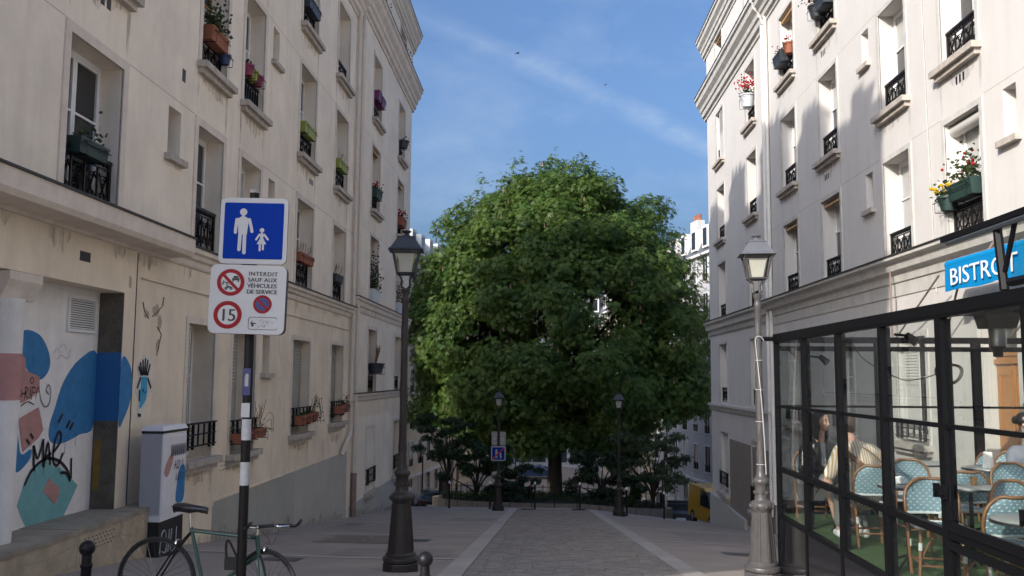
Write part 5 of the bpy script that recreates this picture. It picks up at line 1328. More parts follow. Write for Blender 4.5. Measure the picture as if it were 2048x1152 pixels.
tagl += [[(.38, 1.18), (.42, 1.30), (.46, 1.18)], [(.40, 1.24), (.45, 1.24)], [(.50, 1.18), (.50, 1.30), (.57, 1.28), (.55, 1.20), (.50, 1.18)], [(.62, 1.18), (.66, 1.30), (.70, 1.18)], [(.45, 1.02), (.46, 1.12), (.50, 1.02)], [(.54, 1.12), (.54, 1.02), (.60, 1.03), (.60, 1.12)], [(.66, 1.12), (.72, 1.1), (.67, 1.07), (.72, 1.04), (.66, 1.02)]]
cab_strokes(tagl, .009)
b = MB()
for pts in ([(.05, .10), (.10, .36), (.22, .36), (.26, .10), (.12, .12)], [(.32, .08), (.34, .38)], [(.42, .38), (.40, .10), (.55, .10), (.58, .38)]):
    b.tube(spline([(.004, y, z) for y, z in pts], 3), .010, 4)
b.build('chalk_letters', 'cabinet_grey', cabinet)
# ------------------------------------------------------------------ bicycle locked to the sign post
def bicycle():
    fx, rx = -2.20, -3.09      # wheel centres along x
    root = empty('bicycle', (-3.09, 7.22, gz(-3.09, 7.22))); tag(root, 'green road bicycle with a black saddle leaning on the banded sign post', 'bicycle')
    dirv = Vector((0.885, -0.10, -0.065)); L = dirv.length; ex = dirv/L
    side = Vector((ex.y, -ex.x, 0)).normalized(); ez = side.cross(ex).normalized()
    if ez.z < 0: ez = -ez
    ang = math.atan2(ex.y, ex.x)
    R = .335
    def P(u, v, s=0.0): return ex*u + ez*v + side*s
    WB = .92
    def wheel(u, turn=0.0):
        w = empty('wheel', P(u, R)); w.parent = root
        a, c = Matrix.Rotation(turn, 3, ez) @ ex, ez
        ax = a.cross(c).normalized()
        def ring(r, n=40): return [a*r*math.cos(2*PI*i/n)+c*r*math.sin(2*PI*i/n) for i in range(n)]
        b = MB(); b.tube(ring(R-.013), .0145, 8, closed=True); b.build('tyre', 'rubber', w, smooth=60)
        b = MB(); b.tube(ring(R-.032), .009, 6, closed=True); b.build('rim', 'steel_dark', w, smooth=60)
        b = MB()
        for i in range(32):
            t = 2*PI*i/32; t2 = t+(.35 if i % 2 else -.35); s = .03 if (i//2) % 2 else -.03
            b.tube([a*.02*math.cos(t2)+c*.02*math.sin(t2)+ax*s, a*(R-.035)*math.cos(t)+c*(R-.035)*math.sin(t)], .0016, 3)
        b.build('spokes', 'steel_dark', w)
        b = MB(); b.tube([ax*-.05, ax*.05], .016, 8); b.build('hub', 'chrome', w)
        return w
    wheel(0); wheel(WB, -0.35)
    bb = P(.42, .275); seat_top = P(.245, .77); head_t = P(.80, .765); head_b = P(.835, .62)
    fr = MB()
    fr.tube([seat_top, bb], .0145, 10); fr.tube([P(.25, .745), P(.805, .745)], .0135, 10); fr.tube([head_b, bb], .0155, 10); fr.tube([head_t, head_b], .018, 10)
    fr.build('frame', 'bike_green', root, smooth=50)
    st = MB()
    for s in (-.05, .05):
        st.tube([P(.25, .735, s*.3), P(.12, .56, s*.8), P(0, R, s)], .0075, 6); st.tube([bb+side*s*.6, P(0, R, s)], .009, 6)
    st.build('stays', 'iron_black', root, smooth=50)
    fk = MB(); 
    for s in (-.045, .045): fk.tube(spline([head_b, head_b+ex*.01-ez*.05+side*s, P(.885, .45, s*1.1), P(WB, R, s*1.1)], 4), .0105, 6)
    fk.build('fork', 'bike_green', root, smooth=50)
    sp = MB(); sp.tube([seat_top-ez*.02, P(.225, .885)], .0125, 8); sp.build('seat_post', 'chrome', root, smooth=50)
    # saddle: broad back, narrow nose
    sd = MB(); prof = [(-.135, .035, .0), (-.125, .065, .012), (-.07, .072, .018), (0, .05, .012), (.06, .030, .008), (.12, .022, .004), (.145, .012, -.002)]
    vs = []; n = 10
    for u, w, dz in prof:
        for k in range(n):
            a = 2*PI*k/n; zz = math.sin(a)*(.022 if math.sin(a) > 0 else .05 if u < .02 else .03)
            vs.append(P(.225+u, .915+dz+zz, w*math.cos(a)))
    sd.add(vs, [(i*n+k, i*n+(k+1) % n, (i+1)*n+(k+1) % n, (i+1)*n+k) for i in range(len(prof)-1) for k in range(n)] + [tuple(range(n))[::-1], tuple((len(prof)-1)*n+k for k in range(n))])
    sdo = sd.build('saddle', 'leather_black', root, smooth=60)
    b = MB()
    for s, dz in ((-.05, .0), (-.02, .012), (.02, .012), (.05, 0), (-.064, -.02)): b.ball(P(.225-.137, .925+dz, s), .007, 6, 5)
    b.build('rivet', 'chrome', sdo)
    # stem, bullhorn bar, brake levers
    stm = MB(); stm.tube([head_t-ez*.01, head_t+ez*.06], .013, 8); stm.tube([head_t+ez*.06, head_t+ez*.075+ex*.06], .013, 8); stm.build('stem', 'chrome', root, smooth=50)
    hb = head_t+ez*.078+ex*.065
    T = Matrix.Rotation(-.75, 3, ez)      # bar turned with the front wheel
    bs = (T @ side).normalized(); bf = (T @ ex).normalized()
    bar = MB()
    for s in (-1, 1):
        bar.tube(spline([hb, hb+bs*s*.13, hb+bs*s*.19+bf*.03, hb+bs*s*.205+bf*.11+ez*.015, hb+bs*s*.205+bf*.19+ez*.07], 5), .0135, 8)
    bar.build('handlebar', 'leather_black', root, smooth=50)
    lv = MB()
    for s in (-1, 1): lv.tube(spline([hb+bs*s*.075, hb+bs*s*.085+bf*.035, hb+bs*s*.12+bf*.06+ez*.005, hb+bs*s*.165+bf*.075+ez*.01], 4), [.012]*5+[.006]*8, 6)
    lv.build('brake_lever', 'chrome', root, smooth=50)
    cb = MB(); cb.tube(spline([hb+bs*-.08+bf*.03, hb+bs*-.05+bf*.13-ez*.02, hb+bf*.15-ez*.11, hb+bf*.05-ez*.12, P(.845, .68)], 6), .0025, 4)
    cb.tube(spline([hb+bs*.08+bf*.03, hb+bf*.10-ez*.09, hb+bf*.03-ez*.16, P(.89, .63), P(.90, .675)], 6), .0025, 4)
    cb.tube([P(.27, .762), P(.80, .762)], .0022, 4); cb.build('brake_cable', 'cable_brown', root)
    br = MB(); br.tube(arc(P(.885, .66), .03, 0, PI, 8, side, ez), .007, 5); br.tube(arc(P(.145, .635), .03, 0, PI, 8, side, ez), .007, 5); br.build('brake_caliper', 'chrome', root)
    ck = MB(); n = 28; ck.tube([bb+(ex*math.cos(2*PI*i/n)+ez*math.sin(2*PI*i/n))*.085-side*-.05 for i in range(n)], .006, 4, closed=True); ck.tube([bb+side*.06, bb+side*.06+ez*.12+ex*.10], .010, 6); ck.tube([bb-side*.06, bb-side*.06-ez*.12-ex*.10], .010, 6); ck.build('crankset', 'steel_dark', root)
    pd = MB(); q = bb+side*.09+ez*.12+ex*.10; pd.add([q+ex*a*.045+side*c*.035+ez*d*.010 for a in (-1,1) for c in (-1,1) for d in (-1,1)], [(0,1,3,2),(4,6,7,5),(0,4,5,1),(2,3,7,6),(0,2,6,4),(1,5,7,3)]); pd.build('pedal', 'rubber', root)
    # U lock around the post
    return root
bicycle()
lk = empty('bicycle_lock', (-2.36, 7.05, 0.20)); tag(lk, 'black bicycle lock hanging on the banded sign post', 'lock')
b = MB(); b.box(-.09, .02, -.05, -.0, -.09, -.0); b.build('lock_body', 'rubber', lk)
b = MB(); b.tube(spline([(-.08, -.03, -.02), (-.09, -.02, .10), (-.07, -.01, .12), (.0, 0.0, -.02)], 5), .010, 6); b.build('shackle', 'rubber', lk, smooth=50)

# ------------------------------------------------------------------ glazed terrace of the bistro
F0 = -0.05
TX, TY = 2.95, [11.43, 10.25, 9.06, 7.90, 6.74, 5.53, 4.35]
ter = empty('glass_terrace', (TX, 8.0, F0)); tag(ter, 'black metal framed glass terrace enclosing the bistro tables', 'terrace')
OFF = -Vector((TX, 8.0, F0))
def tp(name, b, m, parent=None, smooth=None):
    o = b.build(name, m, parent or ter, smooth); o.location = OFF if parent is None else (0, 0, 0); return o
def tbox(name, a, m='frame_black', parent=None): b = MB(); b.box(*a); return tp(name, b, m, parent)
ZT0, ZT1, ZM, ZL, ZB = 2.06, 2.17, 1.27, 0.50, -0.07
for i, y in enumerate(TY):
    w = .030 if i not in (0, 4, 5) else (.03 if i == 0 else .045)
    tbox('post', (TX-.03, TX+.03, y-w, y+w, gz(TX, y)-.3, ZT0))
    if 0 < i < 6: tbox('post_strip', (TX+.031, TX+.065, y-.018, y+.018, ZB, ZT0))
b = MB(); b.box(TX-.035, TX+.035, TY[-1]-.05, TY[0]+.035, ZT0+.001, ZT1); tp('top_rail', b, 'frame_black')
tbox('top_trim', (TX-.04, TX-.0355, TY[-1]-.05, TY[0]+.03, ZT0+.02, ZT0+.03))
for i in range(6):
    y1, y0 = TY[i]-.0451, TY[i+1]+.0451
    tbox('middle_rail', (TX-.018, TX+.018, y0, y1, ZM-.017, ZM+.017)); tbox('lower_rail', (TX-.026, TX+.026, y0, y1, ZL-.03, ZL+.03)); tbox('bottom_rail', (TX-.028, TX+.028, y0, y1, ZB-.03, ZB+.02))
    if i in (4, 5):
        tbox('sash_rail', (TX-.045, TX-.0265, y0, y1, ZL-.10, ZL-.04)); tbox('sash_rail', (TX-.045, TX-.0185, y0, y1, ZL+.031, ZL+.10))
    for za, zb in ((ZM+.017, ZT0), (ZL+.03, ZM-.017), (ZB+.02, ZL-.03)):
        b = MB(); b.box(TX-.003, TX+.003, y0, y1, za, zb); tp('glass_pane', b, 'clear_glass')
    b = MB(); za = min(gz(TX, y0), gz(TX, y1))-.4
    b.box(TX-.02, TX+.02, y0, y1, za, ZB-.031); tp('base_panel', b, 'panel_black')
# handles
for y, z in ((6.80, .80), (6.68, .80), (5.60, .78)):
    b = MB(); b.box(TX-.075, TX-.032, y-.012, y+.012, z-.05, z+.05); b.tube([(TX-.07, y, z+.02), (TX-.085, y-.035, z-.02)], .009, 5); tp('handle', b, 'frame_black')
# far end frame across to the wall
YE = 11.43
b = MB(); b.box(TX+.031, WR-.02, YE-.03, YE+.03, ZT0+.001-.0, ZT0+.06); tp('end_rail', b, 'frame_black')
tbox('end_rail', (TX+.031, WR-.02, YE-.03, YE+.03, 1.96, 2.02)); tbox('end_rail', (TX+.031, WR-.02, YE-.016, YE+.016, ZM-.014, ZM+.014)); tbox('end_rail', (TX+.031, WR-.02, YE-.025, YE+.025, F0-.02, F0+.16))
for x in (4.22, 5.42, 6.70): tbox('end_post', (x-.05, x+.05, YE-.035, YE+.035, F0-.6, ZT0))
for xa, xb in ((TX+.031, 4.17), (4.27, 5.37), (5.47, 6.65)):
    for za, zb in ((F0+.16, ZM-.014), (ZM+.014, 1.96)):
        b = MB(); b.box(xa, xb, YE-.003, YE+.003, za, zb); tp('end_pane', b, 'clear_glass')
tbox('end_panel', (TX+.031, WR-.02, YE-.02, YE+.02, -1.6, F0-.021), 'panel_black')
b = MB(); b.tube([(2.78, 11.50, ZT0+.055), (WR-.05, 11.50, ZT0+.055)], .028, 8); tp('tie_bar', b, 'frame_black', smooth=50)
# roof bearers and folded awning arms
for y in (6.74, 4.35): tbox('roof_bearer', (TX+.036, WR-.45, y-.03, y+.03, ZT0+.02, ZT0+.09))
# terrace floor
b = MB(); b.box(TX+.03, WR-.01, 3.5, YE-.03, -2.0, F0); tag(b.build('terrace_floor', 'turf'), 'green artificial turf floor of the terrace', kind='structure')
# roller screen with clear vinyl held up by black arms above the front rail
scr = empty('folded_screen', (TX, 5.3, ZT1)); tag(scr, 'black framed clear vinyl screen folded up over the terrace front', 'awning')
def sp_(name, b, m): o = b.build(name, m, scr); o.location = -Vector((TX, 5.3, ZT1)); return o
b = MB(); b.prism([(TX-.05, 6.58, 2.60), (TX+.04, 6.58, 2.60), (TX+.04, 6.58, 2.66), (TX-.05, 6.58, 2.64)], (0, -2.3, .02)); sp_('arm', b, 'frame_black')
b = MB(); b.tube([(TX, 5.86, 2.62), (TX, 5.80, 2.18)], .028, 6); b.tube([(TX, 5.62, 2.62), (TX, 5.78, 2.3)], .018, 6); sp_('strut', b, 'frame_black')
b = MB(); b.tube([(TX-.03, 6.5, 2.585), (TX-.03, 4.4, 2.60)], .02, 6); sp_('roller', b, 'plastic_slate')
b = MB(); b.add([(TX-.01, 5.74, 2.58), (TX-.01, 4.35, 2.60), (TX-.03, 4.35, 2.22), (TX-.03, 5.66, 2.22), (TX+.02, 5.72, 2.38), (TX+.02, 4.35, 2.40)], [(0, 1, 5, 4), (4, 5, 2, 3)]); sp_('vinyl_sheet', b, 'lamp_glass')
b = MB(); b.tube([(TX-.03, 5.66, 2.215), (TX-.03, 4.35, 2.215)], .03, 6); sp_('hem', b, 'frame_black')
# blue awning cassette with lettering
aw = empty('bistro_awning', (6.2, 12.6, 3.0)); tag(aw, 'rolled blue awning with white bistro lettering above the terrace', 'awning')
AO = -Vector((6.2, 12.6, 3.0))
b = MB(); b.tube([(6.27, 9.2, 3.37), (6.27, 13.95, 3.37)], .075, 12); o = b.build('fabric_roll', 'awning_blue', aw, smooth=60); o.location = AO
vs = []; n = 24; fs = []
for i in range(n+1):
    y = 13.93-(13.93-9.2)*i/n; wv = .012*math.sin(i*1.3)+.008*math.sin(i*2.9)
    vs += [(6.20, y, 3.36), (6.19+wv*.5, y, 3.15), (6.19+wv, y, 2.955+.012*math.sin(i*.9))]
for i in range(n):
    for k in range(2): fs.append((i*3+k, i*3+k+1, i*3+k+4, i*3+k+3))
b = MB(); b.add(vs, fs); o = b.build('valance', 'awning_blue', aw, smooth=60); o.location = AO
me = text_mesh('lettering', 'BISTROT', .37, 'letter_white', .003, 'LEFT', 1.02)
o = link_mesh('lettering', me, aw, AO+Vector((6.165, 13.72, 3.035)), (PI/2, 0, -PI/2)); o.scale = (1.34, .98, 1)
b = MB()
for y in (13.7, 11.5): b.tube([(6.75, y+1.6, 2.25), (6.28, y-.2, 3.33)], .018, 6); b.tube([(6.72, y-.4, 3.75), (6.28, y-.9, 3.40)], .02, 6)
o = b.build('support_arm', 'pipe_rust', aw); o.location = AO
b = MB(); b.tube([(6.62, 17.2, 3.72), (6.62, 17.2, 2.3)], .018, 6); b.tube([(6.62, 17.2, 2.3), (6.40, 14.6, 3.3)], .018, 6); o = b.build('stay_rod', 'pipe_rust', aw); o.location = AO
# hanging heater, spotlights, cable coil
ht = empty('patio_heater', (3.30, 6.62, 2.06)); ht.scale = (.8, .8, .8); tag(ht, 'black hanging patio heater with a steel collar under the top rail', 'heater')
b = MB(); b.frustum((0, 0), (.125, .10), (.145, .12), .10, -.10); b.box(-.15, .15, -.12, .12, .001, .20); b.build('housing', 'frame_black', ht)
b = MB(); b.lathe([(.072, -.26), (.075, -.20), (.07, -.18), (.075, -.10)], 14); b.build('collar', 'heater_steel', ht, smooth=40)
b = MB(); b.lathe([(.02, -.36), (.04, -.355), (.045, -.30), (.075, -.262)], 12); b.build('burner', 'frame_black', ht, smooth=40)
for i, (x, y, z, l) in enumerate(((3.12, 11.2, 1.93, 'small chrome spotlight in the far corner of the terrace frame'), (3.14, 10.1, 1.82, 'small black spotlight on the post behind the woman'), (3.16, 7.75, 1.95, 'black spotlight on the post above the striped shirt'), (3.14, 5.75, 2.0, 'small spotlight below the vinyl screen'))):
    sl = empty('spotlight', (x, y, z)); tag(sl, l, 'spotlight', 'spotlights on the terrace frame')
    b = MB(); b.tube([(-.16, 0, .04), (-.06, 0, .03)], .012, 5); b.build('arm', 'frame_black', sl)
    b = MB(); b.tube([(-.05, .03, .04), (.02, -.02, -.03)], [.028, .042], 10); b.build('lamp_head', 'heater_steel' if i in (0, 3) else 'frame_black', sl, smooth=40)
bl = empty('string_lamps', (3.3, 5.9, 2.05)); tag(bl, 'row of black lamp shades hanging under the rail by the heater', 'lamps')
for i in range(5):
    b = MB(); b.tube([(0.1*i-.05, -.10*i, .02), (.1*i-.05, -.10*i+.03, -.13)], [.022, .036], 8); b.build('lamp_shade', 'frame_black', bl, smooth=40)
b = MB(); b.tube([(-.12, .05, .03), (.5, -.6, .03)], .014, 6); b.build('bar', 'pipe_rust', bl)
coil = MB()
for k in range(3): coil.tube([(5.05+(.15+.012*k)*math.cos(a), 11.38-.01*k, 1.70+(.11+.01*k)*math.sin(a)+.02*math.cos(2*a)) for a in [2*PI*i/22 for i in range(22)]], .006, 4, closed=True)
coil.tube(spline([(4.9, 11.38, 1.68), (4.7, 11.38, 1.62), (4.45, 11.37, 1.62), (4.0, 11.3, 1.85), (3.75, 11.0, 2.05)], 5), .006, 4)
tag(coil.build('cable_coil', 'frame_black'), 'coil of black cable hanging inside the glass terrace', 'cable')

# ------------------------------------------------------------------ bistro chairs
def chair_proto():
    root = empty('bistro_chair')
    def weave(name, pts_fn, nu, nv, parent):
        """small woven cells: blue panel with raised pale stitches; pts_fn(u,v)->(point, normal)"""
        b = MB(); vs = []
        for j in range(nv+1):
            for i in range(nu+1): vs.append(pts_fn(i/nu, j/nv)[0])
        b.add(vs, [(j*(nu+1)+i, j*(nu+1)+i+1, (j+1)*(nu+1)+i+1, (j+1)*(nu+1)+i) for j in range(nv) for i in range(nu)])
        o = b.build(name, 'weave_blue', parent, smooth=60)
        b = MB()
        for j in range(nv):
            for i in range(nu):
                if (i+j) % 2: continue
                for sgn in (1, -1):
                    c, nn = pts_fn((i+.5)/nu, (j+.5)/nv); a = pts_fn((i+.2)/nu, (j+.5)/nv)[0]; d = pts_fn((i+.8)/nu, (j+.5)/nv)[0]; e = (pts_fn((i+.5)/nu, (j+.92)/nv)[0]-pts_fn((i+.5)/nu, (j+.08)/nv)[0])*.24
                    q = nn*.004*sgn
                    b.add([a+q-e, d+q-e, d+q+e, a+q+e], [(0, 1, 2, 3)])
        b.build('stitching', 'weave_white', o)
        return o
    # seat: y forward
    SZ = .45
    def seat_fn(u, v):
        uu = (u-.5)*2; vv = (v-.5)*2
        w = .195*(1-.10*max(0, -vv)); x = uu*w*math.sqrt(max(.02, 1-.12*vv*vv)); y = vv*.195*math.sqrt(max(.02, 1-.18*uu*uu))
        return Vector((x, y, SZ+.004-.006*(1-uu*uu)*(1-vv*vv))), Vector((0, 0, 1))
    weave('seat', seat_fn, 14, 14, root)
    b = MB(); ring = [seat_fn(*p)[0] for p in [(i/8, 0) for i in range(8)]+[(1, i/8) for i in range(8)]+[(1-i/8, 1) for i in range(8)]+[(0, 1-i/8) for i in range(8)]]
    b.tube(ring, .014, 6, closed=True); b.build('seat_rim', 'weave_white', root, smooth=60)
    def back_fn(u, v):
        uu = (u-.5)*2; z = .53+v*.27; lim = .205 if v < .5 else .205*math.sqrt(max(.03, 1-((v-.5)/.5)**2*.72))
        y = -.195-.05*v+.05*uu*uu
        return Vector((uu*lim, y, z)), Vector((0, 1, 0))
    weave('backrest', back_fn, 15, 11, root)
    b = MB(); arch = [Vector((-.175, -.17, .02)), Vector((-.19, -.165, .25)), Vector((-.197, -.16, .45))]+[back_fn(0, v)[0]+Vector((-.006, 0, 0)) for v in (.2, .5, .75, .92)]+[back_fn(u, 1.0)[0]+Vector((0, 0, .012)) for u in (0.05, .3, .5, .7, .95)]+[back_fn(1, v)[0]+Vector((.006, 0, 0)) for v in (.92, .75, .5, .2)]+[Vector((.197, -.16, .45)), Vector((.19, -.165, .25)), Vector((.175, -.17, .02))]
    b.tube(spline(arch, 3), .0145, 7); b.build('back_frame', 'rattan_frame', root, smooth=60)
    b = MB(); b.tube([back_fn(u, 0)[0] for u in (0, .25, .5, .75, 1)], .011, 6); b.build('lower_back_bar', 'weave_white', root, smooth=60)
    for s in (-1, 1):
        b = MB(); b.tube([(s*.155, .155, SZ), (s*.18, .185, .0)], .0145, 7); o = b.build('leg', 'rattan_frame', root, smooth=60)
        b = MB(); b.tube([(s*.162, .163, .33), (s*.165, .167, .27)], .0165, 7); b.build('binding', 'weave_white', o)
        b = MB(); b.tube([(s*.186, -.166, .31), (s*.183, -.168, .25)], .0165, 7); b.build('binding', 'weave_white', root)
        b = MB(); b.tube(spline([(s*.17, .172, .18), (s*.09, .12, .32), (0, .10, .43)], 4), .008, 5); b.tube([(s*.172, .175, .17), (s*.18, -.165, .17)], .009, 5); b.build('stretcher', 'rattan_frame', root, smooth=60)
    b = MB(); b.tube([(-.172, .175, .15), (.172, .175, .15)], .009, 5); b.tube([(-.18, -.165, .15), (.18, -.165, .15)], .009, 5); b.build('stretcher', 'rattan_frame', root, smooth=60)
    return root
chair0 = chair_proto()
CH = [(3.22, 10.78, PI+.15, 'bistro chair the woman in the leather jacket sits on'),
      (3.28, 9.26, .0, 'bistro chair behind the man in the striped shirt'),
      (3.86, 9.55, PI, 'bistro chair facing the camera behind the striped shirt, inner side in shade'),
      (3.92, 8.75, .1, 'blue woven chair back to the right of the chair behind the striped shirt'),
      (3.28, 7.72, PI-.2, 'bistro chair facing out with its blue seat showing, left of the window handle'),
      (3.40, 6.95, .12, 'nearest large blue woven chair back, right of the window handle'),
      (3.98, 7.60, PI+.3, 'shaded bistro chair between the near round table and the sunlit chairs'),
      (4.78, 9.25, PI+.1, 'sunlit bistro chair facing the camera below the wooden door'),
      (4.92, 10.65, PI/2, 'small sunlit blue and white chair beside the menu card'),
      (5.42, 10.85, PI/2+.6, 'bistro chair mostly hidden by the third guest'),
      (3.42, 5.95, PI-.3, 'bistro chair in the near corner, only its seat and legs visible')]
for i, (x, y, rz, lab) in enumerate(CH):
    o = chair0 if i == 0 else copy_tree(chair0)
    o.location = (x, y, F0); o.rotation_euler = (0, 0, rz); tag(o, lab, 'chair', 'woven bistro chairs on the terrace')
def table_proto():
    root = empty('bistro_table')
    b = MB(); b.lathe([(.285, .695), (.30, .70), (.30, .715), (.29, .72)], 32); b.build('tabletop', 'tabletop', root, smooth=40)
    b = MB(); b.lathe([(.303, .690), (.306, .70), (.303, .712)], 32); b.build('edge_band', 'steel_dark', root, smooth=60)
    b = MB(); b.lathe([(.03, .02), (.025, .05), (.022, .69), (.09, .694)], 12); b.build('pedestal', 'iron_black', root, smooth=40)
    for k in range(4):
        a = PI/4+k*PI/2; b = MB(); b.tube(spline([(.02*math.cos(a), .02*math.sin(a), .10), (.14*math.cos(a), .14*math.sin(a), .06), (.24*math.cos(a), .24*math.sin(a), .015)], 4), .014, 6); b.build('foot', 'iron_black', root, smooth=40)
    return root
table0 = table_proto()
TB_ = [(3.30, 9.98, .80, 'round table between the woman and the man'), (3.27, 8.28, .83, 'round table left of the glass post, behind the chair with its blue seat showing'), (3.80, 8.22, .80, 'round grey table right of the glass post, in front of the sunlit chairs'), (3.36, 6.30, 1.0, 'nearest round grey table behind the large blue chair back'), (4.35, 10.55, .95, 'sunlit pale table against the end glazing'), (4.85, 10.0, .95, 'round table carrying a standing menu card')]
for i, (x, y, s, lab) in enumerate(TB_):
    o = table0 if i == 0 else copy_tree(table0)
    o.location = (x, y, F0); o.scale = (s, s, 1); tag(o, lab, 'table', 'round bistro tables on the terrace')
b = MB(); b.prism([(-.03, -.05, 0), (.03, -.05, 0), (0.0, -.05, .17)], (0, .10, 0)); o = b.build('menu_card', 'cream_paper', loc=(4.80, 9.95, F0+.7205), rot=(0, 0, .5)); tag(o, 'small white menu card standing on a table', 'menu')

# ------------------------------------------------------------------ guests
def cap(b, p, q, r0, r1, n=12):
    p, q = Vector(p), Vector(q); d = (q-p); L = d.length; d = d/L
    pts = [p-d*r0*.95, p-d*r0*.7, p-d*r0*.3, p]; rs = [r0*.25, r0*.72, r0*.95, r0]
    for t in (.25, .5, .75): pts.append(p+d*L*t); rs.append(r0+(r1-r0)*t)
    pts += [q, q+d*r1*.3, q+d*r1*.7, q+d*r1*.95]; rs += [r1, r1*.95, r1*.72, r1*.25]
    b.tube(pts, rs, n)
def head_mesh(b, c, fwd, tilt=0.0, s=1.0):
    """skull, jaw, nose, ears; c is the centre of the head, fwd a horizontal direction"""
    c = Vector(c); f = Vector(fwd).normalized(); f = (f*math.cos(tilt)+Vector((0, 0, -math.sin(tilt)))); l = Vector((0,0,1)).cross(f).normalized(); u = f.cross(l)
    def q(a, d, e): return c+(f*a+l*d+u*e)*s
    b.ball(q(-.012, 0, .03), (.085*s, .085*s, .088*s), 14, 10)
    cap(b, q(.02, 0, .0), q(.035, 0, -.055), .066*s, .044*s); cap(b, q(.045, 0, -.07), q(.05, 0, -.085), .026*s, .018*s)
    cap(b, q(.082, 0, .018), q(.098, 0, -.022), .008*s, .013*s, 8)
    for sg in (-1, 1):
        b.ball(q(-.005, sg*.080, -.005), (.016*s, .016*s, .028*s), 8, 6); cap(b, q(.065, sg*.030, -.008), q(.06, sg*.04, -.02), .018*s, .018*s, 8)
        cap(b, q(.074, sg*.014, .032), q(.066, sg*.045, .030), .009*s, .008*s, 8)
    cap(b, q(.072, -.016, -.048), q(.072, .016, -.048), .009*s, .009*s, 8)
    return q
def hand(b, wrist, dirv, up, s=1.0, curl=.5, flip=1):
    w = Vector(wrist); d = Vector(dirv).normalized(); n = Vector(up).normalized(); n = (n-d*n.dot(d)).normalized(); a = d.cross(n)*flip
    cap(b, w, w+d*.05*s, .024*s, .03*s, 8)
    for i, (off, L) in enumerate(((-.03, .062), (-.010, .074), (.010, .070), (.028, .055))):
        k = w+d*.075*s+a*off*s; d2 = (d*math.cos(curl)-n*math.sin(curl)); d3 = (d*math.cos(curl*2)-n*math.sin(curl*2))
        m = k+d2*L*.5*s; e = m+d3*L*.5*s; cap(b, w+d*.05*s+a*off*.8*s, k, .010*s, .0092*s, 6); cap(b, k, m, .0092*s, .0085*s, 6); cap(b, m, e, .0085*s, .007*s, 6)
    t0 = w+d*.02*s-a*.028*s; t1 = t0+(d*.7-a*.6-n*.3).normalized()*.038*s; cap(b, t0, t1, .012*s, .010*s, 6); cap(b, t1, t1+(d*.9-a*.1-n*.4).normalized()*.03*s, .010*s, .008*s, 6)

def features(parent, q, lips=True):
    b = MB()
    for sg in (-1, 1): b.ball(q(.079, sg*.032, .012), (.007, .011, .0065), 8, 6)
    b.build('eye', 'hair_black', parent)
    b = MB()
    for sg in (-1, 1): b.tube([q(.082, sg*.014, .033), q(.084, sg*.030, .039), q(.074, sg*.048, .034)], .0045, 5)
    b.build('eyebrow', 'hair_black', parent)
    if lips:
        b = MB(); b.tube([q(.074, -.022, -.048), q(.083, 0, -.047), q(.074, .022, -.048)], [.003, .007, .003], 6); b.build('lips', 'skin_dark_lip', parent)

def person_root(label, loc): o = empty('person', loc); tag(o, label, 'person', 'guests on the bistro terrace'); return o
# woman in a black leather jacket, facing the camera, legs crossed
W0 = Vector((3.215, 10.70, F0)); wm = person_root('person with long dark hair in a black leather jacket sitting with crossed legs', W0)
b = MB()
hc = (.02, -.12, 1.165); q = head_mesh(b, hc, (.55, -.85, 0), .05, .98)
cap(b, (0, -.06, .93), (.012, -.09, 1.08), .05, .046)
cap(b, (0.0, -.05, .80), (0, -.055, .95), .085, .06)
cap(b, (-.08, -.02, .50), (-.03, -.42, .52), .075, .058); cap(b, (-.03, -.42, .52), (.06, -.40, .12), .055, .038); cap(b, (.06, -.40, .12), (.07, -.44, .06), .036, .03)
cap(b, (.09, -.02, .50), (.13, -.40, .58), .075, .058); cap(b, (.13, -.40, .58), (.20, -.56, .22), .052, .036); cap(b, (.20, -.56, .22), (.215, -.60, .14), .034, .03)
hand(b, (.16, -.40, .66), (.6, -.6, -.3), (0, 0, 1), 1.0, .5); hand(b, (.04, -.42, .645), (.8, -.4, -.2), (0, 0, 1), 1.0, .5, -1)
remesh(b, 'body', 'skin', wm, .009, 3)
features(wm, q)
b = MB(); f_ = Vector((.55, -.85, 0)).normalized()
b.ball(q(-.042, 0, .048), (.090, .090, .088), 14, 10)
for sg in (-1, 1):
    cap(b, q(-.01, sg*.078, .06), q(-.02, sg*.088, -.06), .035, .032); cap(b, q(-.02, sg*.088, -.06), q(-.0, sg*.085, -.19), .032, .022)
    cap(b, q(.038, sg*.025, .108), q(.012, sg*.084, .04), .018, .016)
cap(b, q(-.06, 0, .02), q(-.07, 0, -.16), .075, .06)
remesh(b, 'hair', 'hair_black', wm, .010, 3)
b = MB()   # jacket
cap(b, (0, -.01, .52), (0, -.04, .74), .135, .145); cap(b, (-.10, -.045, .80), (.10, -.045, .80), .11, .11); cap(b, (-.14, -.05, .86), (-.06, -.05, .91), .07, .06); cap(b, (.14, -.05, .86), (.06, -.05, .91), .07, .06)
cap(b, (-.17, -.05, .84), (-.215, -.11, .62), .066, .055); cap(b, (-.215, -.11, .62), (-.0, -.38, .645), .054, .043); cap(b, (.17, -.05, .84), (.235, -.14, .63), .066, .055); cap(b, (.235, -.14, .63), (.14, -.37, .655), .054, .043)
remesh(b, 'leather_jacket', 'jacket_black', wm, .011, 3)
b = MB()
for sg in (-1, 1): b.prism([(sg*.035, -.185, .95), (sg*.12, -.16, .90), (sg*.10, -.20, .83), (sg*.07, -.205, .78), (sg*.03, -.215, .66), (sg*.022, -.205, .80)], (0, .012, 0))
b.build('lapel', 'jacket_black', wm)
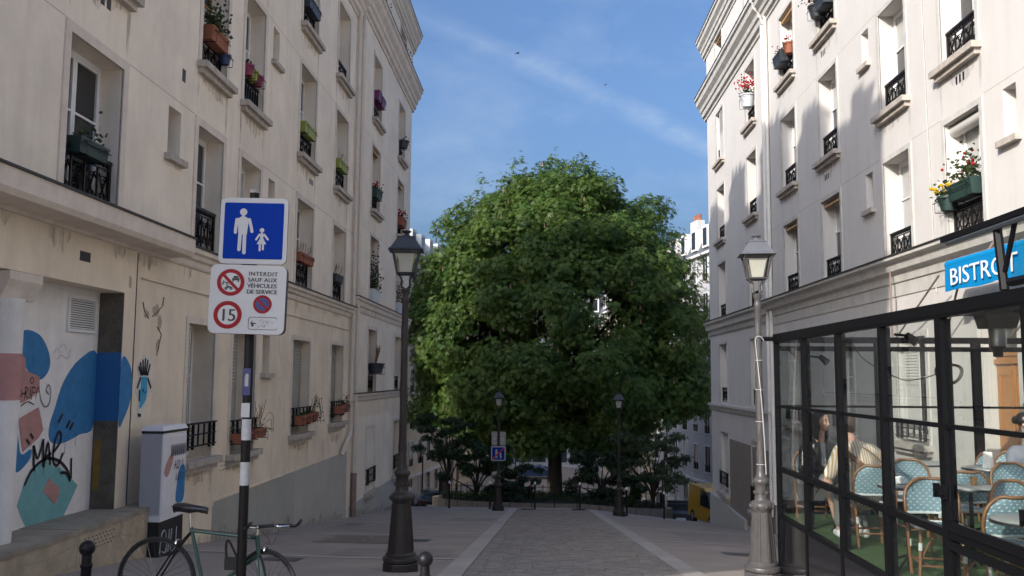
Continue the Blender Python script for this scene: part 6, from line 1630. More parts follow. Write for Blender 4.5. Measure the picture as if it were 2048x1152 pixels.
b = MB(); b.prism([(-.035, -.175, .93), (.035, -.175, .93), (.03, -.196, .80), (.02, -.205, .60), (-.02, -.205, .60), (-.03, -.196, .80)], (0, .02, 0)); b.build('top', 'top_grey', wm)
b = MB(); cap(b, (-.07, -.0, .49), (-.03, -.36, .52), .088, .078); cap(b, (.08, -.0, .49), (.12, -.36, .58), .088, .078); cap(b, (-.02, -.40, .50), (.05, -.42, .34), .07, .065); cap(b, (.13, -.40, .55), (.16, -.47, .40), .066, .06); remesh(b, 'skirt', 'skirt_pattern', wm, .011, 3)
for (p, d, nm) in (((.07, -.46, .045), (.25, -.9, 0), 0), ((.22, -.64, .085), (.35, -.9, -.25), 1)):
    b = MB(); p = Vector(p); d = Vector(d).normalized(); cap(b, p-d*.04+Vector((0,0,.02)), p+d*.11, .046, .036); cap(b, p-d*.05-Vector((0,0,.015)), p+d*.13-Vector((0,0,.018)), .036, .034); remesh(b, 'shoe', 'shoe_white' if nm else 'jacket_black', wm, .009, 3)

# man seen from behind in a striped shirt, leaning on the table
M0 = Vector((3.26, 9.32, F0)); mn = person_root('person seen from behind in an ochre and white striped shirt with a shoulder strap', M0)
b = MB(); q = head_mesh(b, (-.09, .26, 1.17), (-.35, .95, 0), .25, 1.05)
cap(b, (-.05, .16, .98), (-.08, .22, 1.09), .062, .056); cap(b, (-.04, .12, .9), (-.05, .16, 1.0), .09, .065)
cap(b, (-.09, .10, .52), (-.11, .46, .52), .085, .066); cap(b, (-.11, .46, .52), (-.12, .44, .10), .06, .04); cap(b, (.09, .10, .52), (.12, .46, .52), .085, .066); cap(b, (.12, .46, .52), (.14, .44, .10), .06, .04)
hand(b, (-.14, .52, .77), (.3, .6, .5), (-.3, -.6, .6), 1.08, .6); hand(b, (.12, .50, .755), (-.4, .9, 0), (0, 0, 1), 1.08, .4, -1)
remesh(b, 'body', 'skin', mn, .010, 3)
b = MB(); b.ball(q(-.022, 0, .050), (.094, .094, .086), 14, 10); cap(b, q(-.055, 0, .02), q(-.06, 0, -.04), .068, .05); remesh(b, 'hair', 'hair_brown', mn, .010, 3)
b = MB(); cap(b, (0, .03, .50), (0, .07, .70), .165, .175); cap(b, (-.03, .10, .78), (-.04, .14, .88), .185, .165); cap(b, (-.17, .15, .90), (.10, .13, .91), .10, .10); cap(b, (.0, .14, .93), (-.05, .16, .97), .08, .07)
cap(b, (-.19, .15, .89), (-.26, .26, .68), .085, .068); cap(b, (-.26, .26, .68), (-.16, .48, .755), .066, .05); cap(b, (.15, .14, .89), (.25, .25, .66), .085, .068); cap(b, (.25, .25, .66), (.14, .46, .75), .066, .05)
shirt = remesh(b, 'striped_shirt', 'shirt_stripe', mn, .012, 3)
b = MB(); st_pts = [(-.22, .10, .97), (-.12, -.085, .86), (0, -.115, .74), (.12, -.11, .62), (.17, -.06, .52)]
pts = spline(st_pts, 5); vs = []
for p in pts: vs += [p+Vector((.018, -.004, .018)), p-Vector((.018, .004, .018)), p+Vector((.018, .012, .018)), p-Vector((.018, -.012, .018))]
b.add(vs, [(4*i, 4*i+1, 4*i+5, 4*i+4) for i in range(len(pts)-1)]+[(4*i+2, 4*i+6, 4*i+7, 4*i+3) for i in range(len(pts)-1)]); b.tube(spline([(-.05, .08, 1.0), (.06, -.06, .92), (.17, -.06, .80), (.23, .02, .68)], 5), .007, 5)
b.build('shoulder_strap', 'rattan_frame', mn)
b = MB(); cap(b, (-.09, .06, .50), (-.11, .45, .51), .10, .08); cap(b, (-.11, .45, .51), (-.12, .43, .16), .075, .062); cap(b, (.09, .06, .50), (.12, .45, .51), .10, .08); cap(b, (.12, .45, .51), (.14, .43, .16), .075, .062); remesh(b, 'trousers', 'denim_grey', mn, .012, 3)
for x in (-.12, .14): b = MB(); cap(b, (x, .42, .045), (x, .56, .035), .048, .038); remesh(b, 'shoe', 'shoe_white', mn, .010, 3)

# third guest at the right edge, grey jacket
G0 = Vector((5.47, 10.45, F0)); gs_ = person_root('person with a hair clip in a grey jacket at the right edge of the terrace', G0)
b = MB(); q = head_mesh(b, (-.04, -.10, 1.17), (.75, -.65, 0), .3, .98)
cap(b, (0, -.05, .93), (-.02, -.08, 1.08), .05, .046); cap(b, (-.08, -.02, .50), (-.05, -.42, .50), .075, .058); cap(b, (.09, -.02, .50), (.12, -.42, .50), .075, .058); cap(b, (-.05, -.42, .5), (-.05, -.40, .1), .055, .04); cap(b, (.12, -.42, .5), (.12, -.4, .1), .055, .04)
hand(b, (.10, -.38, .72), (.6, -.6, 0), (0, 0, 1), 1, .5); hand(b, (-.12, -.40, .72), (.5, -.7, 0), (0, 0, 1), 1, .5, -1)
remesh(b, 'body', 'skin', gs_, .011, 3); features(gs_, q)
b = MB(); b.ball(q(-.025, 0, .045), (.098, .098, .092), 14, 10); b.ball(q(-.11, 0, .01), .05, 10, 8); 
for sg in (-1, 1): cap(b, q(.05, sg*.03, .095), q(.01, sg*.084, .02), .022, .02)
remesh(b, 'hair', 'hair_black', gs_, .011, 3)
b = MB(); b.tube([q(.03, .07, .09), q(-.02, .10, .055)], .012, 6); b.build('hair_clip', 'chrome', gs_)
b = MB(); cap(b, (0, -.0, .50), (0, -.03, .74), .14, .15); cap(b, (-.11, -.04, .80), (.11, -.04, .80), .11, .11); cap(b, (-.14, -.04, .86), (.14, -.04, .86), .075, .075); cap(b, (-.18, -.05, .83), (-.24, -.12, .62), .068, .055); cap(b, (-.24, -.12, .62), (-.14, -.38, .71), .054, .044); cap(b, (.18, -.05, .83), (.24, -.14, .62), .068, .055); cap(b, (.24, -.14, .62), (.12, -.36, .71), .054, .044); remesh(b, 'jacket', 'jacket_grey', gs_, .012, 3)
b = MB(); cap(b, (-.08, -.02, .50), (-.05, -.42, .50), .09, .075); cap(b, (.09, -.02, .50), (.12, -.42, .50), .09, .075); cap(b, (-.05, -.42, .49), (-.05, -.40, .14), .07, .058); cap(b, (.12, -.42, .49), (.12, -.40, .14), .07, .058); remesh(b, 'trousers', 'denim_grey', gs_, .012, 3)
for x in (-.05, .12): b = MB(); cap(b, (x, -.38, .045), (x, -.5, .035), .046, .036); remesh(b, 'shoe', 'jacket_black', gs_, .011, 3)

# ------------------------------------------------------------------ things on the tables
def cup(label, x, y):
    o = empty('coffee_cup', (x, y, F0+.7205)); tag(o, label, 'cup', 'cups on the terrace tables')
    b = MB(); b.lathe([(.03, 0), (.062, .008), (.065, .012), (.03, .008)], 16); b.build('saucer', 'letter_white', o, smooth=50)
    b = MB(); b.lathe([(.02, .012), (.034, .03), (.038, .065), (.034, .064), (.02, .03)], 14); b.tube(arc((.042, 0, .042), .014, -PI/2, PI/2, 6), .004, 5); b.build('cup_body', 'letter_white', o, smooth=50)
def tumbler(label, x, y):
    o = empty('drinking_glass', (x, y, F0+.7205)); tag(o, label, 'glass', 'glasses on the terrace tables')
    b = MB(); b.lathe([(.028, .0), (.034, .11)], 14); b.build('glass_wall', 'clear_glass', o, smooth=50)
    b = MB(); b.lathe([(.026, .002), (.031, .075)], 14); b.build('drink', 'rattan_frame', o, smooth=50)
cup('white coffee cup in front of the woman', 3.24, 10.10); tumbler('half full glass between the two guests', 3.40, 9.94)
cup('white cup on the table left of the glass post', 3.22, 8.32); tumbler('glass on the nearest round table', 3.44, 6.40); cup('white cup on the nearest round table', 3.28, 6.22); tumbler('glass on the table in front of the sunlit chairs', 3.86, 8.28)
# ------------------------------------------------------------------ planted island with the big tree
ICX, ICY, IRX, IRY = 0.5, 52.5, 6.6, 15.1
def iz(x, y): return 0.44 - 0.11*y + .13 - (min((x-1.5)/5.0, 1.2)*.42 if x > 1.5 else 0.0)
b = MB(); n = 72; rings = [1.0, .75, .5, .25]; vs = []
for k, s in enumerate(rings):
    for i in range(n):
        a = 2*PI*i/n; x, y = ICX+(IRX-.3)*s*math.cos(a), ICY+(IRY-.3)*s*math.sin(a); vs.append((x, y, iz(x, y)-.01))
vs.append((ICX, ICY, iz(ICX, ICY)))
fs = [(k*n+i, k*n+(i+1) % n, (k+1)*n+(i+1) % n, (k+1)*n+i) for k in range(3) for i in range(n)]+[(3*n+i, 3*n+(i+1) % n, 4*n) for i in range(n)]
b.add(vs, fs); island = tag(b.build('planted_island', 'soil'), 'earth of the planted island under the big tree', kind='structure')
kerbm = []
for i in range(44):
    a0, a1 = 2*PI*i/44+.004, 2*PI*(i+1)/44-.004; b = MB(); vs = []
    for a in (a0, (a0+a1)/2, a1):
        for r in (0, -.30):
            x, y = ICX+(IRX+r)*math.cos(a), ICY+(IRY+r)*math.sin(a); vs += [(x, y, iz(x, y)-1.6 if math.sin(a) > -.2 else iz(x, y)-.5), (x, y, iz(x, y)+.02)]
    b.add(vs, [(0,4,5,1),(4,8,9,5),(2,3,7,6),(6,7,11,10),(1,5,7,3),(5,9,11,7),(0,1,3,2),(8,10,11,9)]); b.build('kerb_stone', 'kerb', island)
rng = np.random.default_rng(4)
def scatter_mesh(name, verts, faces_n, m, parent=None, per=4):
    me = bpy.data.meshes.new(name); nf = len(verts)//per
    me.vertices.add(len(verts)); me.vertices.foreach_set('co', np.asarray(verts, dtype=np.float32).ravel())
    me.loops.add(len(verts)); me.loops.foreach_set('vertex_index', np.arange(len(verts), dtype=np.int32))
    me.polygons.add(nf); me.polygons.foreach_set('loop_start', np.arange(0, len(verts), per, dtype=np.int32)); 
    me.update(calc_edges=True); me.materials.append(MATS[m]); o = bpy.data.objects.new(name, me); COL.objects.link(o)
    if parent is not None: o.parent = parent
    return o
def unit(v): return v/np.maximum(np.linalg.norm(v, axis=-1, keepdims=True), 1e-9)
def palmate(centers, outward, size, nleaf=5, droop=.4, rg=rng):
    """each leaf is a fan of drooping leaflets; returns quad vertices"""
    N = len(centers); up = np.array([0, 0, 1.0])
    ax = unit(outward*0.7+up*0.35+rg.normal(0, .35, (N, 3)))     # leaf plane normal
    t = unit(np.cross(ax, rg.normal(0, 1, (N, 3)))); s = np.cross(ax, t)
    sz = size*rg.uniform(.65, 1.25, (N, 1)); out = []
    for k in range(nleaf):
        a = (k-(nleaf-1)/2)*(2.1/(nleaf-1))*1.35; L = sz*(1.0-.22*abs(k-(nleaf-1)/2)/((nleaf-1)/2))
        d = t*math.cos(a)+s*math.sin(a); w = -t*math.sin(a)+s*math.cos(a)
        p0 = centers; p2 = centers+d*L-up*L*droop*rg.uniform(.4, 1.1, (N, 1)); pm = centers+d*L*.62-up*L*droop*.25
        out.append(np.stack([p0, pm+w*L*.17, p2, pm-w*L*.17], 1))
    return np.concatenate(out, 0).reshape(-1, 3)
TRX, TRY = 0.72, 56.0; TZ = iz(TRX, TRY)-.15
tree = empty('chestnut_tree', (TRX, TRY, TZ)); TS = 1.28; tag(tree, 'huge round horse chestnut tree filling the end of the street', 'tree')
TO = np.array([TRX, TRY, TZ])
# trunk and limbs (local coordinates)
limbs0 = [([(0,0,0), (.02,0,.4), (.04,0,1.4), (.02,.02,2.6), (.0,.05,3.1)], [.52,.38,.33,.33,.32]),
    ([(0,.05,2.7), (-.35,.1,3.8), (-.9,.3,5.6), (-1.6,.4,8.2), (-2.0,.5,11)], [.24,.22,.18,.13,.05]),
    ([(0.05,.0,2.7), (.5,-.1,3.7), (1.1,.2,5.6), (1.6,.3,8.4), (2.2,.2,11.5)], [.24,.21,.18,.12,.05]),
    ([(0,0,3.0), (.1,.4,5), (.1,.8,8), (.2,.9,12), (.1,.8,14.5)], [.22,.2,.16,.10,.04]),
    ([(.9,.1,4.6), (2.4,-1.2,6.0), (4.2,-2.2,7.2), (5.8,-2.6,7.8)], [.14,.11,.07,.03]),
    ([(-.6,.2,4.6), (-2.4,-1.4,5.6), (-4.4,-2.2,6.6), (-6.0,-2.4,7.0)], [.14,.11,.07,.03]),
    ([(.2,-.1,3.4), (.6,-2.2,5.0), (.8,-4.2,6.4), (.7,-5.6,7.4)], [.13,.11,.07,.03]),
    ([(-.2,.1,3.6), (-2.6,2.2,5.4), (-4.4,3.4,7.4)], [.13,.09,.04]), ([(.4,.2,3.8), (2.8,2.4,5.8), (4.8,3.4,7.4)], [.13,.09,.04]),
    ([(-1.2,.3,6.6), (-3.2,-.8,8.8), (-4.8,-1.2,10.4)], [.10,.07,.03]), ([(1.3,.3,6.8), (3.2,-1.0,9.2), (4.4,-1.4,11)], [.10,.07,.03])]
limbs = [([tuple(TS*c for c in p) for p in pts], [TS*r for r in rs]) for pts, rs in limbs0]
b = MB(); b.tube(spline(limbs[0][0], 4), list(np.interp(np.linspace(0, 4, 17), range(5), limbs[0][1])), 12); b.build('trunk', 'bark', tree, smooth=60)
b = MB()
for pts, rs in limbs[1:]:
    sp = spline(pts, 4); b.tube(sp, list(np.interp(np.linspace(0, len(pts)-1, len(sp)), range(len(pts)), rs)), 8)
b.build('limbs', 'bark', tree, smooth=60)
# crown: leaf clumps on many branch ends inside an ovoid, denser towards the outside
CC = np.array([0.15, 0.3, 9.2]); CR = np.array([9.75, 9.2, 11.9])
def dome(d):
    """unit direction -> point on the crown outline: round dome above, steep skirt below"""
    d = np.array(d, dtype=float); az_, el_ = math.atan2(d[1], d[0]), math.asin(max(-1, min(1, d[2])))
    lump = 1+.045*math.sin(4*az_+1.3*math.sin(3*el_))*math.cos(el_)+.045*math.sin(7*az_+6*el_)*math.cos(el_)+.03*math.sin(9*el_+2*az_)
    if d[2] >= 0: return lump*d*CR*(np.hypot(d[0], d[1])**1.86+d[2]**1.86)**(-1/1.86)*(1+.05*math.sin(5*math.atan2(d[1], d[0]))*(1-d[2]))
    k = (np.hypot(d[0], d[1])**3.2+abs(d[2])**3.2)**(-1/3.2)
    return lump*d*k*np.array([CR[0], CR[1], 6.6])
blobs = []
for i in range(720):
    d = unit(rng.normal(0, 1, 3)+(np.array([0, 0, 1.3]) if i % 6 == 0 else 0)); rr_ = rng.uniform(.55, 1)**.33 * (1 if i < 640 else .75)
    p = CC+dome(d)*rr_*rng.uniform(.86, .97)
    lim_ = 2.3+max(0, 4.5-np.hypot(p[0]+.8, p[1]))*.75
    if p[2] < lim_: p[2] = lim_+rng.uniform(0, 2.0)
    blobs.append((p, rng.uniform(.7, 1.5)))
# flatten the top into several rounded heads, widen the waist
cs, os_ = [], []
for p, r in blobs:
    n_ = int(215*r*r); d = unit(rng.normal(0, 1, (n_, 3))); rad = r*rng.uniform(.55, 1.05, (n_, 1))*np.array([1.1, 1.1, .72])
    cs.append(p+d*rad); os_.append(unit(d*.7+unit(p-CC)*.6))
cs = np.concatenate(cs); os_ = np.concatenate(os_)
# upright shoots at the outline
for i in range(240):
    d = unit(np.array([rng.normal(0, 1), rng.normal(0, 1), abs(rng.normal(0, .8))+.05])); p = CC+dome(d)*rng.uniform(.95, 1.045)
    m_ = 14; cs = np.concatenate([cs, p+rng.normal(0, .2, (m_, 3))+np.outer(rng.uniform(0, .6, m_), d)*.4]); os_ = np.concatenate([os_, np.tile(d, (m_, 1))])
crown = scatter_mesh('crown', palmate(cs, os_, .225), None, 'leaf_chestnut', tree)
# pale flower candles
cv = []
for i in range(90):
    d = unit(np.array([rng.normal(0, 1), -abs(rng.normal(0, 1)), rng.normal(.2, .7)])); p = CC+dome(d)*rng.uniform(.90, .96)
    for k in range(4):
        s = .035*(1-k*.2); c = p+np.array([0, 0, k*.05])
        for e in ((s, 0, 0), (0, s, 0)):
            e = np.array(e); cv += [c-e, c-e+[0, 0, .07], c+e+[0, 0, .07], c+e]
scatter_mesh('blossom', np.array(cv), None, 'petal_pink', tree)
# small ornamental trees and shrubs on the island
def small_tree(label, name, x, y, h, rx, rz, nb, m, seed, flat_=.45, z=None, cat='tree'):
    rg = np.random.default_rng(seed); z0 = (iz(x, y) if z is None else z)-.05
    o = empty(name, (x, y, z0)); tag(o, label, cat)
    b = MB()
    tips = []
    for i in range(nb):
        a = rg.uniform(0, 2*PI); r = rx*math.sqrt(rg.uniform(.05, 1)); tz = h-rz+rz*rg.uniform(-.9, .9)
        tips.append(np.array([r*math.cos(a), r*math.sin(a), tz]))
        if i % 3 == 0: b.tube(spline([(0, 0, h*.12), (r*.25*math.cos(a), r*.25*math.sin(a), tz*.55), (r*.95*math.cos(a), r*.95*math.sin(a), tz)], 3), [.05, .045, .04, .034, .028, .02, .012], 5)
    b.tube([(0, 0, 0), (0, 0, h*.3)], [.09, .06], 7); b.build('trunk', 'bark', o, smooth=60)
    cs, ou = [], []
    for p in tips:
        n_ = 90; d = unit(rg.normal(0, 1, (n_, 3))); cs.append(p+d*rg.uniform(.3, 1, (n_, 1))*np.array([.62, .62, .62*flat_])*max(.5, rx*.42)); ou.append(d)
    scatter_mesh('crown', palmate(np.concatenate(cs), np.concatenate(ou), .13, 5, .4, rg), None, m, o)
    return o
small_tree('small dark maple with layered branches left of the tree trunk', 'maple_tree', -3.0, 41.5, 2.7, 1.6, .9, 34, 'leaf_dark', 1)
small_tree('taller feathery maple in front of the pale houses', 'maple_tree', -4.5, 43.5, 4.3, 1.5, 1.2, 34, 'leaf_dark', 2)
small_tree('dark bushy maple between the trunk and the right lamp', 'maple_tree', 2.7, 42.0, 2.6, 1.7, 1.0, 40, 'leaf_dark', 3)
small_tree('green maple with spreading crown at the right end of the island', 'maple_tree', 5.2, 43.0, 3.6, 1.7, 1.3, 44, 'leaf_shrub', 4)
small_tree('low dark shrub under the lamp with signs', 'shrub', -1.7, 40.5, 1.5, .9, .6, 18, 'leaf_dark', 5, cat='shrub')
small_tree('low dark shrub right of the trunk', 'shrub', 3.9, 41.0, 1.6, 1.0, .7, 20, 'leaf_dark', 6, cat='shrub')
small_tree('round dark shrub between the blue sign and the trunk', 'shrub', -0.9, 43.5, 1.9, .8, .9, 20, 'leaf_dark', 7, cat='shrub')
# ground cover
cs = []
for i in range(5200):
    a = rng.uniform(0, 2*PI); r = math.sqrt(rng.uniform(0, 1)); x, y = ICX+(IRX-.4)*r*math.cos(a), ICY+(IRY-.4)*r*math.sin(a); cs.append((x, y, iz(x, y)+rng.uniform(0, .25)))
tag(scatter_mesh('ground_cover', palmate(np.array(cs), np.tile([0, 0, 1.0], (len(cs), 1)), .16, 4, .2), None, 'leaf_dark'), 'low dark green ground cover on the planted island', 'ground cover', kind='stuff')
# low iron fence round the island
fence = empty('low_fence', (ICX, ICY-IRY+.6, iz(ICX, ICY-IRY+.6))); tag(fence, 'low black iron fence round the planted island', 'fence')
FO = -Vector(fence.location); pts = []
for i in range(41):
    a = PI+PI*i/40; x, y = ICX+(IRX-.55)*math.cos(a), ICY+(IRY-.55)*math.sin(a); pts.append(Vector((x, y, iz(x, y))))
for zz in (.18, .68):
    b = MB(); b.tube([p+Vector((0, 0, zz)) for p in pts], .014, 4); o = b.build('rail', 'iron_black', fence); o.location = FO
for i, p in enumerate(pts):
    b = MB(); b.box(p.x-.018, p.x+.018, p.y-.018, p.y+.018, p.z-.05, p.z+.78); o = b.build('picket', 'iron_black', fence); o.location = FO

# ------------------------------------------------------------------ parked vehicles
def car(name, label, x, y, rz, body, L=4.1, Wd=1.72, H=1.45, van=False, z=None):
    o = empty(name, (x, y, gz(x, y) if z is None else z), rz); tag(o, label, 'van' if van else 'car', 'vehicles parked round the island')
    h2, hl = Wd/2, L/2
    if van: prof = [(-hl, .28), (-hl, 1.0), (-hl+.05, H-.08), (-hl+.25, H), (hl-1.75, H), (hl-1.45, H-.12), (hl-.85, 1.05), (hl-.2, .88), (hl, .62), (hl, .28)]
    else: prof = [(-hl, .28), (-hl, .82), (-hl+.12, .95), (-hl+.45, H-.12), (-hl+.75, H), (hl-2.0, H), (hl-1.65, H-.10), (hl-1.05, .95), (hl-.25, .80), (hl, .60), (hl, .28)]
    b = MB(); n = len(prof); vs = []
    for s, k in ((-1, 1.0), (1, 1.0)):
        for u, zz in prof: vs.append((u, s*h2*(1.0 if zz < .96 else (.93 if van else .82)), zz))
    b.add(vs, [tuple(range(n))[::-1], tuple(range(n, 2*n))]+[(i, (i+1) % n, (i+1) % n+n, i+n) for i in range(n)]); b.build('body', body, o)
    def gl(q, nm='window', m='car_glass'): bb = MB(); bb.prism(q, (0, .0, 0.0)) if False else bb.poly(q); bb.build(nm, m, o)
    k = (.93 if van else .82)
    for s in (-1, 1):
        yy = s*h2*k*1.006+s*.012
        yb = s*h2*1.004
        segs = ((-hl+.3, hl-1.95),) if not van else ((hl-2.3, hl-1.2),)
        for a, c in segs: gl([(a+.1, yb-s*.02, 1.0), (c+.55, yb-s*.02, 1.0), (c, yy, H-.12), (a+.35 if not van else a+.1, yy, H-.12)])
    w = h2*k*.95
    f0, f1 = (prof[-5], prof[-4]) if False else ((hl-1.65, H-.12), (hl-1.08, .98))
    if van: f0, f1 = (hl-1.45, H-.14), (hl-.87, 1.07)
    gl([(f0[0]+.02, -w, f0[1]), (f0[0]+.02, w, f0[1]), (f1[0]+.02, w*1.1, f1[1]+.02), (f1[0]+.02, -w*1.1, f1[1]+.02)], 'windscreen')
    r0, r1 = ((-hl+.44, H-.14), (-hl+.14, 1.0)) if not van else ((-hl+.045, H-.18), (-hl-.004, 1.05))
    gl([(r0[0]-.012, -w, r0[1]), (r0[0]-.012, w, r0[1]), (r1[0]-.012, w*1.05, r1[1]), (r1[0]-.012, -w*1.05, r1[1])], 'rear_window')
    for s in (-1, 1):
        b = MB(); b.box(-hl-.012, -hl+.06, s*h2*.72-.1, s*h2*.72+.1, .70, .88); b.build('tail_light', 'tail_red', o)
        b = MB(); b.box(hl-.10, hl+.008, s*h2*.72-.13, s*h2*.72+.13, .58, .72); b.build('headlight', 'head_lamp', o)
        for u in (-hl+.72, hl-.78):
            ww = empty('wheel', (u, s*(h2-.09), .31)); ww.parent = o
            b = MB(); b.tube([(0, -.09, 0), (0, .09, 0)], .31, 16); b.build('tyre', 'rubber', ww, smooth=40)
            b = MB(); b.tube([(0, s*.085, 0), (0, s*.096, 0)], .19, 12); b.build('rim', 'car_silver', ww)
    b = MB(); b.box(-hl-.014, -hl+.02, -.26, .26, .48, .60); b.build('number_plate', 'plate', o)
    b = MB(); b.box(-hl-.03, -hl+.1, -h2*.95, h2*.95, .30, .46); b.box(hl-.1, hl+.03, -h2*.95, h2*.95, .28, .46); b.build('bumper', 'rubber' if van else body, o)
    return o
D90 = PI/2
car('parked_van', 'yellow delivery van parked behind the white corner building', 8.6, 45.0, -D90+.15, 'car_yellow', 4.1, 1.75, 1.85, True)
car('parked_car', 'dark hatchback with a white bumper beside the yellow van', 7.9, 53.0, D90-.1, 'car_dark')
car('parked_car', 'white car glimpsed right of the lamp without signs', 6.4, 62.0, D90-.3, 'car_white')
car('parked_car', 'white car at the corner of the beige building on the left', -9.4, 61.0, D90, 'car_white')
car('parked_car', 'dark grey car parked in front of the pale houses', -7.2, 61.5, D90-.05, 'car_dark')
car('parked_car', 'small silver car seen through the fence under the blue sign', -3.6, 68.0, D90, 'car_silver')
car('parked_car', 'blue car crossing in front of the distant shop', -0.6, 98.0, 0.05, 'car_blue', 4.6)

# ------------------------------------------------------------------ far buildings round the square
def far_building(name, label, p0, p1, z0, floors, fh, mats, nwin, face=1, win_w=1.1, attic=True, skip=0, group=None):
    """facade from p0 to p1 (x,y); face=+1 looks to the right of p0->p1 direction"""
    p0, p1 = Vector((*p0, 0)), Vector((*p1, 0)); d = (p1-p0); L = d.length; d.normalize(); nrm_ = Vector((d.y, -d.x, 0))*face
    o = empty(name, (p0.x, p0.y, z0)); tag(o, label, 'building')
    def P(u, out, z): return d*u+nrm_*out+Vector((0, 0, z))
    def bx(b, u0, u1, o0, o1, za, zb):
        vs = [P(u, q, z) for z in (za, zb) for q in (o0, o1) for u in (u0, u1)]
        b.add(vs, [(0,1,3,2),(4,6,7,5),(0,4,5,1),(2,3,7,6),(0,2,6,4),(1,5,7,3)])
    H = floors*fh
    b = MB(); bx(b, 0, L, -10, 0, -3, H); b.build('wall', mats[0], o)
    for z in [fh*k for k in range(1, floors)]+[H]:
        if z in (fh, H): b = MB(); bx(b, -.05, L+.05, -.05, .18 if z < H else .35, z-.18, z+.0); b.build('string_course', mats[1], o)
    if attic:
        b = MB(); vs = []
        for u in (0, L): vs += [P(u, .05, H+.002), P(u, -1.1, H+2.5), P(u, -9, H+2.9), P(u, -9.9, H+.002)]
        b.add(vs, [(0,1,2,3)[::-1], (4,5,6,7), (0,4,5,1), (1,5,6,2), (2,6,7,3)]); b.build('mansard_roof', 'slate', o)
    step = L/nwin
    wb = {}
    for k in range(floors):
        for i in range(nwin):
            u = (i+.5)*step; z = k*fh+.75; h = fh*.66
            if k < skip: continue
            b = MB()
            for (a, c, e, g) in ((u-win_w/2-.12, u+win_w/2+.12, z-.10, z), (u-win_w/2-.1, u-win_w/2, z+.001, z+h+.1), (u+win_w/2, u+win_w/2+.1, z+.001, z+h+.1), (u-win_w/2, u+win_w/2, z+h, z+h+.1)): bx(b, a, c, -.02, .06, e, g)
            bx(b, u-.03, u+.03, -.02, .022, z+.002, z+h-.002)
            w = b.build('window', mats[1], o)
            b = MB(); bx(b, u-win_w/2+.001, u+win_w/2-.001, -.02, .012, z+.001, z+h-.001); b.build('pane', 'pane_dark' if (i*7+k*3) % 4 else 'pane_curtain', w)
            if k > 0:
                b = MB(); 
                for q in range(8): uu = u-win_w/2+win_w*(q+.5)/8; bx(b, uu-.012, uu+.012, .07, .09, z, z+.5)
                bx(b, u-win_w/2, u+win_w/2, .065, .095, z+.5, z+.55); b.build('railing', 'iron_black', w)
    if attic:
        for i in range(0, nwin, 1):
            u = (i+.5)*step; b = MB(); bx(b, u-.6, u+.6, -1.3, .02, H+.45, H+2.2); q = b.build('dormer', mats[1], o)
            b = MB(); bx(b, u-.42, u+.42, .021, .03, H+.6, H+2.0); b.build('pane', 'pane_dark', q)
        for i in range(max(2, nwin//3)):
            u = L*(i+.5)/max(2, nwin//3); b = MB(); bx(b, u-.9, u+.9, -3.2, -2.5, H+2.2, H+4.2); q = b.build('chimney', mats[0], o)
            for k in range(4):
                b = MB(); c = P(u-.66+.44*k, -2.85, 0); b.lathe([(.14, H+4.2), (.11, H+4.75), (.13, H+4.8)], 7, (c.x, c.y)); b.build('chimney_pot', 'brick_red', q)
    return o
far_building('apartment_building', 'pale apartment building far behind the small maples, left of the tree', (-14.8, 41.0), (-9.3, 82.0), -9.2, 7, 2.95, ('far_cream', 'far_white'), 15, 1)
far_building('apartment_building', 'sunny cream building further down beyond the pale one', (-9.2, 83.0), (-6.5, 104.0), -9.2, 6, 3.1, ('far_cream', 'far_cream'), 8, 1)
far_building('apartment_building', 'grey white apartment building behind the yellow van', (15.2, 56.0), (10.2, 84.0), -9.2, 7, 2.95, ('far_grey', 'far_white'), 11, -1)
far_building('apartment_building', 'sunlit cream building far right behind the tree', (9.6, 86.0), (7.2, 108.0), -9.2, 6, 3.1, ('far_cream', 'far_white'), 8, -1)
shop = far_building('corner_shop_building', 'distant white shop front at the bottom of the street', (-12.0, 112.0), (14.0, 112.0), -9.2, 6, 3.1, ('shop_white', 'far_white'), 12, 1, skip=1)
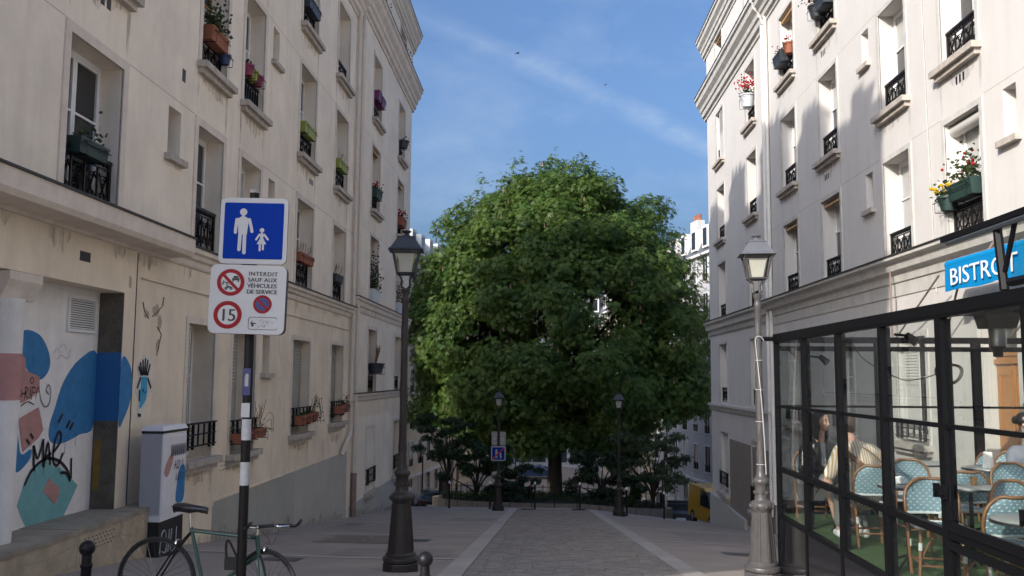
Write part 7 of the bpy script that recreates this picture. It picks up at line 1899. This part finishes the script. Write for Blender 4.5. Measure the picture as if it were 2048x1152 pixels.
for u0, u1 in ((7.0, 8.4), (8.6, 10.6), (10.8, 12.4), (13.0, 15.0), (15.4, 17.4)):
    b = MB(); b.box(u0, u1, -.06, -.01, .5, 2.6); b.build('shop_window', 'shop_glass', shop)
b = MB(); b.box(6.6, 17.6, -.10, -.005, 2.75, 3.3); b.build('shop_fascia', 'window_white', shop)
aw2 = empty('red_awning', (8.2, 92.0, -5.0)); tag(aw2, 'dark red shop awning far down on the right', 'awning')
b = MB(); b.prism([(1.0, -5, 1.0), (-1.2, -5, .2), (-1.2, -5, 0), (1.0, -5, .8)], (-.6, 10, 0)); b.build('canopy', 'awning_red', aw2)
b = MB(); b.tube([(1.0, -4.5, .4), (-1.1, -4.5, .1)], .03, 5); b.tube([(.5, 4.5, .4), (-1.6, 4.5, .1)], .03, 5); b.build('arm', 'iron_black', aw2)
for i in range(7):
    b = MB(); x = -2.6+i*.85; zz = gz(x, 86)+.012; b.box(x, x+.5, 84.5, 87.5, zz-.01, zz); b.build('crossing_stripe', 'line_white', ground)
tick = empty('parking_meter', (-6.3, 58.5, gz(-6.3, 58.5))); tag(tick, 'dark street cabinet in front of the parked cars on the left', 'street cabinet')
b = MB(); b.box(-.35, .35, -.2, .2, 0, 1.9); b.build('body', 'iron_black', tick); b = MB(); b.frustum((0, 0), (.40, .25), (.30, .15), .12, 1.901); b.build('cap', 'iron_black', tick)

# ------------------------------------------------------------------ birds
for (p, s, lab) in (((-1.2, 40, 16.5), .5, 'small dark bird gliding left in the sky'), ((3.9, 55, 20.0), .45, 'tiny bird high in the sky right of the tree top')):
    o = empty('bird', p, .6); tag(o, lab, 'bird')
    b = MB(); b.tube([(-.22*s, 0, 0), (-.1*s, 0, .01), (.1*s, 0, .01), (.2*s, 0, 0)], [.01*s, .05*s, .05*s, .01*s], 6)
    for sg in (-1, 1): b.add([(.06*s, 0, .02), (.0, sg*.30*s, .10*s), (-.08*s, sg*.52*s, .04*s), (-.08*s, 0, .015)], [(0, 1, 2, 3)])
    b.build('body', 'iron_black', o)
